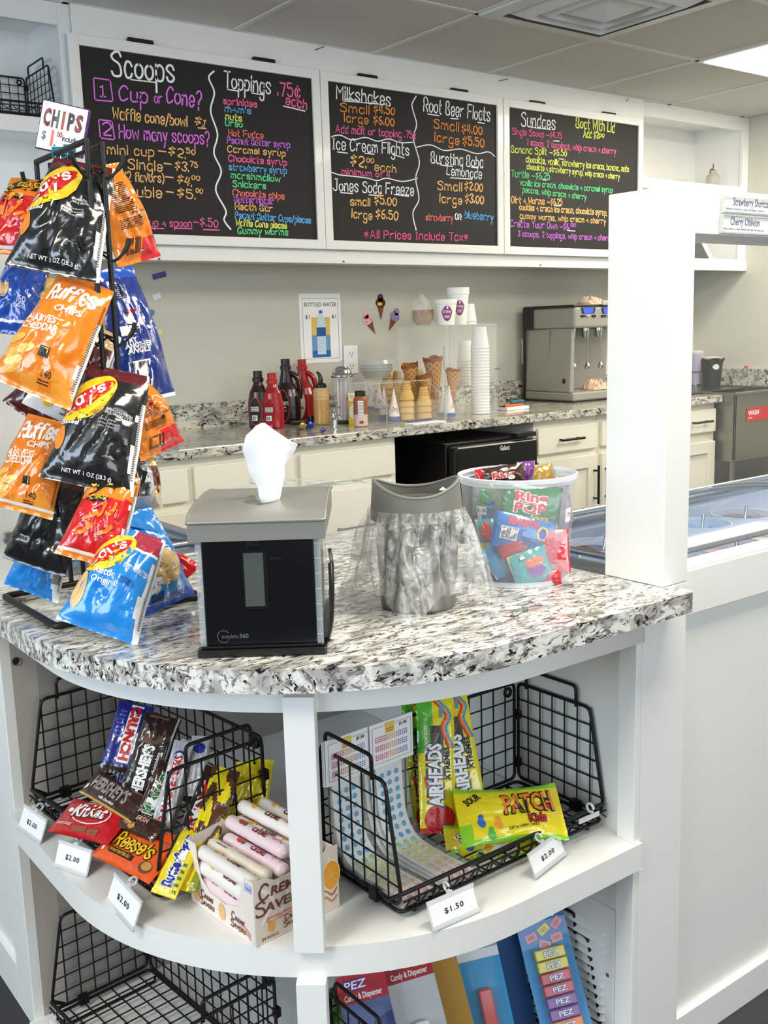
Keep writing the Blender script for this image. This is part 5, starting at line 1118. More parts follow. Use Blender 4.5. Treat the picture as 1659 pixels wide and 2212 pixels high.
bag('chip_bag', 'silver, yellow and brown chips bag with a white label, lower right of the rack', (290, 962), (305, 1105), .074, .042, 1.58, 1.58, NB, lambda u, v: foil('#b9bcc0') if u < .62 else (foil('#e2cf7a') if v > .66 else (foil('#5c2013') if v > .36 else foil('#cfc9b4'))), lambda W, H: [(small_lines(-W*.4, H*.5, W*.05, H*.85, 11), iK, 1), (barcode(-W*.35, H*.22, W*.02, H*.42), iK, 1), (ell(W*.22, H*.3, .005, .006), iY, 1), (ell(W*.3, H*.3, .004, .006), iDR, 1)], seed=17, group=G1)
bag('chip_bag', 'bright blue and tan chips bag low on the right of the rack', (285, 1105), (365, 1308), .092, .045, 1.56, 1.57, NB, bands((.12, BLUE), (1.1, LBL)), lambda W, H: [(ell(W*.05, H*.38, W*.30, H*.17, 24, .5, 5), iTan, 1), (poly([(-W*.44, H*.08), (-W*.05, H*.06), (-W*.1, H*.3), (-W*.40, H*.34)]), ink('#dcdcdf'), 2), (small_lines(-W*.36, H*.22, -W*.12, H*.3, 4), iK, 3.2), (barcode(-W*.34, H*.09, -W*.12, H*.17), iK, 3.2), (ribbon([(-W*.3, H*.9), (W*.1, H*.74)], .006), ink('#2a74c8'), 2)], seed=18, group=G1)
bag('chip_bag', 'small red and orange snack bag corner, low on the right behind the blue bag', (350, 1208), (402, 1252), .060, .03, 1.62, 1.60, (-.1, -.97, .2), lambda u, v: RED if u > .45 else ORG, lambda W, H: [(ftext('CHEETOS', -W*.45, H*.4, .010, W*.6, .2, .06), iK, 1)], seed=19, group=G1)

# ---------------------------------------------------------------- the rack
t = thing('snack_rack', 'black wire counter rack of hooks hung with snack bags', 'display rack', (.597, 1.56, ZC+.0005))
o_ = Vector((.597, 1.56, ZC+.0005)); BS = .0055
mb = MB(); mb.tube(rnd_poly([(-.123, .100, BS), (-.121, -.133, BS), (.115, -.118, BS), (.113, .108, BS)], .008), BS*.95, BLK, 8, closed=True); mb.build('base', t)
ZT = 1.536-ZC
for y in (.105, -.104):
    for dx in (-.010, .012):
        mb = MB(); mb.tube([(dx, y, .006), (dx, y, ZT)], .0042, BLK, 8); mb.build('upright', t)
    mb = MB(); mb.tube([(-.006, y, .10), (-.006, y, .17)], .0075, BLK, 10); mb.build('joint_sleeve', t)
for z in (ZT, .60, .30):
    mb = MB(); mb.tube([(-.010, .105, z), (-.010, -.104, z)], .0045, BLK, 8); mb.tube([(.012, .105, z-.004), (.012, -.104, z-.004)], .0035, BLK, 8); mb.build('crossbar', t)
for z in (.645, .53, .41, .30, .19):
    for y in (.105, -.104):
        for s in (-1, 1):
            mb = MB(); mb.tube(_sm3([Vector((s*.008, y, z-.010)), Vector((s*.020, y-.006, z-.008)), Vector((s*.034, y-.01, z+.008)), Vector((s*.038, y-.012, z+.022))]), [.0022]*7+[.0034]*6, BLK, 8); mb.tube([(s*.006, y-.008, z), (s*.0, y+.012, z+.006), (s*.012, y+.008, z-.006), (s*.006, y-.008, z)], .0018, BLK, 6); mb.build('hook', t)
# chips sign and binder clips
PT, PB = atd(143, 228, 1.56), atd(126, 328, 1.56); sg = frame(PB, PT, (-.45, -.88, .1)); H = (PT-PB).length; W = .066
t = thing('price_sign', 'hand-lettered CHIPS $1.00 sign on purple card clipped to the top of the rack', 'sign', mtx=sg)
PU = flat('#43285e'); mb = MB(); mb.box((-W/2-.001, 0, -.002), (W/2+.004, .0012, H+.002), PU); o = mb.build('purple_backing', t)
mb = MB(); mb.box((-W/2, -.0012, 0), (W/2, -.0002, H), PAPER); mp = lambda x, y, h: Vector((x, -.0014-h, y))
for ch, x, c in zip('CHIPS', (-.029, -.017, -.0025, .006, .018), ('#e0776a', '#7d9aa5', '#ee9272', '#4a93a8', '#e07a80')):
    cw = .0042 if ch == 'I' else .0105; mb.decal(ftext(ch, x, H*.50, H*.36, cw, 0, .07), mp, flat('#6a4a52')); mb.decal(ftext(ch, x+.0003, H*.505, H*.345, cw*.95, 0, .02), mp, flat(c), .0004)
mb.decal(ftext('$', -.028, H*.20, H*.18, .007, 0, .02), mp, flat('#5d7390')); mb.decal(ftext('1', -.017, H*.10, H*.32, .007, 0, .07), mp, flat('#e0776a')); mb.decal(ftext('.', -.0085, H*.10, H*.2, .003, 0, .05), mp, flat('#5d7390')); mb.decal(ftext('00', -.006, H*.30, H*.12, .008, 0, .03), mp, flat('#a0505a'))
mb.decal(stext('including', .003, H*.24, H*.11, .026, pen=.12), mp, flat('#3c3c50')); mb.decal(stext('tax', .012, H*.08, H*.11, .012, pen=.12), mp, flat('#3c3c50')); mb.build('white_card', t)
for (u, v, n) in ((126, 332, 'left'), (151, 327, 'right')):
    P = atd(u, v, 1.545); M = frame(P, P+Vector((0, 0, 1)), (-.45, -.88, .1)); t = thing('binder_clip', 'small teal binder clip with silver loops, %s of two under the CHIPS sign' % n, 'clip', mtx=M, group='binder clips')
    mb = MB(); mb.add([(-.009, -.004, -.006), (.009, -.004, -.006), (.009, .006, -.006), (-.009, .006, -.006), (-.009, -.0005, .010), (.009, -.0005, .010), (.009, .002, .010), (-.009, .002, .010)], [(0,3,2,1), (4,5,6,7), (0,1,5,4), (1,2,6,5), (2,3,7,6), (3,0,4,7)], mat('teal_clip', '#1e6f93', .3, coat=.5)); mb.build('body', t)
    mb = MB(); mb.tube(rnd_poly([(-.003, -.005, -.004), (-.006, -.008, -.026), (0, -.009, -.032), (.006, -.008, -.026), (.003, -.005, -.004)], .004, closed=False), .0009, CHROME, 6); mb.build('wire_loop', t)

# ---------------------------------------------------------------- napkin dispenser
A = Vector((.575, 1.172, ZC+.0006)); ea = Vector((.703-.575, 1.078-1.172, 0)); rz = math.atan2(ea.y, ea.x); W = ea.length+.001; D = .232; H = .189
t = thing('napkin_dispenser', 'black and grey counter napkin dispenser with a napkin standing out of its top', 'napkin dispenser', A, rz)
DK = mat('dispenser_black', '#0b0e13', .22, coat=.4); GY = mat('dispenser_grey', '#9c9c96', .36, .45); CLR = mat('dispenser_clear', '#c9d2d6', .08, alpha=.35, coat=1.0)
mb = MB(); mb.box((-.004, -.006, 0), (W+.004, D+.004, .010), BLKP); mb.box((0, -.002, .010), (W, D, .014), BLKP); mb.build('base', t, bevel=.004, seg=3)
mb = MB(); mb.box((.008, .0, .014), (W-.008, .012, H-.034), DK); fp = mb.build('front_panel', t, bevel=.002)
mb = MB(); mb.box((.059, -.0008, .062), (.092, .0, .138), BLKP); mb.box((.0615, -.0014, .066), (.0865, -.0008, .136), mat('window_grey', '#4f5553', .15, coat=.8)); mb.build('window_strip', t)
mb = MB(); mb.box((.067, -.0025, .144), (.083, 0, .155), BLKP); mb.build('lock', t, bevel=.002)
mb = MB(); mp = lambda x, y, h: Vector((x, -.0012-h, y)); g = ink('#5d646b'); mb.decal(ribbon([(.031+.008*math.cos(a), .027+.008*math.sin(a)) for a in [.7+k*.25 for k in range(20)]], .0008), mp, g); mb.decal(ftext('omplete', .028, .0245, .006, .022), mp, g); mb.decal(ftext('360', .051, .0245, .006, .012, 0, .03), mp, g); mb.decal(ftext('-REFILL-', .094, .127, .0035, .018), mp, ink('#2a3036')); mb.build('logo', t)
for x in (0, W-.008): mb = MB(); mb.box((x, .0, .014), (x+.008, .010, H-.034), CLR); [mb.box((x+.0005, -.0006, .026+k*.02), (x+.0075, .0, .027+k*.02), ACRE) for k in range(7)]; mb.build('corner_post', t)
for x in (.002, W-.005): mb = MB(); mb.box((x, .012, .014), (x+.003, D-.03, H-.034), CLR); mb.build('side_window', t)
mb = MB(); mb.box((.008, D-.012, .014), (W-.008, D, H-.034), DK); mb.build('rear_panel', t)
mb = MB(); [mb.tube([(W+.002, D-.05+.0*k, .03), (W+.006, D-.03, .07), (W+.004, D-.06, .10)], .003, CHROME, 8) for k in range(1)]; mb.tube(_sm3([Vector((W+.003, .02, .012)), Vector((W+.006, .08, .02)), Vector((W+.006, .15, .045)), Vector((W+.004, .19, .075))]), .004, BLKP, 8); mb.build('side_latch', t)
NS = mat('napkin_stack', '#9a9a94', .9); mb = MB(); mb.box((.02, .02, .03), (W-.02, D-.03, H-.045), NS); mb.build('napkin_stack', t)
# lid: arched top with a slot
def lidf(u, v):
    y = -.006+(D+.010)*v; a = abs(2*v-1)
    z = H-.006+.010*(1-a**3)-.004*(0 if v > .5 else (1-min(1, v*12)))
    return Vector((-.007+(W+.014)*u, y, z))
nu, nv = 40, 40
def inslot(u, v): return ((u-.5)/.135)**2+((v-.36)/.15)**2 < 1
mb = MB(); vs = [lidf(i/nu, j/nv) for j in range(nv+1) for i in range(nu+1)]
fs = [(j*(nu+1)+i, j*(nu+1)+i+1, (j+1)*(nu+1)+i+1, (j+1)*(nu+1)+i) for j in range(nv) for i in range(nu) if not inslot((i+.5)/nu, (j+.5)/nv)]
mb.add(vs, fs, GY, True)
# skirt of the lid
def skirt(mb, pts, drop):
    n = len(pts); v = pts+[Vector((p.x, p.y, drop)) for p in pts]; mb.add(v, [((i+1) % n, i, n+i, n+(i+1) % n) for i in range(n)], GY)
edge = [lidf(i/nu, 0) for i in range(nu+1)]+[lidf(1, j/nv) for j in range(1, nv+1)]+[lidf(1-i/nu, 1) for i in range(1, nu+1)]+[lidf(0, 1-j/nv) for j in range(1, nv)]
skirt(mb, edge, H-.036)
mb.tube([e+Vector((0, 0, -.0015)) for e in edge], .0025, GY, 6, closed=True); mb.build('lid', t)
mb = MB(); C0 = Vector((W/2, -.006+(D+.01)*.36, 0)); a_, b_ = .135*(W+.014), .15*(D+.01)
def sl(u, v): q = 2*PI*u; z = H+.004-.02*v; return Vector((C0.x+a_*(1.05-.15*v)*math.cos(q), C0.y+b_*(1.05-.15*v)*math.sin(q), z))
mb.grid(sl, 32, 3, GY, True, flip=True); mb.add([sl(k/32, 1) for k in range(32)], [list(range(32))], BLKP); mb.build('slot_rim', t)
# napkin
M = Matrix.Translation(A) @ Matrix.Rotation(rz, 4, 'Z') @ Matrix.Translation((C0.x+.005, C0.y-.004, H-.012))
NP = mat('napkin_white', '#f8f9fb', .9)
def nap(u, v):
    # narrow where it leaves the slot, swelling, with the tip folded over to the right
    cx = _li(v, ((0, .004), (.25, .006), (.5, .002), (.75, .002), (1, .004))); hw = _li(v, ((0, .010), (.2, .018), (.45, .027), (.7, .032), (.85, .027), (.95, .016), (1, .004)))
    q = (u-.5)*2; x = cx+hw*q*.9; z = .118*v
    if q > 0: k = max(0, v-.50)/.5; x += .026*q*q*k; z -= .030*q*q*k*k
    y = .020*(1-q*q)*(.35+v*.3)+.010*math.sin(v*5+.5)*q+.004*math.sin(v*9)*q*q
    return Vector((x, -y+.006, z))
def _li(v, k):
    for (a, p), (b, q) in zip(k, k[1:]):
        if v <= b: f = (v-a)/(b-a); f = f*f*(3-2*f); return p+(q-p)*f
    return k[-1][1]
mb = MB(); mb.grid(nap, 24, 30, NP); mb.grid(lambda u, v: nap(u, v)+Vector((0, .0012, 0)), 24, 30, NP, flip=True)
mb.tube([nap(i/24, .015)+Vector((-.004, -.004, 0)) for i in range(25)], .0022, NP, 6)
o = mb.build('paper_napkin'); o.matrix_world = M; tag(o, 'single white paper napkin pulled up out of the dispenser lid', 'napkin')

# ---------------------------------------------------------------- small trash bin with plastic liner
BC = Vector((.946, 1.182, ZC+.0006)); BRZ = -.62
t = thing('countertop_bin', 'small grey-lidded round bin with a silver swing flap on the granite counter', 'bin', BC, BRZ)
BS_ = mat('bin_steel', '#8d8d88', .3, .7); BL = mat('bin_lid_grey', '#74766f', .5)
mb = MB(); mb.lathe([(0, 0), (.055, 0), (.057, .004), (.064, .145), (.060, .145), (.053, .008), (0, .008)], BS_, 40); mb.build('can', t)
def collar(u, v):
    a = 2*PI*u; r = .0695-.0045*v; top = .178+.016*math.cos(2*a)*1.0
    top = .172+.020*(abs(math.cos(a))**2.2)
    return Vector((r*math.cos(a), r*math.sin(a), .135+(top-.135)*v))
mb = MB(); mb.grid(collar, 64, 8, BL); mb.grid(lambda u, v: collar(u, v)*1.0-Vector((.004*math.cos(2*PI*u), .004*math.sin(2*PI*u), 0)), 64, 8, BL, flip=True); mb.tube([collar(k/64, 1)-Vector((.002*math.cos(2*PI*k/64), .002*math.sin(2*PI*k/64), 0)) for k in range(64)], .0028, BL, 8, closed=True); mb.build('lid_collar', t)
def flap(u, v): x = (u-.5)*.112; y = (v-.5)*2; yy = y*math.sqrt(max(0, .0585**2-x*x)); return Vector((x, yy, .156+.012*(1-(yy/.0585)**2)))
mb = MB(); mb.grid(flap, 30, 24, mat('flap_steel', '#a3a49f', .22, .9)); mb.build('swing_flap', t)
t2 = MB(); t2.grid(lambda u, v: Vector((.006*math.cos(2*PI*u)*v, .005*math.sin(2*PI*u)*v, .004*(1-v))), 12, 4, PAPER); o = t2.build('paper_scrap'); o.location = BC+Vector((.01, -.05, .180)); tag(o, 'tiny white paper scrap caught at the front of the bin flap', 'paper scrap')
LIN = mat('liner_film', '#e4e7e6', .16, alpha=.30, coat=1.0, bump=(34, 1.0, 1.8))
def patchy(M, lo, hi, sc):
    nt = M.node_tree; tc = nt.nodes.new('ShaderNodeTexCoord'); mp = nt.nodes.new('ShaderNodeMapping'); mp.inputs['Scale'].default_value = sc
    n = nt.nodes.new('ShaderNodeTexNoise'); n.inputs['Scale'].default_value = 1.0; n.inputs['Detail'].default_value = 4; n.inputs['Distortion'].default_value = 1.6
    r = nt.nodes.new('ShaderNodeMapRange'); r.inputs['From Min'].default_value = .38; r.inputs['From Max'].default_value = .66; r.inputs['To Min'].default_value = lo; r.inputs['To Max'].default_value = hi
    nt.links.new(tc.outputs['Object'], mp.inputs['Vector']); nt.links.new(mp.outputs[0], n.inputs['Vector']); nt.links.new(n.outputs['Fac'], r.inputs['Value']); nt.links.new(r.outputs['Result'], nt.nodes['Principled BSDF'].inputs['Alpha'])
patchy(LIN, .06, .58, (45, 45, 13))
def liner(u, v):
    a = 2*PI*u; base = .0715
    # corners of the bag hang lower and spread
    lobe = (.5+.5*math.cos(4*a+.7))**2.2; L = .122+.0285*lobe; 
    fold = .5+.5*math.sin(a*17+3*noise.noise(Vector((math.cos(a)*2, math.sin(a)*2, 0)))); 
    sp = v**1.3
    r = base+(.008+.040*lobe)*sp+.011*(fold-.5)*min(1, v*5)*(1-.3*v)+.006*noise.noise(Vector((math.cos(a)*3, math.sin(a)*3, v*3)))*min(1, v*4)
    z = .152-L*v
    r += .014*math.sin(PI*min(1, v*1.0))*(.4+.6*fold)*.5
    return Vector((r*math.cos(a), r*math.sin(a), max(.0015, z)))
mb = MB(); mb.grid(liner, 150, 44, LIN)
o = mb.build('bin_liner', loc=BC, rz=BRZ); tag(o, 'crumpled clear plastic liner hanging over the outside of the small bin', 'bin liner')

# ---------------------------------------------------------------- clear tub of candy
UC = Vector((1.180, 1.207, ZC+.0006)); TUB = mat('tub_plastic', '#dfe6f2', .16, alpha=.24, coat=.8); RIM = mat('tub_rim', '#e9eef6', .25, alpha=.72)
t = thing('clear_tub', 'round clear plastic tub of wrapped candy, left of the white pillar', 'tub', UC)
mb = MB(); HT = .174; mb.lathe([(0, .001), (.080, .001), (.084, .006), (.093, HT-.012)], TUB, 56); mb.build('wall', t)
mb = MB(); mb.lathe([(.0925, HT-.012), (.0955, HT-.012), (.0965, HT-.006), (.0985, HT-.006), (.0985, HT), (.0945, HT+.001), (.0925, HT-.004)], RIM, 56); mb.build('rim', t)
mb = MB(); mb.lathe([(.076, .0), (.0835, .0), (.084, .008), (.0825, .008)], RIM, 56); mb.build('foot_ring', t)
def mpt(x, y, h): a = -2.21+x/.088; r = .0838+.0095*y/HT+.0006+h; return Vector((r*math.cos(a), r*math.sin(a), y))
mb = MB(); mb.decal(rect(-.080, .118, -.062, .131, 3), mpt, PAPER); mb.decal(ftext('2 - .75', -.079, .122, .005, .016, 0, .02), mpt, iK, .0005); mb.decal(rect(.075, .100, .092, .122, 3), mpt, PAPER); mb.decal(ftext('.75', .077, .108, .007, .013, 0, .03), mpt, iK, .0005); mb.build('price_sticker', t)
def wrap(label, pT, pB, W, dpt, base, edge, txt, tc, N=None, seed=0, extra=(), T=.016):
    PT, PB = atd(*pT, dpt), atd(*pB, dpt); M = frame(PB, PT, N or FC)
    H = (PT-PB).length
    dd = []
    if txt:
        for i, s in enumerate(txt.split('/')): dd += outlined(s, -W*.02, H*(.55-.30*i if '/' in txt else .42), H*(.26 if '/' in txt else .3), W*(.56 if len(s) < 6 else .7), tc, iW, align='c', layer=1)
    dd += list(extra(W, H) if callable(extra) else extra)
    return packet('wrapped_ring_candy', label, 'candy', M, W, H, T, (lambda u, v: edge if (u < .06 or u > .94) else base), dd, seed=seed, nu=20, nv=16, seal=.02, crease=.002, expo=.5, waist=.02, group='wrapped candy in the tub')
cG, cB, cR, cY, cT, cPk, cPu, cSv = [foil(c) for c in ('#2f7a3a', '#2a78c8', '#c01f2c', '#e9c14d', '#3fa6a8', '#d9718c', '#7a3f8c', '#a8a9b2')]
iRd = ink('#d6303c'); iPu = ink('#8a3fa0'); iOr = ink('#e0702c'); iTe = ink('#4fb5b5'); iPi = ink('#e8909c')
# layered left to right, front layer nearest the wall of the tub
wrap('green ring candy wrapper at the top front of the tub', (1152, 1048), (1143, 1128), .098, 1.660, cG, foil('#1f5a2a'), 'Ring/POP', iRd, seed=1, extra=lambda W, H: [(ftext('Sours', W*.0, H*.06, H*.16, W*.3, 0, .04), iY, 1)])
wrap('blue ring candy wrapper with a barcode, in the middle of the tub', (1138, 1116), (1122, 1190), .102, 1.655, cB, foil('#1f5fa8'), None, iRd, N=(-.5, -.8, .2), seed=2, extra=lambda W, H: [(rect(-W*.38, H*.25, -W*.1, H*.62, 4), iW, 1), (barcode(-W*.36, H*.28, -W*.12, H*.6), iK, 2.2), (ftext('RINGPOP', -W*.28, H*.72, H*.2, W*.5, 0, .08), iRd, 1), (ell(W*.3, H*.6, .006, .009), ink('#2456b8'), 1), (ell(W*.3, H*.6, .010, .012), iY, .5), (small_lines(-W*.02, H*.12, W*.36, H*.45, 6), ink('#173f7a'), 1)])
wrap('red ring candy wrapper lying slanted in the middle of the tub', (1078, 1196), (1142, 1170), .028, 1.655, cR, cPk, None, iRd, seed=3)
wrap('yellow and teal ring candy wrapper with a purple gem at the bottom of the tub', (1134, 1190), (1158, 1260), .064, 1.650, cT, cT, None, iRd, seed=4, extra=lambda W, H: [(poly([(-W*.5, H*.45), (W*.1, H*.55), (W*.2, H*.98), (-W*.5, H*.98)]), iY, 1), (poly([(-.004, H*.20), (.012, H*.16), (.024, H*.36), (.014, H*.54), (-.008, H*.48)]), iPu, 2.2), (ell(.008, H*.62, .016, .008), iOr, 1.8), (rect(-W*.22, H*.78, -W*.05, H*.9, 2), iK, 2), (rect(-W*.20, H*.795, -W*.07, H*.885, 2), iW, 2.6)])
wrap('pink ring candy wrapper standing on edge at the right of the tub', (1192, 1145), (1198, 1238), .052, 1.655, foil('#d88f98'), cR, None, iRd, N=(-.7, -.7, .1), seed=5, extra=lambda W, H: [(ftext('RING', W*.05, H*.2, .017, H*.62, PI/2, .09), iRd, 1), (ftext('POP', W*.36, H*.3, .017, H*.45, PI/2, .09), iRd, 1)])
wrap('red ring candy wrapper at the bottom right of the tub', (1175, 1228), (1177, 1264), .055, 1.655, cR, iRd, None, iRd, seed=6)
wrap('teal and yellow ring candy wrapper at the left wall of the tub', (1055, 1120), (1064, 1192), .042, 1.69, cT, foil('#e4e0d4'), None, iRd, N=(-.8, -.5, .2), seed=7, extra=lambda W, H: [(ell(-W*.1, H*.62, .010, .016), iRd, 1), (rect(-W*.4, H*.08, W*.1, H*.3, 3), iY, 1)])
wrap('light blue twisted candy wrapper at the lower left of the tub', (1052, 1180), (1095, 1238), .040, 1.67, foil('#5aa6d8'), foil('#c9dbe8'), None, iRd, seed=8)
wrap('grey-green ring candy wrapper behind the left front of the tub', (1052, 1042), (1054, 1112), .052, 1.70, foil('#77857a'), foil('#6a736c'), None, iRd, N=(-.7, -.65, .2), seed=9, extra=lambda W, H: [(ell(-W*.05, H*.5, .010, .014), ink('#3f8a52'), 1), (ell(W*.1, H*.3, .007, .008), ink('#3a6fa8'), 1)])
wrap('dark ring candy wrapper sticking up at the back of the tub', (1085, 1006), (1092, 1050), .070, 1.72, foil('#3c2418'), foil('#57321f'), 'Ring', iRd, seed=10)
wrap('red striped wrapper leaning up at the back left of the tub', (1040, 1012), (1054, 1075), .028, 1.74, cR, cSv, None, iRd, seed=11)
wrap('purple and white wrapper standing at the back of the tub', (1136, 996), (1140, 1050), .030, 1.75, cPu, cSv, None, iRd, seed=12)
wrap('gold and silver wrapper at the back right of the tub', (1165, 1006), (1180, 1060), .044, 1.75, foil('#b8923a'), cSv, None, iRd, seed=13)
wrap('silver and pink wrapper at the right side of the tub', (1205, 1068), (1203, 1150), .044, 1.74, cSv, foil('#b05a72'), None, iRd, seed=14, N=(-.9, -.4, .1))
wrap('purple ring candy wrapper lying at the back bottom of the tub', (1090, 1205), (1120, 1255), .080, 1.68, foil('#5b3f6a'), cSv, None, iRd, seed=15)
wrap('dark blue wrapper in the middle back of the tub', (1118, 1060), (1118, 1210), .135, 1.70, foil('#566592'), cSv, None, iRd, seed=16)
wrap('grey clear wrapper at the bottom left of the tub', (1066, 1222), (1076, 1256), .050, 1.70, foil('#8d8f94'), cSv, None, iRd, seed=17)

for k, (u, v, w, h, d, c, n) in enumerate(((1070, 1150, .07, 60, 1.74, '#8a4a5a', 'plum'), (1110, 1235, .09, 50, 1.69, '#3f6a9a', 'steel blue'), (1180, 1100, .08, 70, 1.74, '#9a8a9a', 'mauve'), (1195, 1060, .06, 60, 1.76, '#b7a0a8', 'pale pink'), (1080, 1085, .08, 60, 1.75, '#55705c', 'sage green'), (1150, 1215, .10, 60, 1.72, '#7a3f52', 'burgundy'), (1130, 1030, .11, 50, 1.76, '#70828e', 'slate'))):
    wrap('%s wrapper deep among the candy in the tub' % n, (u, v-h/2), (u+6*(k % 3), v+h/2), w, d, foil(c), cSv, None, iRd, seed=30+k, N=(-.6+.1*k, -.75, .1))
# clear acrylic holder behind the dispenser
t = thing('acrylic_cone_stand', 'clear acrylic cone stand with round holes, at the back of the granite counter', 'cone stand', (1.075, 1.655, ZC+.0006), -.80)
mb = MB(); acr_panel(mb, (-.15, -.05, .122), (.15, -.05, .122), (.15, .05, .122), (-.15, .05, .122)); [mb.tube([(-.11+.055*k+.018*math.cos(a*PI/10), .018*math.sin(a*PI/10), .1255) for a in range(20)], .0018, ACRE, 6, closed=True) for k in range(5)]; mb.build('top_plate', t)
for a, b in (((-.15, -.05), (.15, -.05)), ((.15, .05), (-.15, .05))): mb = MB(); acr_panel(mb, (*a, 0), (*b, 0), (*b, .122), (*a, .122)); mb.build('side_panel', t)
MB().box((-.15, -.05, 0), (.15, .05, .003), ACR).build('foot_plate', t)
# ================================================================ WIRE BASKETS
def basket(label, loc, rz, W=.43, D=.20, H=.20):
    t = thing('wire_basket', label, 'basket', loc, rz, 'black wire baskets on the corner shelves')
    r1, r2 = .0030, .0015
    zf = .044; prof = [(0.004, zf), (.030, H), (D, H)]         # side outline in (y,z)
    def gridpanel(f, nu, nv, name, border):
        mb = MB(); mb.tube(border, r1, BLK, 8, closed=True)
        return mb
    # bottom
    mb = MB(); zb = .012; mb.tube(rnd_poly([(0, .002, zb), (W, .002, zb), (W, D, zb), (0, D, zb)], .012), r1, BLK, 8, closed=True)
    nx, ny = 15, 7
    for i in range(1, nx):
        x = W*i/nx; mb.tube([(x, D, zb), (x, .012, zb), (x, .0, zb+.004), (x, -.006, zf-.014), (x, -.004, zf)], r2, BLK, 5)
    for j in range(1, ny): y = D*j/ny; mb.tube([(0, y, zb+.002), (W, y, zb+.002)], r2, BLK, 5)
    mb.tube(rnd_poly([(.03, .006, zb), (.03, .006, .0032), (.03, D-.006, .0032), (.03, D-.006, zb)], .008, closed=False), r1, BLK, 6); mb.tube(rnd_poly([(W-.03, .006, zb), (W-.03, .006, .0032), (W-.03, D-.006, .0032), (W-.03, D-.006, zb)], .008, closed=False), r1, BLK, 6)
    mb.build('bottom_grid', t)
    # scalloped lip and rail
    mb = MB(); mb.tube(rnd_poly([(0, D*.12, zb+.012), (0, -.004, zf), (W, -.004, zf), (W, D*.12, zb+.012)], .01, closed=False), r1*1.15, BLK, 8)
    pts = []
    for k in range(29): pts.append((W*k/28, -.006, zf-.010 if k % 2 else zf-.024))
    mb.tube(rnd_poly(pts, .006, 2, False), r2, BLK, 5); mb.tube([(0, -.006, zf-.012), (W, -.006, zf-.012)], r2*1.2, BLK, 5); mb.build('front_rail', t)
    # back
    mb = MB(); mb.tube(rnd_poly([(.006, D, zb+.008), (W-.006, D, zb+.008), (W-.006, D, H), (.006, D, H)], .012), r1, BLK, 8, closed=True)
    for i in range(1, nx): x = W*i/nx; mb.tube([(x, D, zb+.008), (x, D, H)], r2, BLK, 5)
    for j in range(1, 6): z = zb+.008+(H-zb-.008)*j/6; mb.tube([(.006, D-.002, z), (W-.006, D-.002, z)], r2, BLK, 5)
    for x in (.022, W-.022): mb.tube([(x+.007*math.cos(a*PI/6), D, H-.014+.007*math.sin(a*PI/6)) for a in range(12)], .0032, BLK, 6, closed=True)
    mb.build('back_grid', t)
    for x in (0, W):
        mb = MB(); mb.tube(rnd_poly([(x, .006, zb+.010), (x, .0, zf), (x, .030, H), (x, D-.004, H), (x, D-.004, zb+.010)], .012), r1, BLK, 8, closed=True)
        for j in range(1, ny):
            y = D*j/ny; mb.tube([(x, y, zb+.01), (x, y, H)], r2, BLK, 5)
        for j in range(1, 6):
            z = zb+.008+(H-zb-.008)*j/6; y0 = .030*(z-zf)/(H-zf) if z > zf else .004; mb.tube([(x, max(y0, .002), z), (x, D-.004, z)], r2, BLK, 5)
        for z in (.05, .14): mb.box((x-.005, D-.007, z-.008), (x+.005, D+.004, z+.008), BLK)
        mb.box((x-.006, D*.3-.009, zb-.004), (x+.006, D*.3+.009, zb+.014), BLK)
        mb.build('side_grid', t)
        mb = MB(); mb.tube(rnd_poly([(x, D*.30, H-.006), (x, D*.30, H+.030), (x, D*.88, H+.030), (x, D*.88, H-.006)], .010, closed=False), r1, BLK, 8); mb.build('stacking_handle', t)
    return t
LBX, LBR = Vector((.517, 1.752, SHT+.0005)), math.atan2(-.428, .041)
RBX = Vector((.806, 1.062, SHT+.0005))
basket('black wire basket full of chocolate bars, upper left of the corner shelf', LBX, LBR)
basket('black wire basket of candy strips and gummies, upper right of the corner shelf', RBX, .012)
basket('black empty wire basket on the bottom shelf at the left', Vector((.517, 1.752, .0205)), LBR)
basket('black wire basket of candy blister cards on the bottom shelf at the right', Vector((.806, 1.062, .0205)), .012)
basket('small black wire basket on the upper left cabinet shelf near the ceiling', Vector((.812, 3.290, 1.9325)), 0.0, .42, .24, .17)

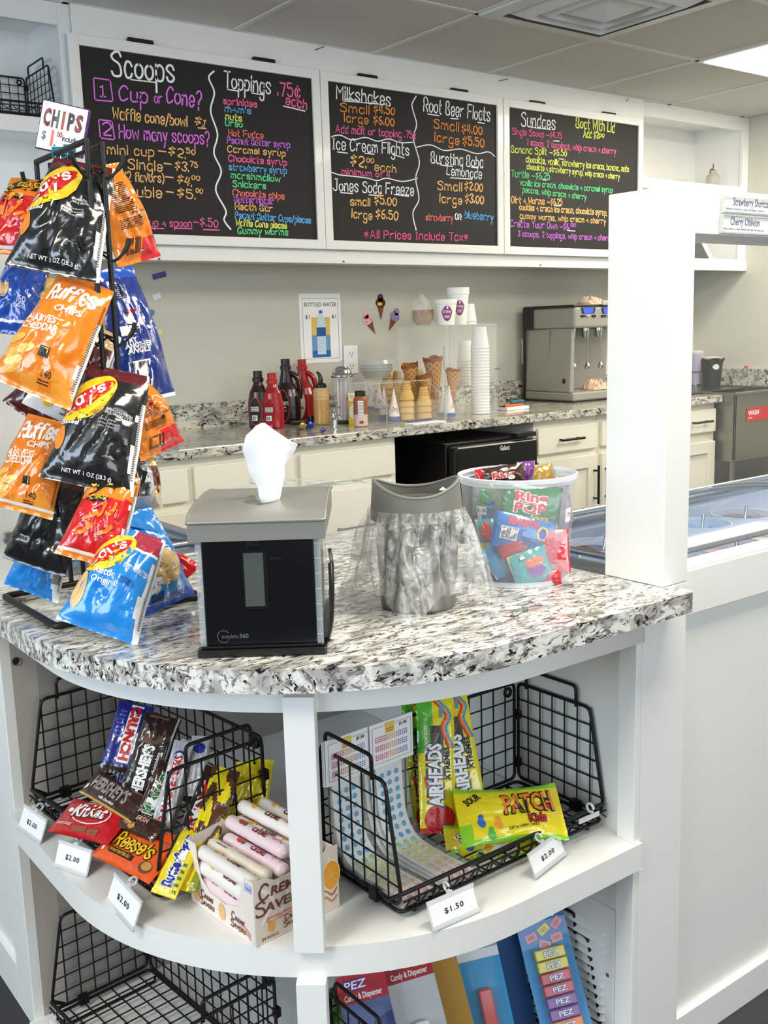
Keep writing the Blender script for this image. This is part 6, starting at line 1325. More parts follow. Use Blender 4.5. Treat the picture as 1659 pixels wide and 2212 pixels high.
# ---------------------------------------------------------------- price tags
TAGC = mat('tag_plastic', '#eef2f4', .15, alpha=.55, coat=.8)
def price_tag(label, TL, TR, zt, txt, H, face):
    """top corners seen at pixels TL/TR at height zt; the card leans outward, away from the basket"""
    a, b = atz(*TL, zt), atz(*TR, zt); W = (b-a).length; x = (b-a).normalized(); outv = Vector((x.y, -x.x, 0))
    up = (Vector((0, 0, 1))-outv*.42).normalized(); M = Matrix((x, x.cross(up)*-1 if x.cross(up).dot(outv) > 0 else x.cross(up), up)).transposed().to_4x4(); M.translation = (a+b)/2-up*H
    t = thing('price_tag', label, 'price tag', mtx=M)
    mb = MB(); mb.box((-W/2+.001, -.0012, .003), (W/2-.001, -.0004, H), PAPER)
    mb.decal(ftext(txt, 0, H*.42, H*.20, W*.42, 0, .02, align='c', space=1.15), lambda x, y, h: Vector((x, -.0014-h, y)), flat('#1d1f28')); mb.build('card', t)
    mb = MB(); mb.box((-W/2-.001, -.0022, 0), (W/2+.001, -.0014, .006), TAGC); mb.box((-W/2-.001, -.0022, -.0008), (W/2+.001, .001, .0006), ACRE); mb.box((-W/2-.001, -.0002, 0), (W/2+.001, .0006, H+.002), TAGC); mb.box((-W/2-.001, -.0022, H-.003), (W/2+.001, -.0014, H+.002), TAGC); mb.build('holder', t)
    mb = MB(); mb.tube([(0, .004+.006*math.sin(a), H+.010-.006*math.cos(a)) for a in [k*PI/8 for k in range(-2, 13)]], .0020, TAGC, 6); mb.box((-.005, -.001, H-.001), (.005, .001, H+.005), TAGC); mb.build('rail_clip', t)
    return t
price_tag('$2.00 price tag clipped to the left basket rail, nearest the left edge', (54, 1739), (102, 1772), .474, '$2.00', .040, 0)
price_tag('$2.00 price tag clipped to the left basket rail, middle of three', (129, 1816), (199, 1839), .474, '$2.00', .040, 0)
price_tag('$2.00 price tag clipped to the left basket rail, nearest the rolls box', (249, 1887), (307, 1949), .474, '$2.00', .042, 0)
price_tag('$1.50 price tag on the right basket rail, in front of the dotted strips', (922, 1952), (1020, 1910), .474, '$1.50', .038, 0)
price_tag('$2.00 price tag on the right basket rail, in front of the gummy bags', (1140, 1847), (1205, 1798), .474, '$2.00', .036, 0)
# empty clips
P = aty(1275, 1745, 1.055); t = thing('empty_label_clip', 'empty clear label clip at the right end of the right basket rail', 'clip', P-Vector((0,0,.006)), 0)
mb = MB(); mb.tube([(.0, .007*math.sin(a), .006-.007*math.cos(a)) for a in [k*PI/8 for k in range(-2, 13)]], .0024, TAGC, 6); mb.build('ring', t); mb = MB(); mb.box((-.035, -.009, -.008), (.012, -.007, .0), TAGC); mb.build('bar', t)
P = atx(128, 2196, .519); t = thing('empty_label_clip', 'clear label clip on the rail of the empty lower left basket', 'clip', P, -1.4)
mb = MB(); mb.tube([(0, .008*math.sin(a), -.008*math.cos(a)) for a in [k*PI/8 for k in range(-2, 13)]], .003, TAGC, 6); mb.box((-.02, -.010, -.03), (.02, -.008, -.006), TAGC); mb.build('ring', t)

# ================================================================ CHOCOLATE BARS (upper left basket)
def bar(label, pT, pB, W, T, dT, dB, N, matfn, decals, hor=False, seed=0, name='candy_bar', cat='candy bar', **kw):
    PT, PB = atd(*pT, dT), atd(*pB, dB); H = (PT-PB).length; M = frame(PB, PT, N)
    dd = decals(W, H) if callable(decals) else decals
    kw.setdefault('expo', .28); kw.setdefault('sharp', 7); kw.setdefault('waist', .02); kw.setdefault('crease', .0012)
    return packet(name, label, cat, M, W, H, T, matfn, dd, seed=seed, hor=hor, nu=22, nv=26, **kw)
cBl, cBr, cDk, cRd, cOr, cYl, cSi, cGd, cLg = [foil(c) for c in ('#14207e', '#3a1f18', '#241512', '#c4101c', '#ee5a1c', '#f2dc1e', '#b9bcc2', '#c9a94e', '#8fd12e')]
iBl, iNv, iGn, iCh = ink('#1b2f9a'), ink('#0d1a5a'), ink('#3d7a3c'), ink('#6b4434')
VN = (-.62, -.76, .15)
bar('blue chocolate bar with red CRUNCH lettering standing in the left basket', (296, 1520), (252, 1672), .060, .014, 1.70, 1.66, VN, lambda u, v: cBl if v > .13 else cDk,
    lambda W, H: [(rect(-W*.10, H*.16, W*.24, H*.97, 5), iW, 1), (small_lines(-W*.36, H*.5, -W*.16, H*.9, 7), ink('#3a56c0'), 1), (xf(ftext('CRUNCH', 0, 0, W*.25, H*.76, 0, .09), -W*.05, H*.95, -PI/2), iR, 2.2)], seed=21)
bar('second blue chocolate crisp bar, behind and right of the first one in the left basket', (318, 1535), (274, 1690), .040, .010, 1.715, 1.68, VN, cBl, [], seed=22)
bar("large dark brown HERSHEY'S bar standing in the left basket with silver edge", (354, 1545), (300, 1715), .060, .016, 1.675, 1.635, VN, lambda u, v: cSi if .90 < u < .95 else cDk,
    lambda W, H: [(poly([(-W*.34, H*.62), (-W*.05, H*.60), (W*.22, H*.66), (W*.20, H*.97), (-W*.34, H*.97)]), ink('#6b4a3c'), 1), (ribbon([(-W*.1, H*.62), (-W*.14, H*.95)], .0012), iCh, 2.2), (ribbon([(W*.08, H*.64), (W*.04, H*.95)], .0012), iCh, 2.2), (xf(ftext("HERSHEY'S", 0, 0, W*.30, H*.62, 0, .07), W*.06, -H*.02, PI/2), iW, 3), (xf(ftext('milk chocolate', 0, 0, W*.10, H*.42, 0, .03), W*.26, H*.12, PI/2), iW, 3)], seed=23)
def fbar(label, p0, p1, Hh, T, d0, d1, N, matfn, decals, seed=0, **kw):
    """bar whose lettering runs from p0 (left end) to p1 (right end)"""
    A_, B_ = atd(*p0, d0), atd(*p1, d1); W = (B_-A_).length; x = (B_-A_).normalized(); N = Vector(N); y = -(N-x*N.dot(x)).normalized(); z = x.cross(y)
    M = Matrix((x, y, z)).transposed().to_4x4(); M.translation = (A_+B_)/2-z*Hh/2
    dd = decals(W, Hh) if callable(decals) else decals
    kw.setdefault('expo', .28); kw.setdefault('sharp', 7); kw.setdefault('waist', .02); kw.setdefault('crease', .0012)
    return packet('candy_bar', label, 'candy bar', M, W, Hh, T, matfn, dd, seed=seed, hor=True, nu=30, nv=16, **kw)
UN = (-.45, -.55, .75)
fbar("dark brown HERSHEY'S bar with a gold end lying slanted in the left basket", (192, 1686), (305, 1752), .047, .016, 1.705, 1.60, UN, lambda u, v: cGd if v < .05 else cBr,
    lambda W, H: [(ftext("HERSHEY'S", -W*.38, H*.36, H*.46, W*.66, 0, .05), ink('#9a9392'), 1), (ftext('milk chocolate', -W*.12, H*.14, H*.11, W*.28, 0, .03), iW, 1), (ell(-W*.42, H*.30, .0035, .006), iW, 1)], seed=24)
fbar('brown bar printed with nuts, below the slanted dark bar in the left basket', (262, 1764), (345, 1800), .034, .012, 1.62, 1.56, UN, lambda u, v: cBr, lambda W, H: [(ell(-W*.25, H*.5, .010, .008), ink('#a8703c'), 1), (ell(-W*.1, H*.3, .008, .006), ink('#c08a4a'), 1), (ftext('HERSH', -W*.2, H*.62, H*.24, W*.4, 0, .05), ink('#c9a38a'), 2)], seed=25)
fbar('red wafer bar packet with a white oval, lying at the left basket front', (132, 1760), (262, 1788), .068, .020, 1.685, 1.60, (-.35, -.35, .87), cRd,
    lambda W, H: [(ell(W*.02, H*.60, W*.30, H*.30, 36, 0, 5), iW, 1), (ell(W*.02, H*.60, W*.285, H*.275, 36, 0, 5), iR, 2), (ftext('KitKat', -W*.26, H*.45, H*.36, W*.54, .05, .09, .25), ink('#5a0a10'), 2.8), (ftext('KitKat', -W*.265, H*.46, H*.34, W*.53, .05, .04, .25), iW, 4), (poly([(-W*.1, H*.08), (W*.12, H*.12), (W*.12, H*.24), (-W*.08, H*.2)]), ink('#8a5a3c'), 1), (poly([(W*.16, H*.06), (W*.30, H*.10), (W*.30, H*.24), (W*.16, H*.2)]), ink('#8a5a3c'), 1), (ell(-W*.33, H*.62, .006, .004), iW, 1), (small_lines(-W*.40, H*.2, -W*.14, H*.28, 2), iW, 1)], seed=26)
fbar("orange peanut butter cup packet with yellow REESE'S lettering at the front of the left basket", (230, 1812), (356, 1872), .066, .018, 1.615, 1.51, (-.35, -.45, .82), cOr,
    lambda W, H: [(stext("Reese's", -W*.30, H*.44, H*.34, W*.60, pen=.30, rot=0, shear=.1), ink('#2a1208'), 1), (stext("Reese's", -W*.30, H*.44, H*.34, W*.60, pen=.17, rot=0, shear=.1), iY, 2.4), (rect(-W*.28, H*.22, W*.12, H*.36, 4), ink('#2a1208'), 1), (ftext('PEANUT BUTTER CUPS', -W*.26, H*.26, H*.07, W*.36, 0, .02), iY, 2.2), (ell(W*.34, H*.25, .013, .010), iCh, 1), (ell(W*.35, H*.28, .010, .007), ink('#c9944a'), 2), (ell(-W*.38, H*.3, .004, .007), iW, 1)], seed=27)
fbar('second orange peanut butter cup packet half hidden behind the front one', (300, 1800), (380, 1838), .045, .012, 1.60, 1.54, (-.35, -.45, .82), cOr, [], seed=28)
def upbar(label, pT, pB, W, T, dT, dB, m_, txt, f, o, seed, N=VN, extra=None, bold=.08):
    def dec(w, H):
        d = []
        if txt:
            sh = ftext(txt, 0, 0, w*.44, H*.74, 0, bold+.05); d.append((xf(sh, w*.20, H*.10, PI/2), o, 1)); sh = ftext(txt, 0, 0, w*.42, H*.73, 0, bold-.02); d.append((xf(sh, w*.19, H*.105, PI/2), f, 2.4))
        return d+(extra(w, H) if extra else [])
    return bar(label, pT, pB, W, T, dT, dB, N, m_, dec, seed=seed, seal=.06, crease=.003)
upbar('dark caramel bar with green and white lettering leaning up in the left basket', (366, 1648), (312, 1772), .034, .014, 1.64, 1.60, cBr, 'MilkyWay', iGn, iW, 31)
upbar('silver and brown bar behind the green-lettered one in the left basket', (412, 1600), (352, 1800), .030, .014, 1.66, 1.60, cSi, None, iBl, iW, 32)
upbar('white and silver nougat bar with red and blue lettering in the left basket', (398, 1602), (345, 1795), .032, .014, 1.64, 1.585, cSi, '3 MUSKETEERS', iR, iW, 33, extra=lambda w, H: [(ell(0, H*.82, w*.30, H*.07, 20), iBl, 1), (ell(0, H*.82, w*.20, H*.045, 20), iW, 2)])
upbar('silver foil topped bar at the back of the left basket', (436, 1590), (420, 1720), .032, .016, 1.66, 1.62, cSi, None, iBl, iW, 34, extra=lambda w, H: [(ell(0, H*.78, w*.3, H*.09, 20), iBl, 1)])
upbar('brown bar with large red and white striped lettering in the left basket', (470, 1660), (385, 1860), .038, .016, 1.60, 1.52, foil('#2a1a18'), 'TWIX', iR, iW, 35, bold=.1)
upbar('yellow and brown nut bar leaning behind the wire side of the left basket', (490, 1660), (425, 1860), .044, .020, 1.60, 1.52, lambda u, v: (cYl if noise.noise(Vector((u*3, v*5, 1.7))) > -.05 else foil('#5e3a24')), None, iBl, iW, 36)
upbar('yellow BUTTERFINGER bar with blue lettering, nearest the front corner of the left basket', (425, 1785), (352, 1935), .040, .016, 1.545, 1.475, lambda u, v: cYl, 'Butterfinger', iBl, iW, 37, N=(-.7, -.55, .3), extra=lambda w, H: [(small_lines(w*.28, H*.05, w*.42, H*.5, 5), iGn, 1)])
upbar('second yellow bar with blue lettering, right of the front one in the left basket', (455, 1800), (398, 1925), .034, .016, 1.56, 1.49, lambda u, v: cYl if u < .7 else foil('#8a9a20'), None, iBl, iW, 38, N=(-.7, -.55, .3))
for i, (a, b) in enumerate((((512, 1668), (478, 1800)), ((540, 1650), (510, 1790)), ((566, 1640), (545, 1780)))):
    upbar('yellow chocolate bar standing at the rear right of the left basket, %s of three' % ('first', 'second', 'third')[i], a, b, .040, .016, 1.63+.01*i, 1.60+.01*i, cYl, None, iBl, iW, 40+i, extra=(lambda w, H: [(poly([(-w*.35, H*.62), (w*.2, H*.5), (w*.28, H*.62), (-w*.2, H*.78)]), iBl, 1), (poly([(-w*.2, H*.64), (w*.12, H*.565), (w*.16, H*.61), (-w*.14, H*.70)]), iW, 2)]) if i < 1 else None)

# ================================================================ RIGHT BASKET
def rb(x, y, z): return RBX+Matrix.Rotation(.012, 3, 'Z') @ Vector((x, y, z))
STP = mat('strip_paper', '#f3f3f0', .8); FILM = mat('strip_film', '#e3ecee', .12, alpha=.14, coat=1.0)
DOTC = [mat('dot_'+n, c, .5) for n, c in (('blue', '#3f9fd4'), ('green', '#9fd98a'), ('yellow', '#efe96a'), ('orange', '#f2b07a'), ('pink', '#f09a94'))]
def strip(label, x0, k, zt, yt, yaw, group):
    w = .054; M = Matrix.Translation(rb(x0, 0, 0)) @ Matrix.Rotation(yaw, 4, 'Z'); t = thing('dotted_candy_strip', label, 'candy strip', mtx=M, group=group)
    off = .004*k
    prof = _sm3([Vector((0, yt, zt)), Vector((0, yt-.004, zt*.6)), Vector((0, yt-.012, .060)), Vector((0, yt-.035, .026+off)), Vector((0, yt-.07, .019+off)), Vector((0, .035, .018+off)), Vector((0, .004, .017+off))], 6)
    L = [0.0]
    for a, b in zip(prof, prof[1:]): L.append(L[-1]+(b-a).length)
    def at(s, x, h=0.0):
        for i in range(len(L)-1):
            if s <= L[i+1] or i == len(L)-2:
                f = (s-L[i])/(L[i+1]-L[i]); p = prof[i].lerp(prof[i+1], min(1, f)); d = (prof[i+1]-prof[i]).normalized(); n = Vector((0, d.z, -d.y)); return Vector((x, p.y+n.y*h, p.z+n.z*h)) if n.y < 0 or True else p
    # outward normal: towards the viewer / up
    LT = L[-1]; n = 40
    mb = MB(); mb.grid(lambda u, v: at(LT*v, (u-.5)*w), 4, n, STP); mb.grid(lambda u, v: at(LT*v, (u-.5)*w, -.0025*0-.0006), 4, n, STP, flip=True); mb.build('paper', t)
    mb = MB()
    if True:
        rows = int(LT/.0145)
        for r in range(2, rows):
            s = .012+r*.0145; f = r/rows; c = DOTC[0 if f < .5 else (1 if f < .55 else (2 if f < .74 else (3 if f < .88 else 4)))]
            for q in (-1, 0, 1):
                b = at(s, q*.015); b2 = at(s, q*.015, .0035); nn = (b2-b).normalized(); e = (at(s+.002, q*.015)-b).normalized(); xx = Vector((1, 0, 0)); R = .0046
                vs = [b+nn*.0035]; 
                for (rr, hh) in ((.55, .0028), (1.0, .0004)):
                    vs += [b+nn*hh+(xx*math.cos(a*PI/5)+e*math.sin(a*PI/5))*R*rr for a in range(10)]
                mb.add(vs, [(0, 1+a, 1+(a+1) % 10) for a in range(10)]+[(1+a, 11+a, 11+(a+1) % 10, 1+(a+1) % 10) for a in range(10)], c, True)
    mb.build('candy_dots', t)
    mb = MB(); mb.grid(lambda u, v: at(LT*v, (u-.5)*(w+.014), .006+.0015*math.sin(v*40+u*5)), 8, n, FILM); mb.build('wrapper_film', t)
    # header card
    mb = MB(); Hc, Wc = .072, .088; zc = zt-.02; mp = lambda x, y, h: Vector((x, yt-.012-h-(y)*.05, zc+y))
    mb.box((-Wc/2, yt-.0115, zc), (Wc/2, yt-.0105, zc+Hc), PAPER); mp = lambda x, y, h: Vector((x, yt-.0118-h, zc+y))
    g = flat('#8a8a90')
    for r in ((-.040, .006, .040, .0066), (-.040, .065, .040, .0656), (-.040, .006, -.0394, .065), (.0394, .006, .040, .065)): mb.decal(rect(*r), mp, g)
    mb.decal(rect(-.013, .052, .005, .069), mp, flat('#e6cf5a'), .0006); mb.decal(small_lines(-.011, .054, .003, .062, 2), mp, flat('#d0706a'), .0009); mb.decal(ftext('$1.50', .015, .058, .0052, .016, 0, .03), mp, flat('#1d1f28'))
    for b in range(3):
        for r in range(3):
            for c in range(16):
                col = ('#d65a7c', '#dda65a', '#7a86cc')[0 if c < 6 else (1 if c < 11 else 2)]; x = -.034+c*.0042; y = .012+b*.0145+r*.0034; mb.decal(poly([(x, y), (x+.0024, y), (x+.0024, y+.0020), (x, y+.0020)]), mp, flat(col))
    mb.build('header_card', t)
    return t
GS = 'dotted candy strips in the right basket'
for k in range(3): strip('dotted candy strip, %s one of the left-hand pile in the right basket' % ('bottom', 'middle', 'top')[k], .032+.003*k, k, .168+.003*k, .178-.006*k-.0, .02+.03*k, GS)
for k in range(3): strip('dotted candy strip, %s one of the right-hand pile in the right basket' % ('bottom', 'middle', 'top')[k], .112+.003*k, k, .170+.003*k, .178-.006*k, .10-.02*k, GS)
# sour belt packs
def xt(label, pT, pB, W, dT, dB, seed, N=(-.35, -.9, .2)):
    gB, yB = foil('#58b832'), foil('#f0e01c')
    def dec(w, H):
        d = [(ell(0, H*.10, w*.40, H*.105, 32, 0, 6), iR, 1), (rect(-w*.18, H*.56, w*.16, H*.78, 4), ink('#3d3a22'), 1)]
        d += [(xf(ftext('AIRHEADS', 0, 0, w*.38, H*.46, 0, .15), w*.08, H*.19, PI/2), ink('#16204a'), 2.2), (xf(ftext('AIRHEADS', 0, 0, w*.35, H*.45, 0, .065), w*.07, H*.196, PI/2), iW, 3.4), (xf(ftext('XTREMES', 0, 0, w*.15, H*.24, 0, .05), w*.30, H*.38, PI/2), ink('#16204a'), 2.2), (xf(ftext('RAINBOW BERRY', 0, 0, w*.09, H*.2, 0, .03), -w*.26, H*.58, PI/2), iW, 2.2)]
        for c, dx in (('#d8302c', 0), ('#f09a24', .004), ('#3a9ad0', .008)): d.append((ribbon(_smooth([(w*.30+dx, H*.62), (w*.12+dx, H*.76), (w*.26+dx, H*.86), (-w*.05+dx, H*.97)], 5), .004), ink(c), 2+dx*50)); d.append((ribbon(_smooth([(-w*.36+dx, H*.40), (-w*.28+dx, H*.28), (-w*.12+dx, H*.2)], 5), .004), ink(c), 1.4+dx*50))
        d.append((poly([(w*.08, H*.84), (w*.16, H*.84), (w*.18, H*.93), (w*.1, H*.93)]), ink('#4a9ad8'), 2.4))
        return d
    return bar(label, pT, pB, W, .014, dT, dB, N, lambda u, v: (foil('#58b832') if v > .58 and u < .40 else (foil('#c92a26') if v < .035 else yB)), dec, seed=seed, name='sour_belt_pack', cat='candy pack', seal=.02)
xt('yellow sour belt pack with AIRHEADS lettering, nearer the dotted strips', (938, 1505), (950, 1800), .066, 1.70, 1.64, 51)
xt('yellow sour belt pack with AIRHEADS lettering, right one, leaning left', (968, 1488), (1018, 1775), .062, 1.72, 1.66, 52)
xt('third yellow and green sour belt pack mostly hidden behind the other two', (896, 1512), (925, 1790), .050, 1.74, 1.70, 53)
# gummy bags
def gum(label, p0, p1, Hh, d0, d1, N, seed, txt=True):
    A_, B_ = atd(*p0, d0), atd(*p1, d1); W = (B_-A_).length; x = (B_-A_).normalized(); N = Vector(N); y = -(N-x*N.dot(x)).normalized(); z = x.cross(y)
    M = Matrix((x, y, z)).transposed().to_4x4(); M.translation = (A_+B_)/2-z*Hh/2
    H = Hh; d = []
    if txt:
        d += outlined('PATCH', -W*.08, H*.46, H*.34, W*.50, iO, iK, .06, .04, layer=2); d += outlined('Kids', W*.14, H*.28, H*.15, W*.18, iR, iK, .06, .04, layer=2); d += [(ftext('SOUR', -W*.40, H*.66, H*.13, W*.16, .5, .05), iK, 1)]
        d += [(ftext('SOFT & CHEWY CANDY', -W*.06, H*.17, H*.05, W*.30, .1, .02), iK, 1)]
    else: d += outlined('SOUR', -W*.38, H*.52, H*.22, W*.26, iW, iK, .5, .04, layer=2)+[(rect(-W*.1, H*.12, W*.1, H*.36, 4), iW, 1), (barcode(-W*.08, H*.15, W*.08, H*.33), iK, 2.2)]
    for (cx, cy, c) in ((-.30, .34, '#2f6fc0'), (-.15, .28, '#f0a02c'), (.38, .6, '#d0342c'), (-.22, .12, '#5ab848')): d.append((ell(W*cx, H*cy, W*.035, H*.09, 14, .3, 3), ink(c), 1)); d.append((ell(W*cx, H*cy+H*.10, W*.025, H*.055, 12, 0, 3), ink(c), 1.3))
    return packet('gummy_candy_bag', label, 'candy bag', M, W, H, .030, lambda u, v: cLg if (v < .09 or v > .91 or (u < .12 and v < .35)) else cYl, d, seed=seed, hor=True, nu=26, nv=36, seal=.05, expo=.5, crease=.003)
gum('yellow and green sour gummy bag lying on top in the right basket', (988, 1768), (1214, 1752), .096, 1.612, 1.645, (-.35, -.55, .75), 61)
gum('yellow and green sour gummy bag under the other, nearest the rail of the right basket', (962, 1826), (1205, 1806), .060, 1.625, 1.66, (-.3, -.7, .62), 62, False)

# ================================================================ BOX OF CANDY ROLLS
N0 = Vector((.614, 1.139, SHT+.0006)); vL = Vector((-.013, .166, 0)); vR = Vector((.147, .012, 0)); HB = .095
t = thing('candy_roll_box', 'open white and tan display box of wrapped candy rolls behind the shelf post', 'candy box', N0)
BXW = flat('#efe6dd'); BXT = flat('#e0d2c2'); INN = mat('box_inside', '#d9d0c4', .8); iBr = ink('#6a2a1a')
def wallp(mb, o, d, poly_, m_out, n):
    """cardboard wall: outline in (s along d, z) extruded by n"""
    d = d.normalized(); a = [o+d*s+Vector((0, 0, z)) for s, z in poly_]; b = [p+n for p in a]; k = len(a)
    mb.add(a+b, [list(range(k)), list(range(k, 2*k))[::-1]]+[(i, k+i, k+(i+1) % k, (i+1) % k) for i in range(k)], m_out)
LR, LL = vR.length, vL.length; nR = Vector((-vR.y, vR.x, 0)).normalized()*.0012; nL = Vector((vL.y, -vL.x, 0)).normalized()*.0012
mb = MB(); wallp(mb, Vector((0, 0, 0)), vR, [(0, 0), (LR, 0), (LR, HB+.002), (LR*.88, HB+.004), (LR*.8, HB*.93), (LR*.25, HB*.90), (.02, HB), (0, HB)], BXT, nR)
dR = vR.normalized(); mp = lambda x, y, h: dR*x+Vector((0, 0, y))-nR.normalized()*(h+.0003)
def cs(mb, x, y, h, w, mp, m1, rot=0.0, two=True):
    mb.decal(stext('C', x, y, h*1.25, w*.16, pen=.16, rot=rot), mp, m1, .0006); mb.decal(ftext('REME', x+w*.19, y+.0, h*.8, w*.62, rot, .04, .15), mp, m1, .0006)
    if two: mb.decal(stext('S', x-w*.08, y-h*1.45, h*1.2, w*.16, pen=.16, rot=rot), mp, m1, .0006); mb.decal(ftext('AVERS', x+w*.08, y-h*1.30, h*.8, w*.78, rot, .04, .15), mp, m1, .0006)
for k in range(5): mb.decal(ribbon(_smooth([(.012+.028*k, .03), (.03+.026*k, .06), (.01+.03*k, HB*.86)], 5), .006), mp, BXW, .0002)
cs(mb, .010, .066, .0165, .088, mp, iBr); mb.decal(rect(.020, .028, .066, .035, 2), mp, ink('#e0805a'), .0005); mb.decal(ftext('HARD CANDY', .023, .0295, .004, .040, 0, .02), mp, iW, .0009)
mb.decal(ell(.027, .020, .006, .008, 16), mp, ink('#e8a03c'), .0006); cs(mb, .050, .020, .007, .034, mp, iBr); mb.decal(ftext('24 ROLLS', .010, .0045, .005, .028, 0, .02), mp, iBr, .0006)
mb.decal(ftext('me', .108, .070, .008, .012, 0, .02, .2), mp, iBr, .0006)
mb.decal(ell(.133, .055, .017, .024, 32), mp, ink('#f2e3cf'), .0006); mb.decal(ell(.1335, .055, .0148, .0215, 32), mp, ink('#f0a21e'), .0009)
for k in range(9): a = k*PI/9*2; mb.decal(ribbon([(.1335, .055), (.1335+.0135*math.cos(a), .055+.0195*math.sin(a))], .0006), mp, ink('#fbd58a'), .0013)
for k in range(3): mb.decal(ribbon(_smooth([(.112, .016+.006*k), (.122, .024+.005*k), (.134, .014+.005*k), (.143, .02+.006*k)], 5), .0024), mp, ink(('#d0824a', '#f4e6d8', '#c46f3a')[k]), .0006)
mb.build('front_panel', t)
mb = MB(); wallp(mb, Vector((0, 0, 0)), vL, [(0, 0), (0, HB), (LL*.13, HB*1.0), (LL*.18, HB*.8), (LL*.25, HB*.46), (LL*.45, HB*.34), (LL*.68, HB*.36), (LL*.82, HB*.5), (LL*.87, HB*.8), (LL*.88, HB*1.02), (LL, HB*1.02), (LL, 0)], BXW, nL*-1 if False else nL)
dL = vL.normalized(); mpl = lambda x, y, h: dL*(LL-x)+Vector((0, 0, y))-nL.normalized()*(h+.0003)
for x in (.030, .110): cs(mb, x, .020, .009, .040, mpl, iBr)
for x in (.020, .088): mb.decal(ell(x-.004, .018, .009, .013, 20), mpl, ink('#f0b878'), .0005)
for k in range(3): mb.decal(ribbon(_smooth([(.125, .006+.004*k), (.14, .013+.004*k), (.155, .006+.004*k)], 4), .002), mpl, ink('#e0a088'), .0005)
mb.decal(rect(LL-.020, HB-.018, LL-.004, HB-.006, 2), mpl, ink('#bcc8ea'), .0006); mb.decal(ftext('2 - $1.50', LL-.019, HB-.014, .004, .014, 0, .02), mpl, ink('#5f76b8'), .001); mb.build('side_panel', t)
mb = MB(); wallp(mb, vR, vL, [(0, 0), (LL, 0), (LL, HB*.96), (LL*.3, HB*.93), (0, HB*.98)], INN, nL*-1); mb.build('side_panel', t)
mb = MB(); wallp(mb, vL, vR, [(0, 0), (LR, 0), (LR, HB*1.0), (LR*.4, HB*1.12), (0, HB*1.04)], INN, nR*-1); mb.build('rear_panel', t)
mb = MB(); mb.add([Vector((0, 0, .001)), vR+Vector((0, 0, .001)), vR+vL+Vector((0, 0, .001)), vL+Vector((0, 0, .001))], [(0, 1, 2, 3)], INN); mb.build('base_panel', t)
RLW = [mat('roll_'+n, c, .4, coat=.3) for n, c in (('white', '#f4efea'), ('pink', '#f0d9de'), ('cream', '#efe6d2'))]
def roll_mesh(kind):
    mb = MB(); r = .0108; L = .142; m_ = RLW[kind]
    def f(u, v):
        a = 2*PI*u; w = v*L; e = min(1, min(v, 1-v)/.035); rr = r*(e**.35)*(1)*(1+.03*math.sin(8*a)*(1-e))*(1+.012*math.sin(w*420))
        return Vector((rr*math.cos(a), w-L/2, rr*math.sin(a)))
    mb.grid(f, 24, 40, m_)
    def mp(x, y, h): a = PI/2-.15+y/r; rr = r*1.03+.0004+h; return Vector((rr*math.cos(a), -x, rr*math.sin(a)))
    ik = (iBr, ink('#8a1f3c'), iBr)[kind]
    if kind == 2: mb.decal(barcode(-.050, -.005, -.024, .006, 18), mp, iK); mb.decal(small_lines(.0, -.006, .055, .002, 3), mp, ink('#b0624a'))
    else:
        mb.decal(ftext('CREME', -.006, -.001, .0085, .034, 0, .05, .1), mp, ik); mb.decal(ftext('SAVERS', .0, -.0085, .005, .028, 0, .04, .1), mp, ik)
        mb.decal(ell(-.032, .0, .009, .007, 16), mp, ink('#cf3b3a') if kind else ink('#f0b460')); mb.decal(ell(-.024, .004, .004, .003, 10), mp, ink('#3f7a3a') if kind else ink('#fbe2b8'), .0004)
        mb.decal(ribbon(_smooth([(.036, -.004), (.044, .003), (.052, -.003), (.060, .003)], 4), .002), mp, ink('#e08a9a') if kind else ink('#e0a070'))
    return mb
rolls = [None]*3; aR = math.atan2(vL.y, vL.x)-PI/2
def roll(kind, fx, z, fy=.5, yaw=0, lab='', spin=0, tilt=0.0):
    M = Matrix.Translation(N0+vR*fx+vL*fy+Vector((0, 0, z))) @ Matrix.Rotation(aR+yaw, 4, 'Z') @ Matrix.Rotation(tilt, 4, 'X') @ Matrix.Rotation(spin, 4, 'Y')
    if rolls[kind] is None: o = rolls[kind] = roll_mesh(kind).build('candy_roll')
    else: o = rolls[kind].copy(); COL.objects.link(o)
    o.matrix_world = M; tag(o, lab, 'candy roll', 'wrapped candy rolls in the box')
lay = ('bottom', 'second', 'third')
for L_ in range(3):
    for i in range(6): roll((0, 1, 2)[(i+L_) % 3] if L_ < 2 else 0, .085+.166*i, .0125+.0222*L_, .5, 0, 'candy roll in the %s layer of the box, %s from its left side' % (lay[L_], ('first', 'second', 'third', 'fourth', 'fifth', 'sixth')[i]))
roll(0, .10, .079, .50, .02, 'white orange-cream candy roll at the left side of the box, lettering upside down', .5)
roll(2, .25, .080, .54, .03, 'cream candy roll with a barcode, second from the left of the box')
roll(1, .41, .082, .50, .04, 'pink strawberry candy roll, lower of two pink ones')
roll(1, .50, .101, .58, .03, 'pink strawberry candy roll, upper of two pink ones')
roll(0, .62, .092, .60, .05, 'orange-cream candy roll beside the upper pink one')
roll(0, .72, .110, .66, .04, 'white candy roll heaped high at the back of the box')
roll(2, .83, .088, .55, .02, 'cream candy roll heaped behind the white post')
roll(0, .92, .104, .62, -.03, 'white candy roll heaped highest at the right side of the box')

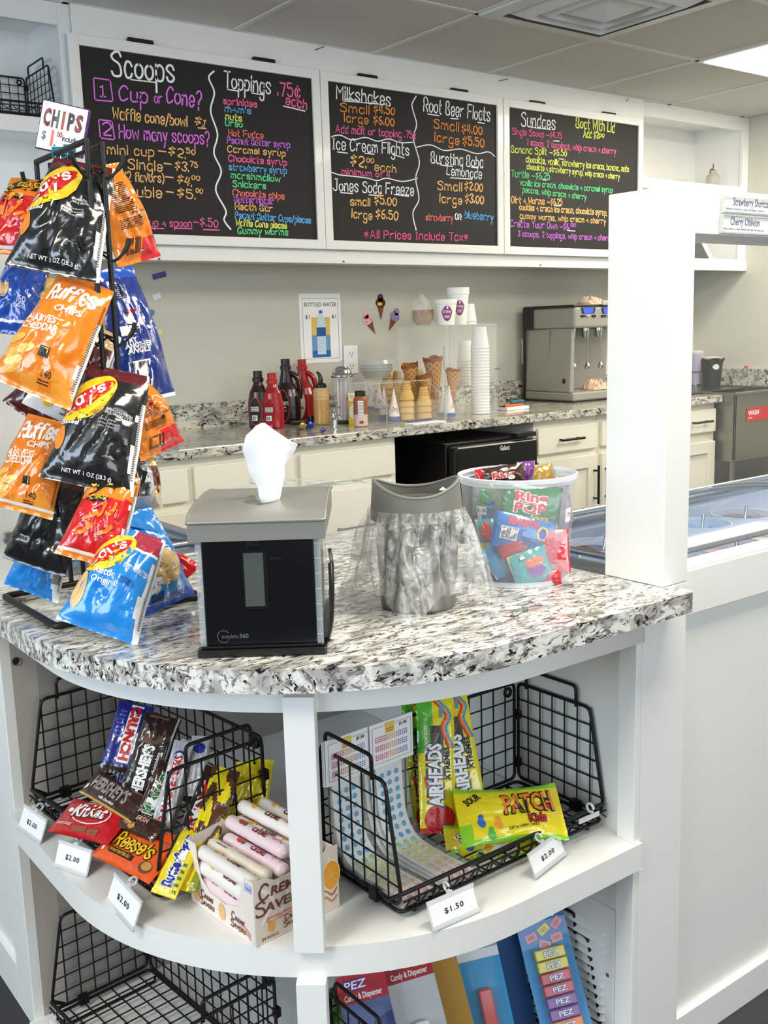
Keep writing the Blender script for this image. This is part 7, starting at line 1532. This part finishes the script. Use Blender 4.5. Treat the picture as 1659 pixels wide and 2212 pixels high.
# ================================================================ BLISTER CARDS (bottom right basket)
def blister(label, pT, pB, W, dT, dB, N, base, head, hc, extra, seed):
    PT, PB = atd(*pT, dT), atd(*pB, dB); H = (PT-PB).length; M = frame(PB, PT, N); t = thing('blister_pack', label, 'candy pack', mtx=M)
    mb = MB(); mb.box((-W/2, 0, 0), (W/2, .0012, H), base); mp = lambda x, y, h: Vector((x, -.0003-h, y))
    mb.decal(rect(-W/2, H*.80, W/2, H), mp, hc, .0002); mb.decal(ftext('PEZ', -W*.38, H*.895, H*.065, W*.5, 0, .10, .15), mp, iBl, .0006); mb.decal(ftext('PEZ', -W*.38, H*.898, H*.058, W*.49, 0, .02, .15), mp, iW, .001); mb.decal(ftext(head, -W*.40, H*.825, H*.042, W*.78, 0, .03), mp, iW if hc is not PAPER else iNv, .0008)
    extra(mb, mp, W, H); mb.build('card', t)
    def bub(u, v): e = (max(0, math.sin(PI*u))*max(0, math.sin(PI*v)))**.3; return Vector((-W*.36+W*.72*u, -.0005-.022*e, H*.05+H*.70*v))
    mb = MB(); mb.grid(bub, 20, 24, ACR); mb.build('blister', t); return t, W, H
def rollpk(t, W, H, cols):
    for k, c in enumerate(cols):
        z = H*.62-k*.019; m_ = mat('pack_'+c.strip('#'), c, .35, coat=.4); mb = MB(); mb.box((-W*.30, -.016, z-.0085), (W*.30, -.004, z+.0085), m_); mp = lambda x, y, h: Vector((x, -.0163-h, y)); mb.decal(ftext('PEZ', -.012, z-.004, .009, .026, 0, .10), mp, iBl); mb.decal(ftext('PEZ', -.012, z-.0037, .0084, .0255, 0, .02), mp, iW, .0005)
        o = mb.build('candy_pack', t, bevel=.0015)
def ex_candy(mb, mp, W, H):
    mb.decal(poly([(-W*.5, H*.66), (W*.5, H*.70), (W*.5, H*.80), (-W*.5, H*.80)]), mp, ink('#3f86c8'), .0003)
    for x, y, r, c in ((-.26, .72, .2, '#e8a0b0'), (.02, .75, .5, '#efe06a'), (.30, .77, .7, '#f0909a'), (-.02, .665, -.4, '#e8a6c0'), (.24, .69, .1, '#f09a9a')): mb.decal(xf(rect(-.010, -.0065, .010, .0065, 2), W*x, H*y, r), mp, ink(c), .0007); mb.decal(xf(rect(-.006, -.003, .006, .003, 2), W*x, H*y, r), mp, ink('#c9707a') if c != '#efe06a' else ink('#c8b83a'), .001)
LBN = (-.45, -.85, .25)
t, W, H = blister('light blue candy blister card with fruit tablets and PEZ rolls, rightmost in the bottom basket', (1148, 1915), (1245, 2300), .088, 1.80, 1.72, LBN, flat('#5aa0d8'), 'Candy', flat('#3a78b8'), ex_candy, 1); rollpk(t, W, H, ('#e6d432', '#e6d432', '#c8243c', '#c8243c', '#7a3a9a', '#7a3a9a', '#e07a2c'))
def ex_blue(mb, mp, W, H): mb.decal(rect(-W*.5, 0, W*.5, H*.74), mp, flat('#3f9ad0'), .0002)
t, W, H = blister('blue and white blister card with a red stem in the bottom basket', (1012, 1985), (1085, 2330), .078, 1.76, 1.70, LBN, flat('#e4e8ec'), 'Candy & Dispenser', flat('#9aa4b4'), ex_blue, 2)
MB().box((-.011, -.016, H*.06), (.011, -.003, H*.56), mat('stem_red', '#cc1f22', .3, coat=.4)).build('dispenser_stem', t, bevel=.002)
t, W, H = blister('grey and red blister card with a white stem in the bottom basket', (872, 2055), (950, 2370), .080, 1.70, 1.64, LBN, flat('#c9cdd0'), 'Candy & Dispenser', flat('#b03038'), lambda mb, mp, W, H: mb.decal(rect(W*.2, 0, W*.5, H*.4), mp, flat('#7a1a22'), .0002), 3)
MB().box((-.011, -.016, H*.06), (.011, -.003, H*.52), PAPER).build('dispenser_stem', t, bevel=.002)
t, W, H = blister('dark blue and red blister card with a black stem in the bottom basket', (775, 2100), (845, 2420), .080, 1.66, 1.60, LBN, flat('#5a6a98'), 'Candy & Dispenser', flat('#b03038'), lambda mb, mp, W, H: mb.decal(poly([(0, H*.5), (W*.5, H*.52), (W*.5, H*.7), (W*.1, H*.66)]), mp, flat('#33457e'), .0002), 4)
MB().box((-.011, -.016, H*.06), (.011, -.003, H*.52), BLKP).build('dispenser_stem', t, bevel=.002)
for i, (a, b, c) in enumerate((((1080, 1960), (1150, 2300), '#1f4f86'), ((940, 2040), (1010, 2330), '#8f1a1e'), ((955, 2060), (1030, 2350), '#b58a3a'), ((730, 2130), (790, 2420), '#5a8f3a'))):
    PT, PB = atd(*a, 1.80-.04*i), atd(*b, 1.75-.04*i); M = frame(PB, PT, LBN); o = MB().box((-.022, 0, 0), (.022, .0012, (PT-PB).length), flat(c)).build('backing_card'); o.matrix_world = M; tag(o, '%s edge of a candy card showing behind the blister packs in the bottom basket' % ('dark blue', 'dark red', 'golden brown', 'green')[i], 'card')
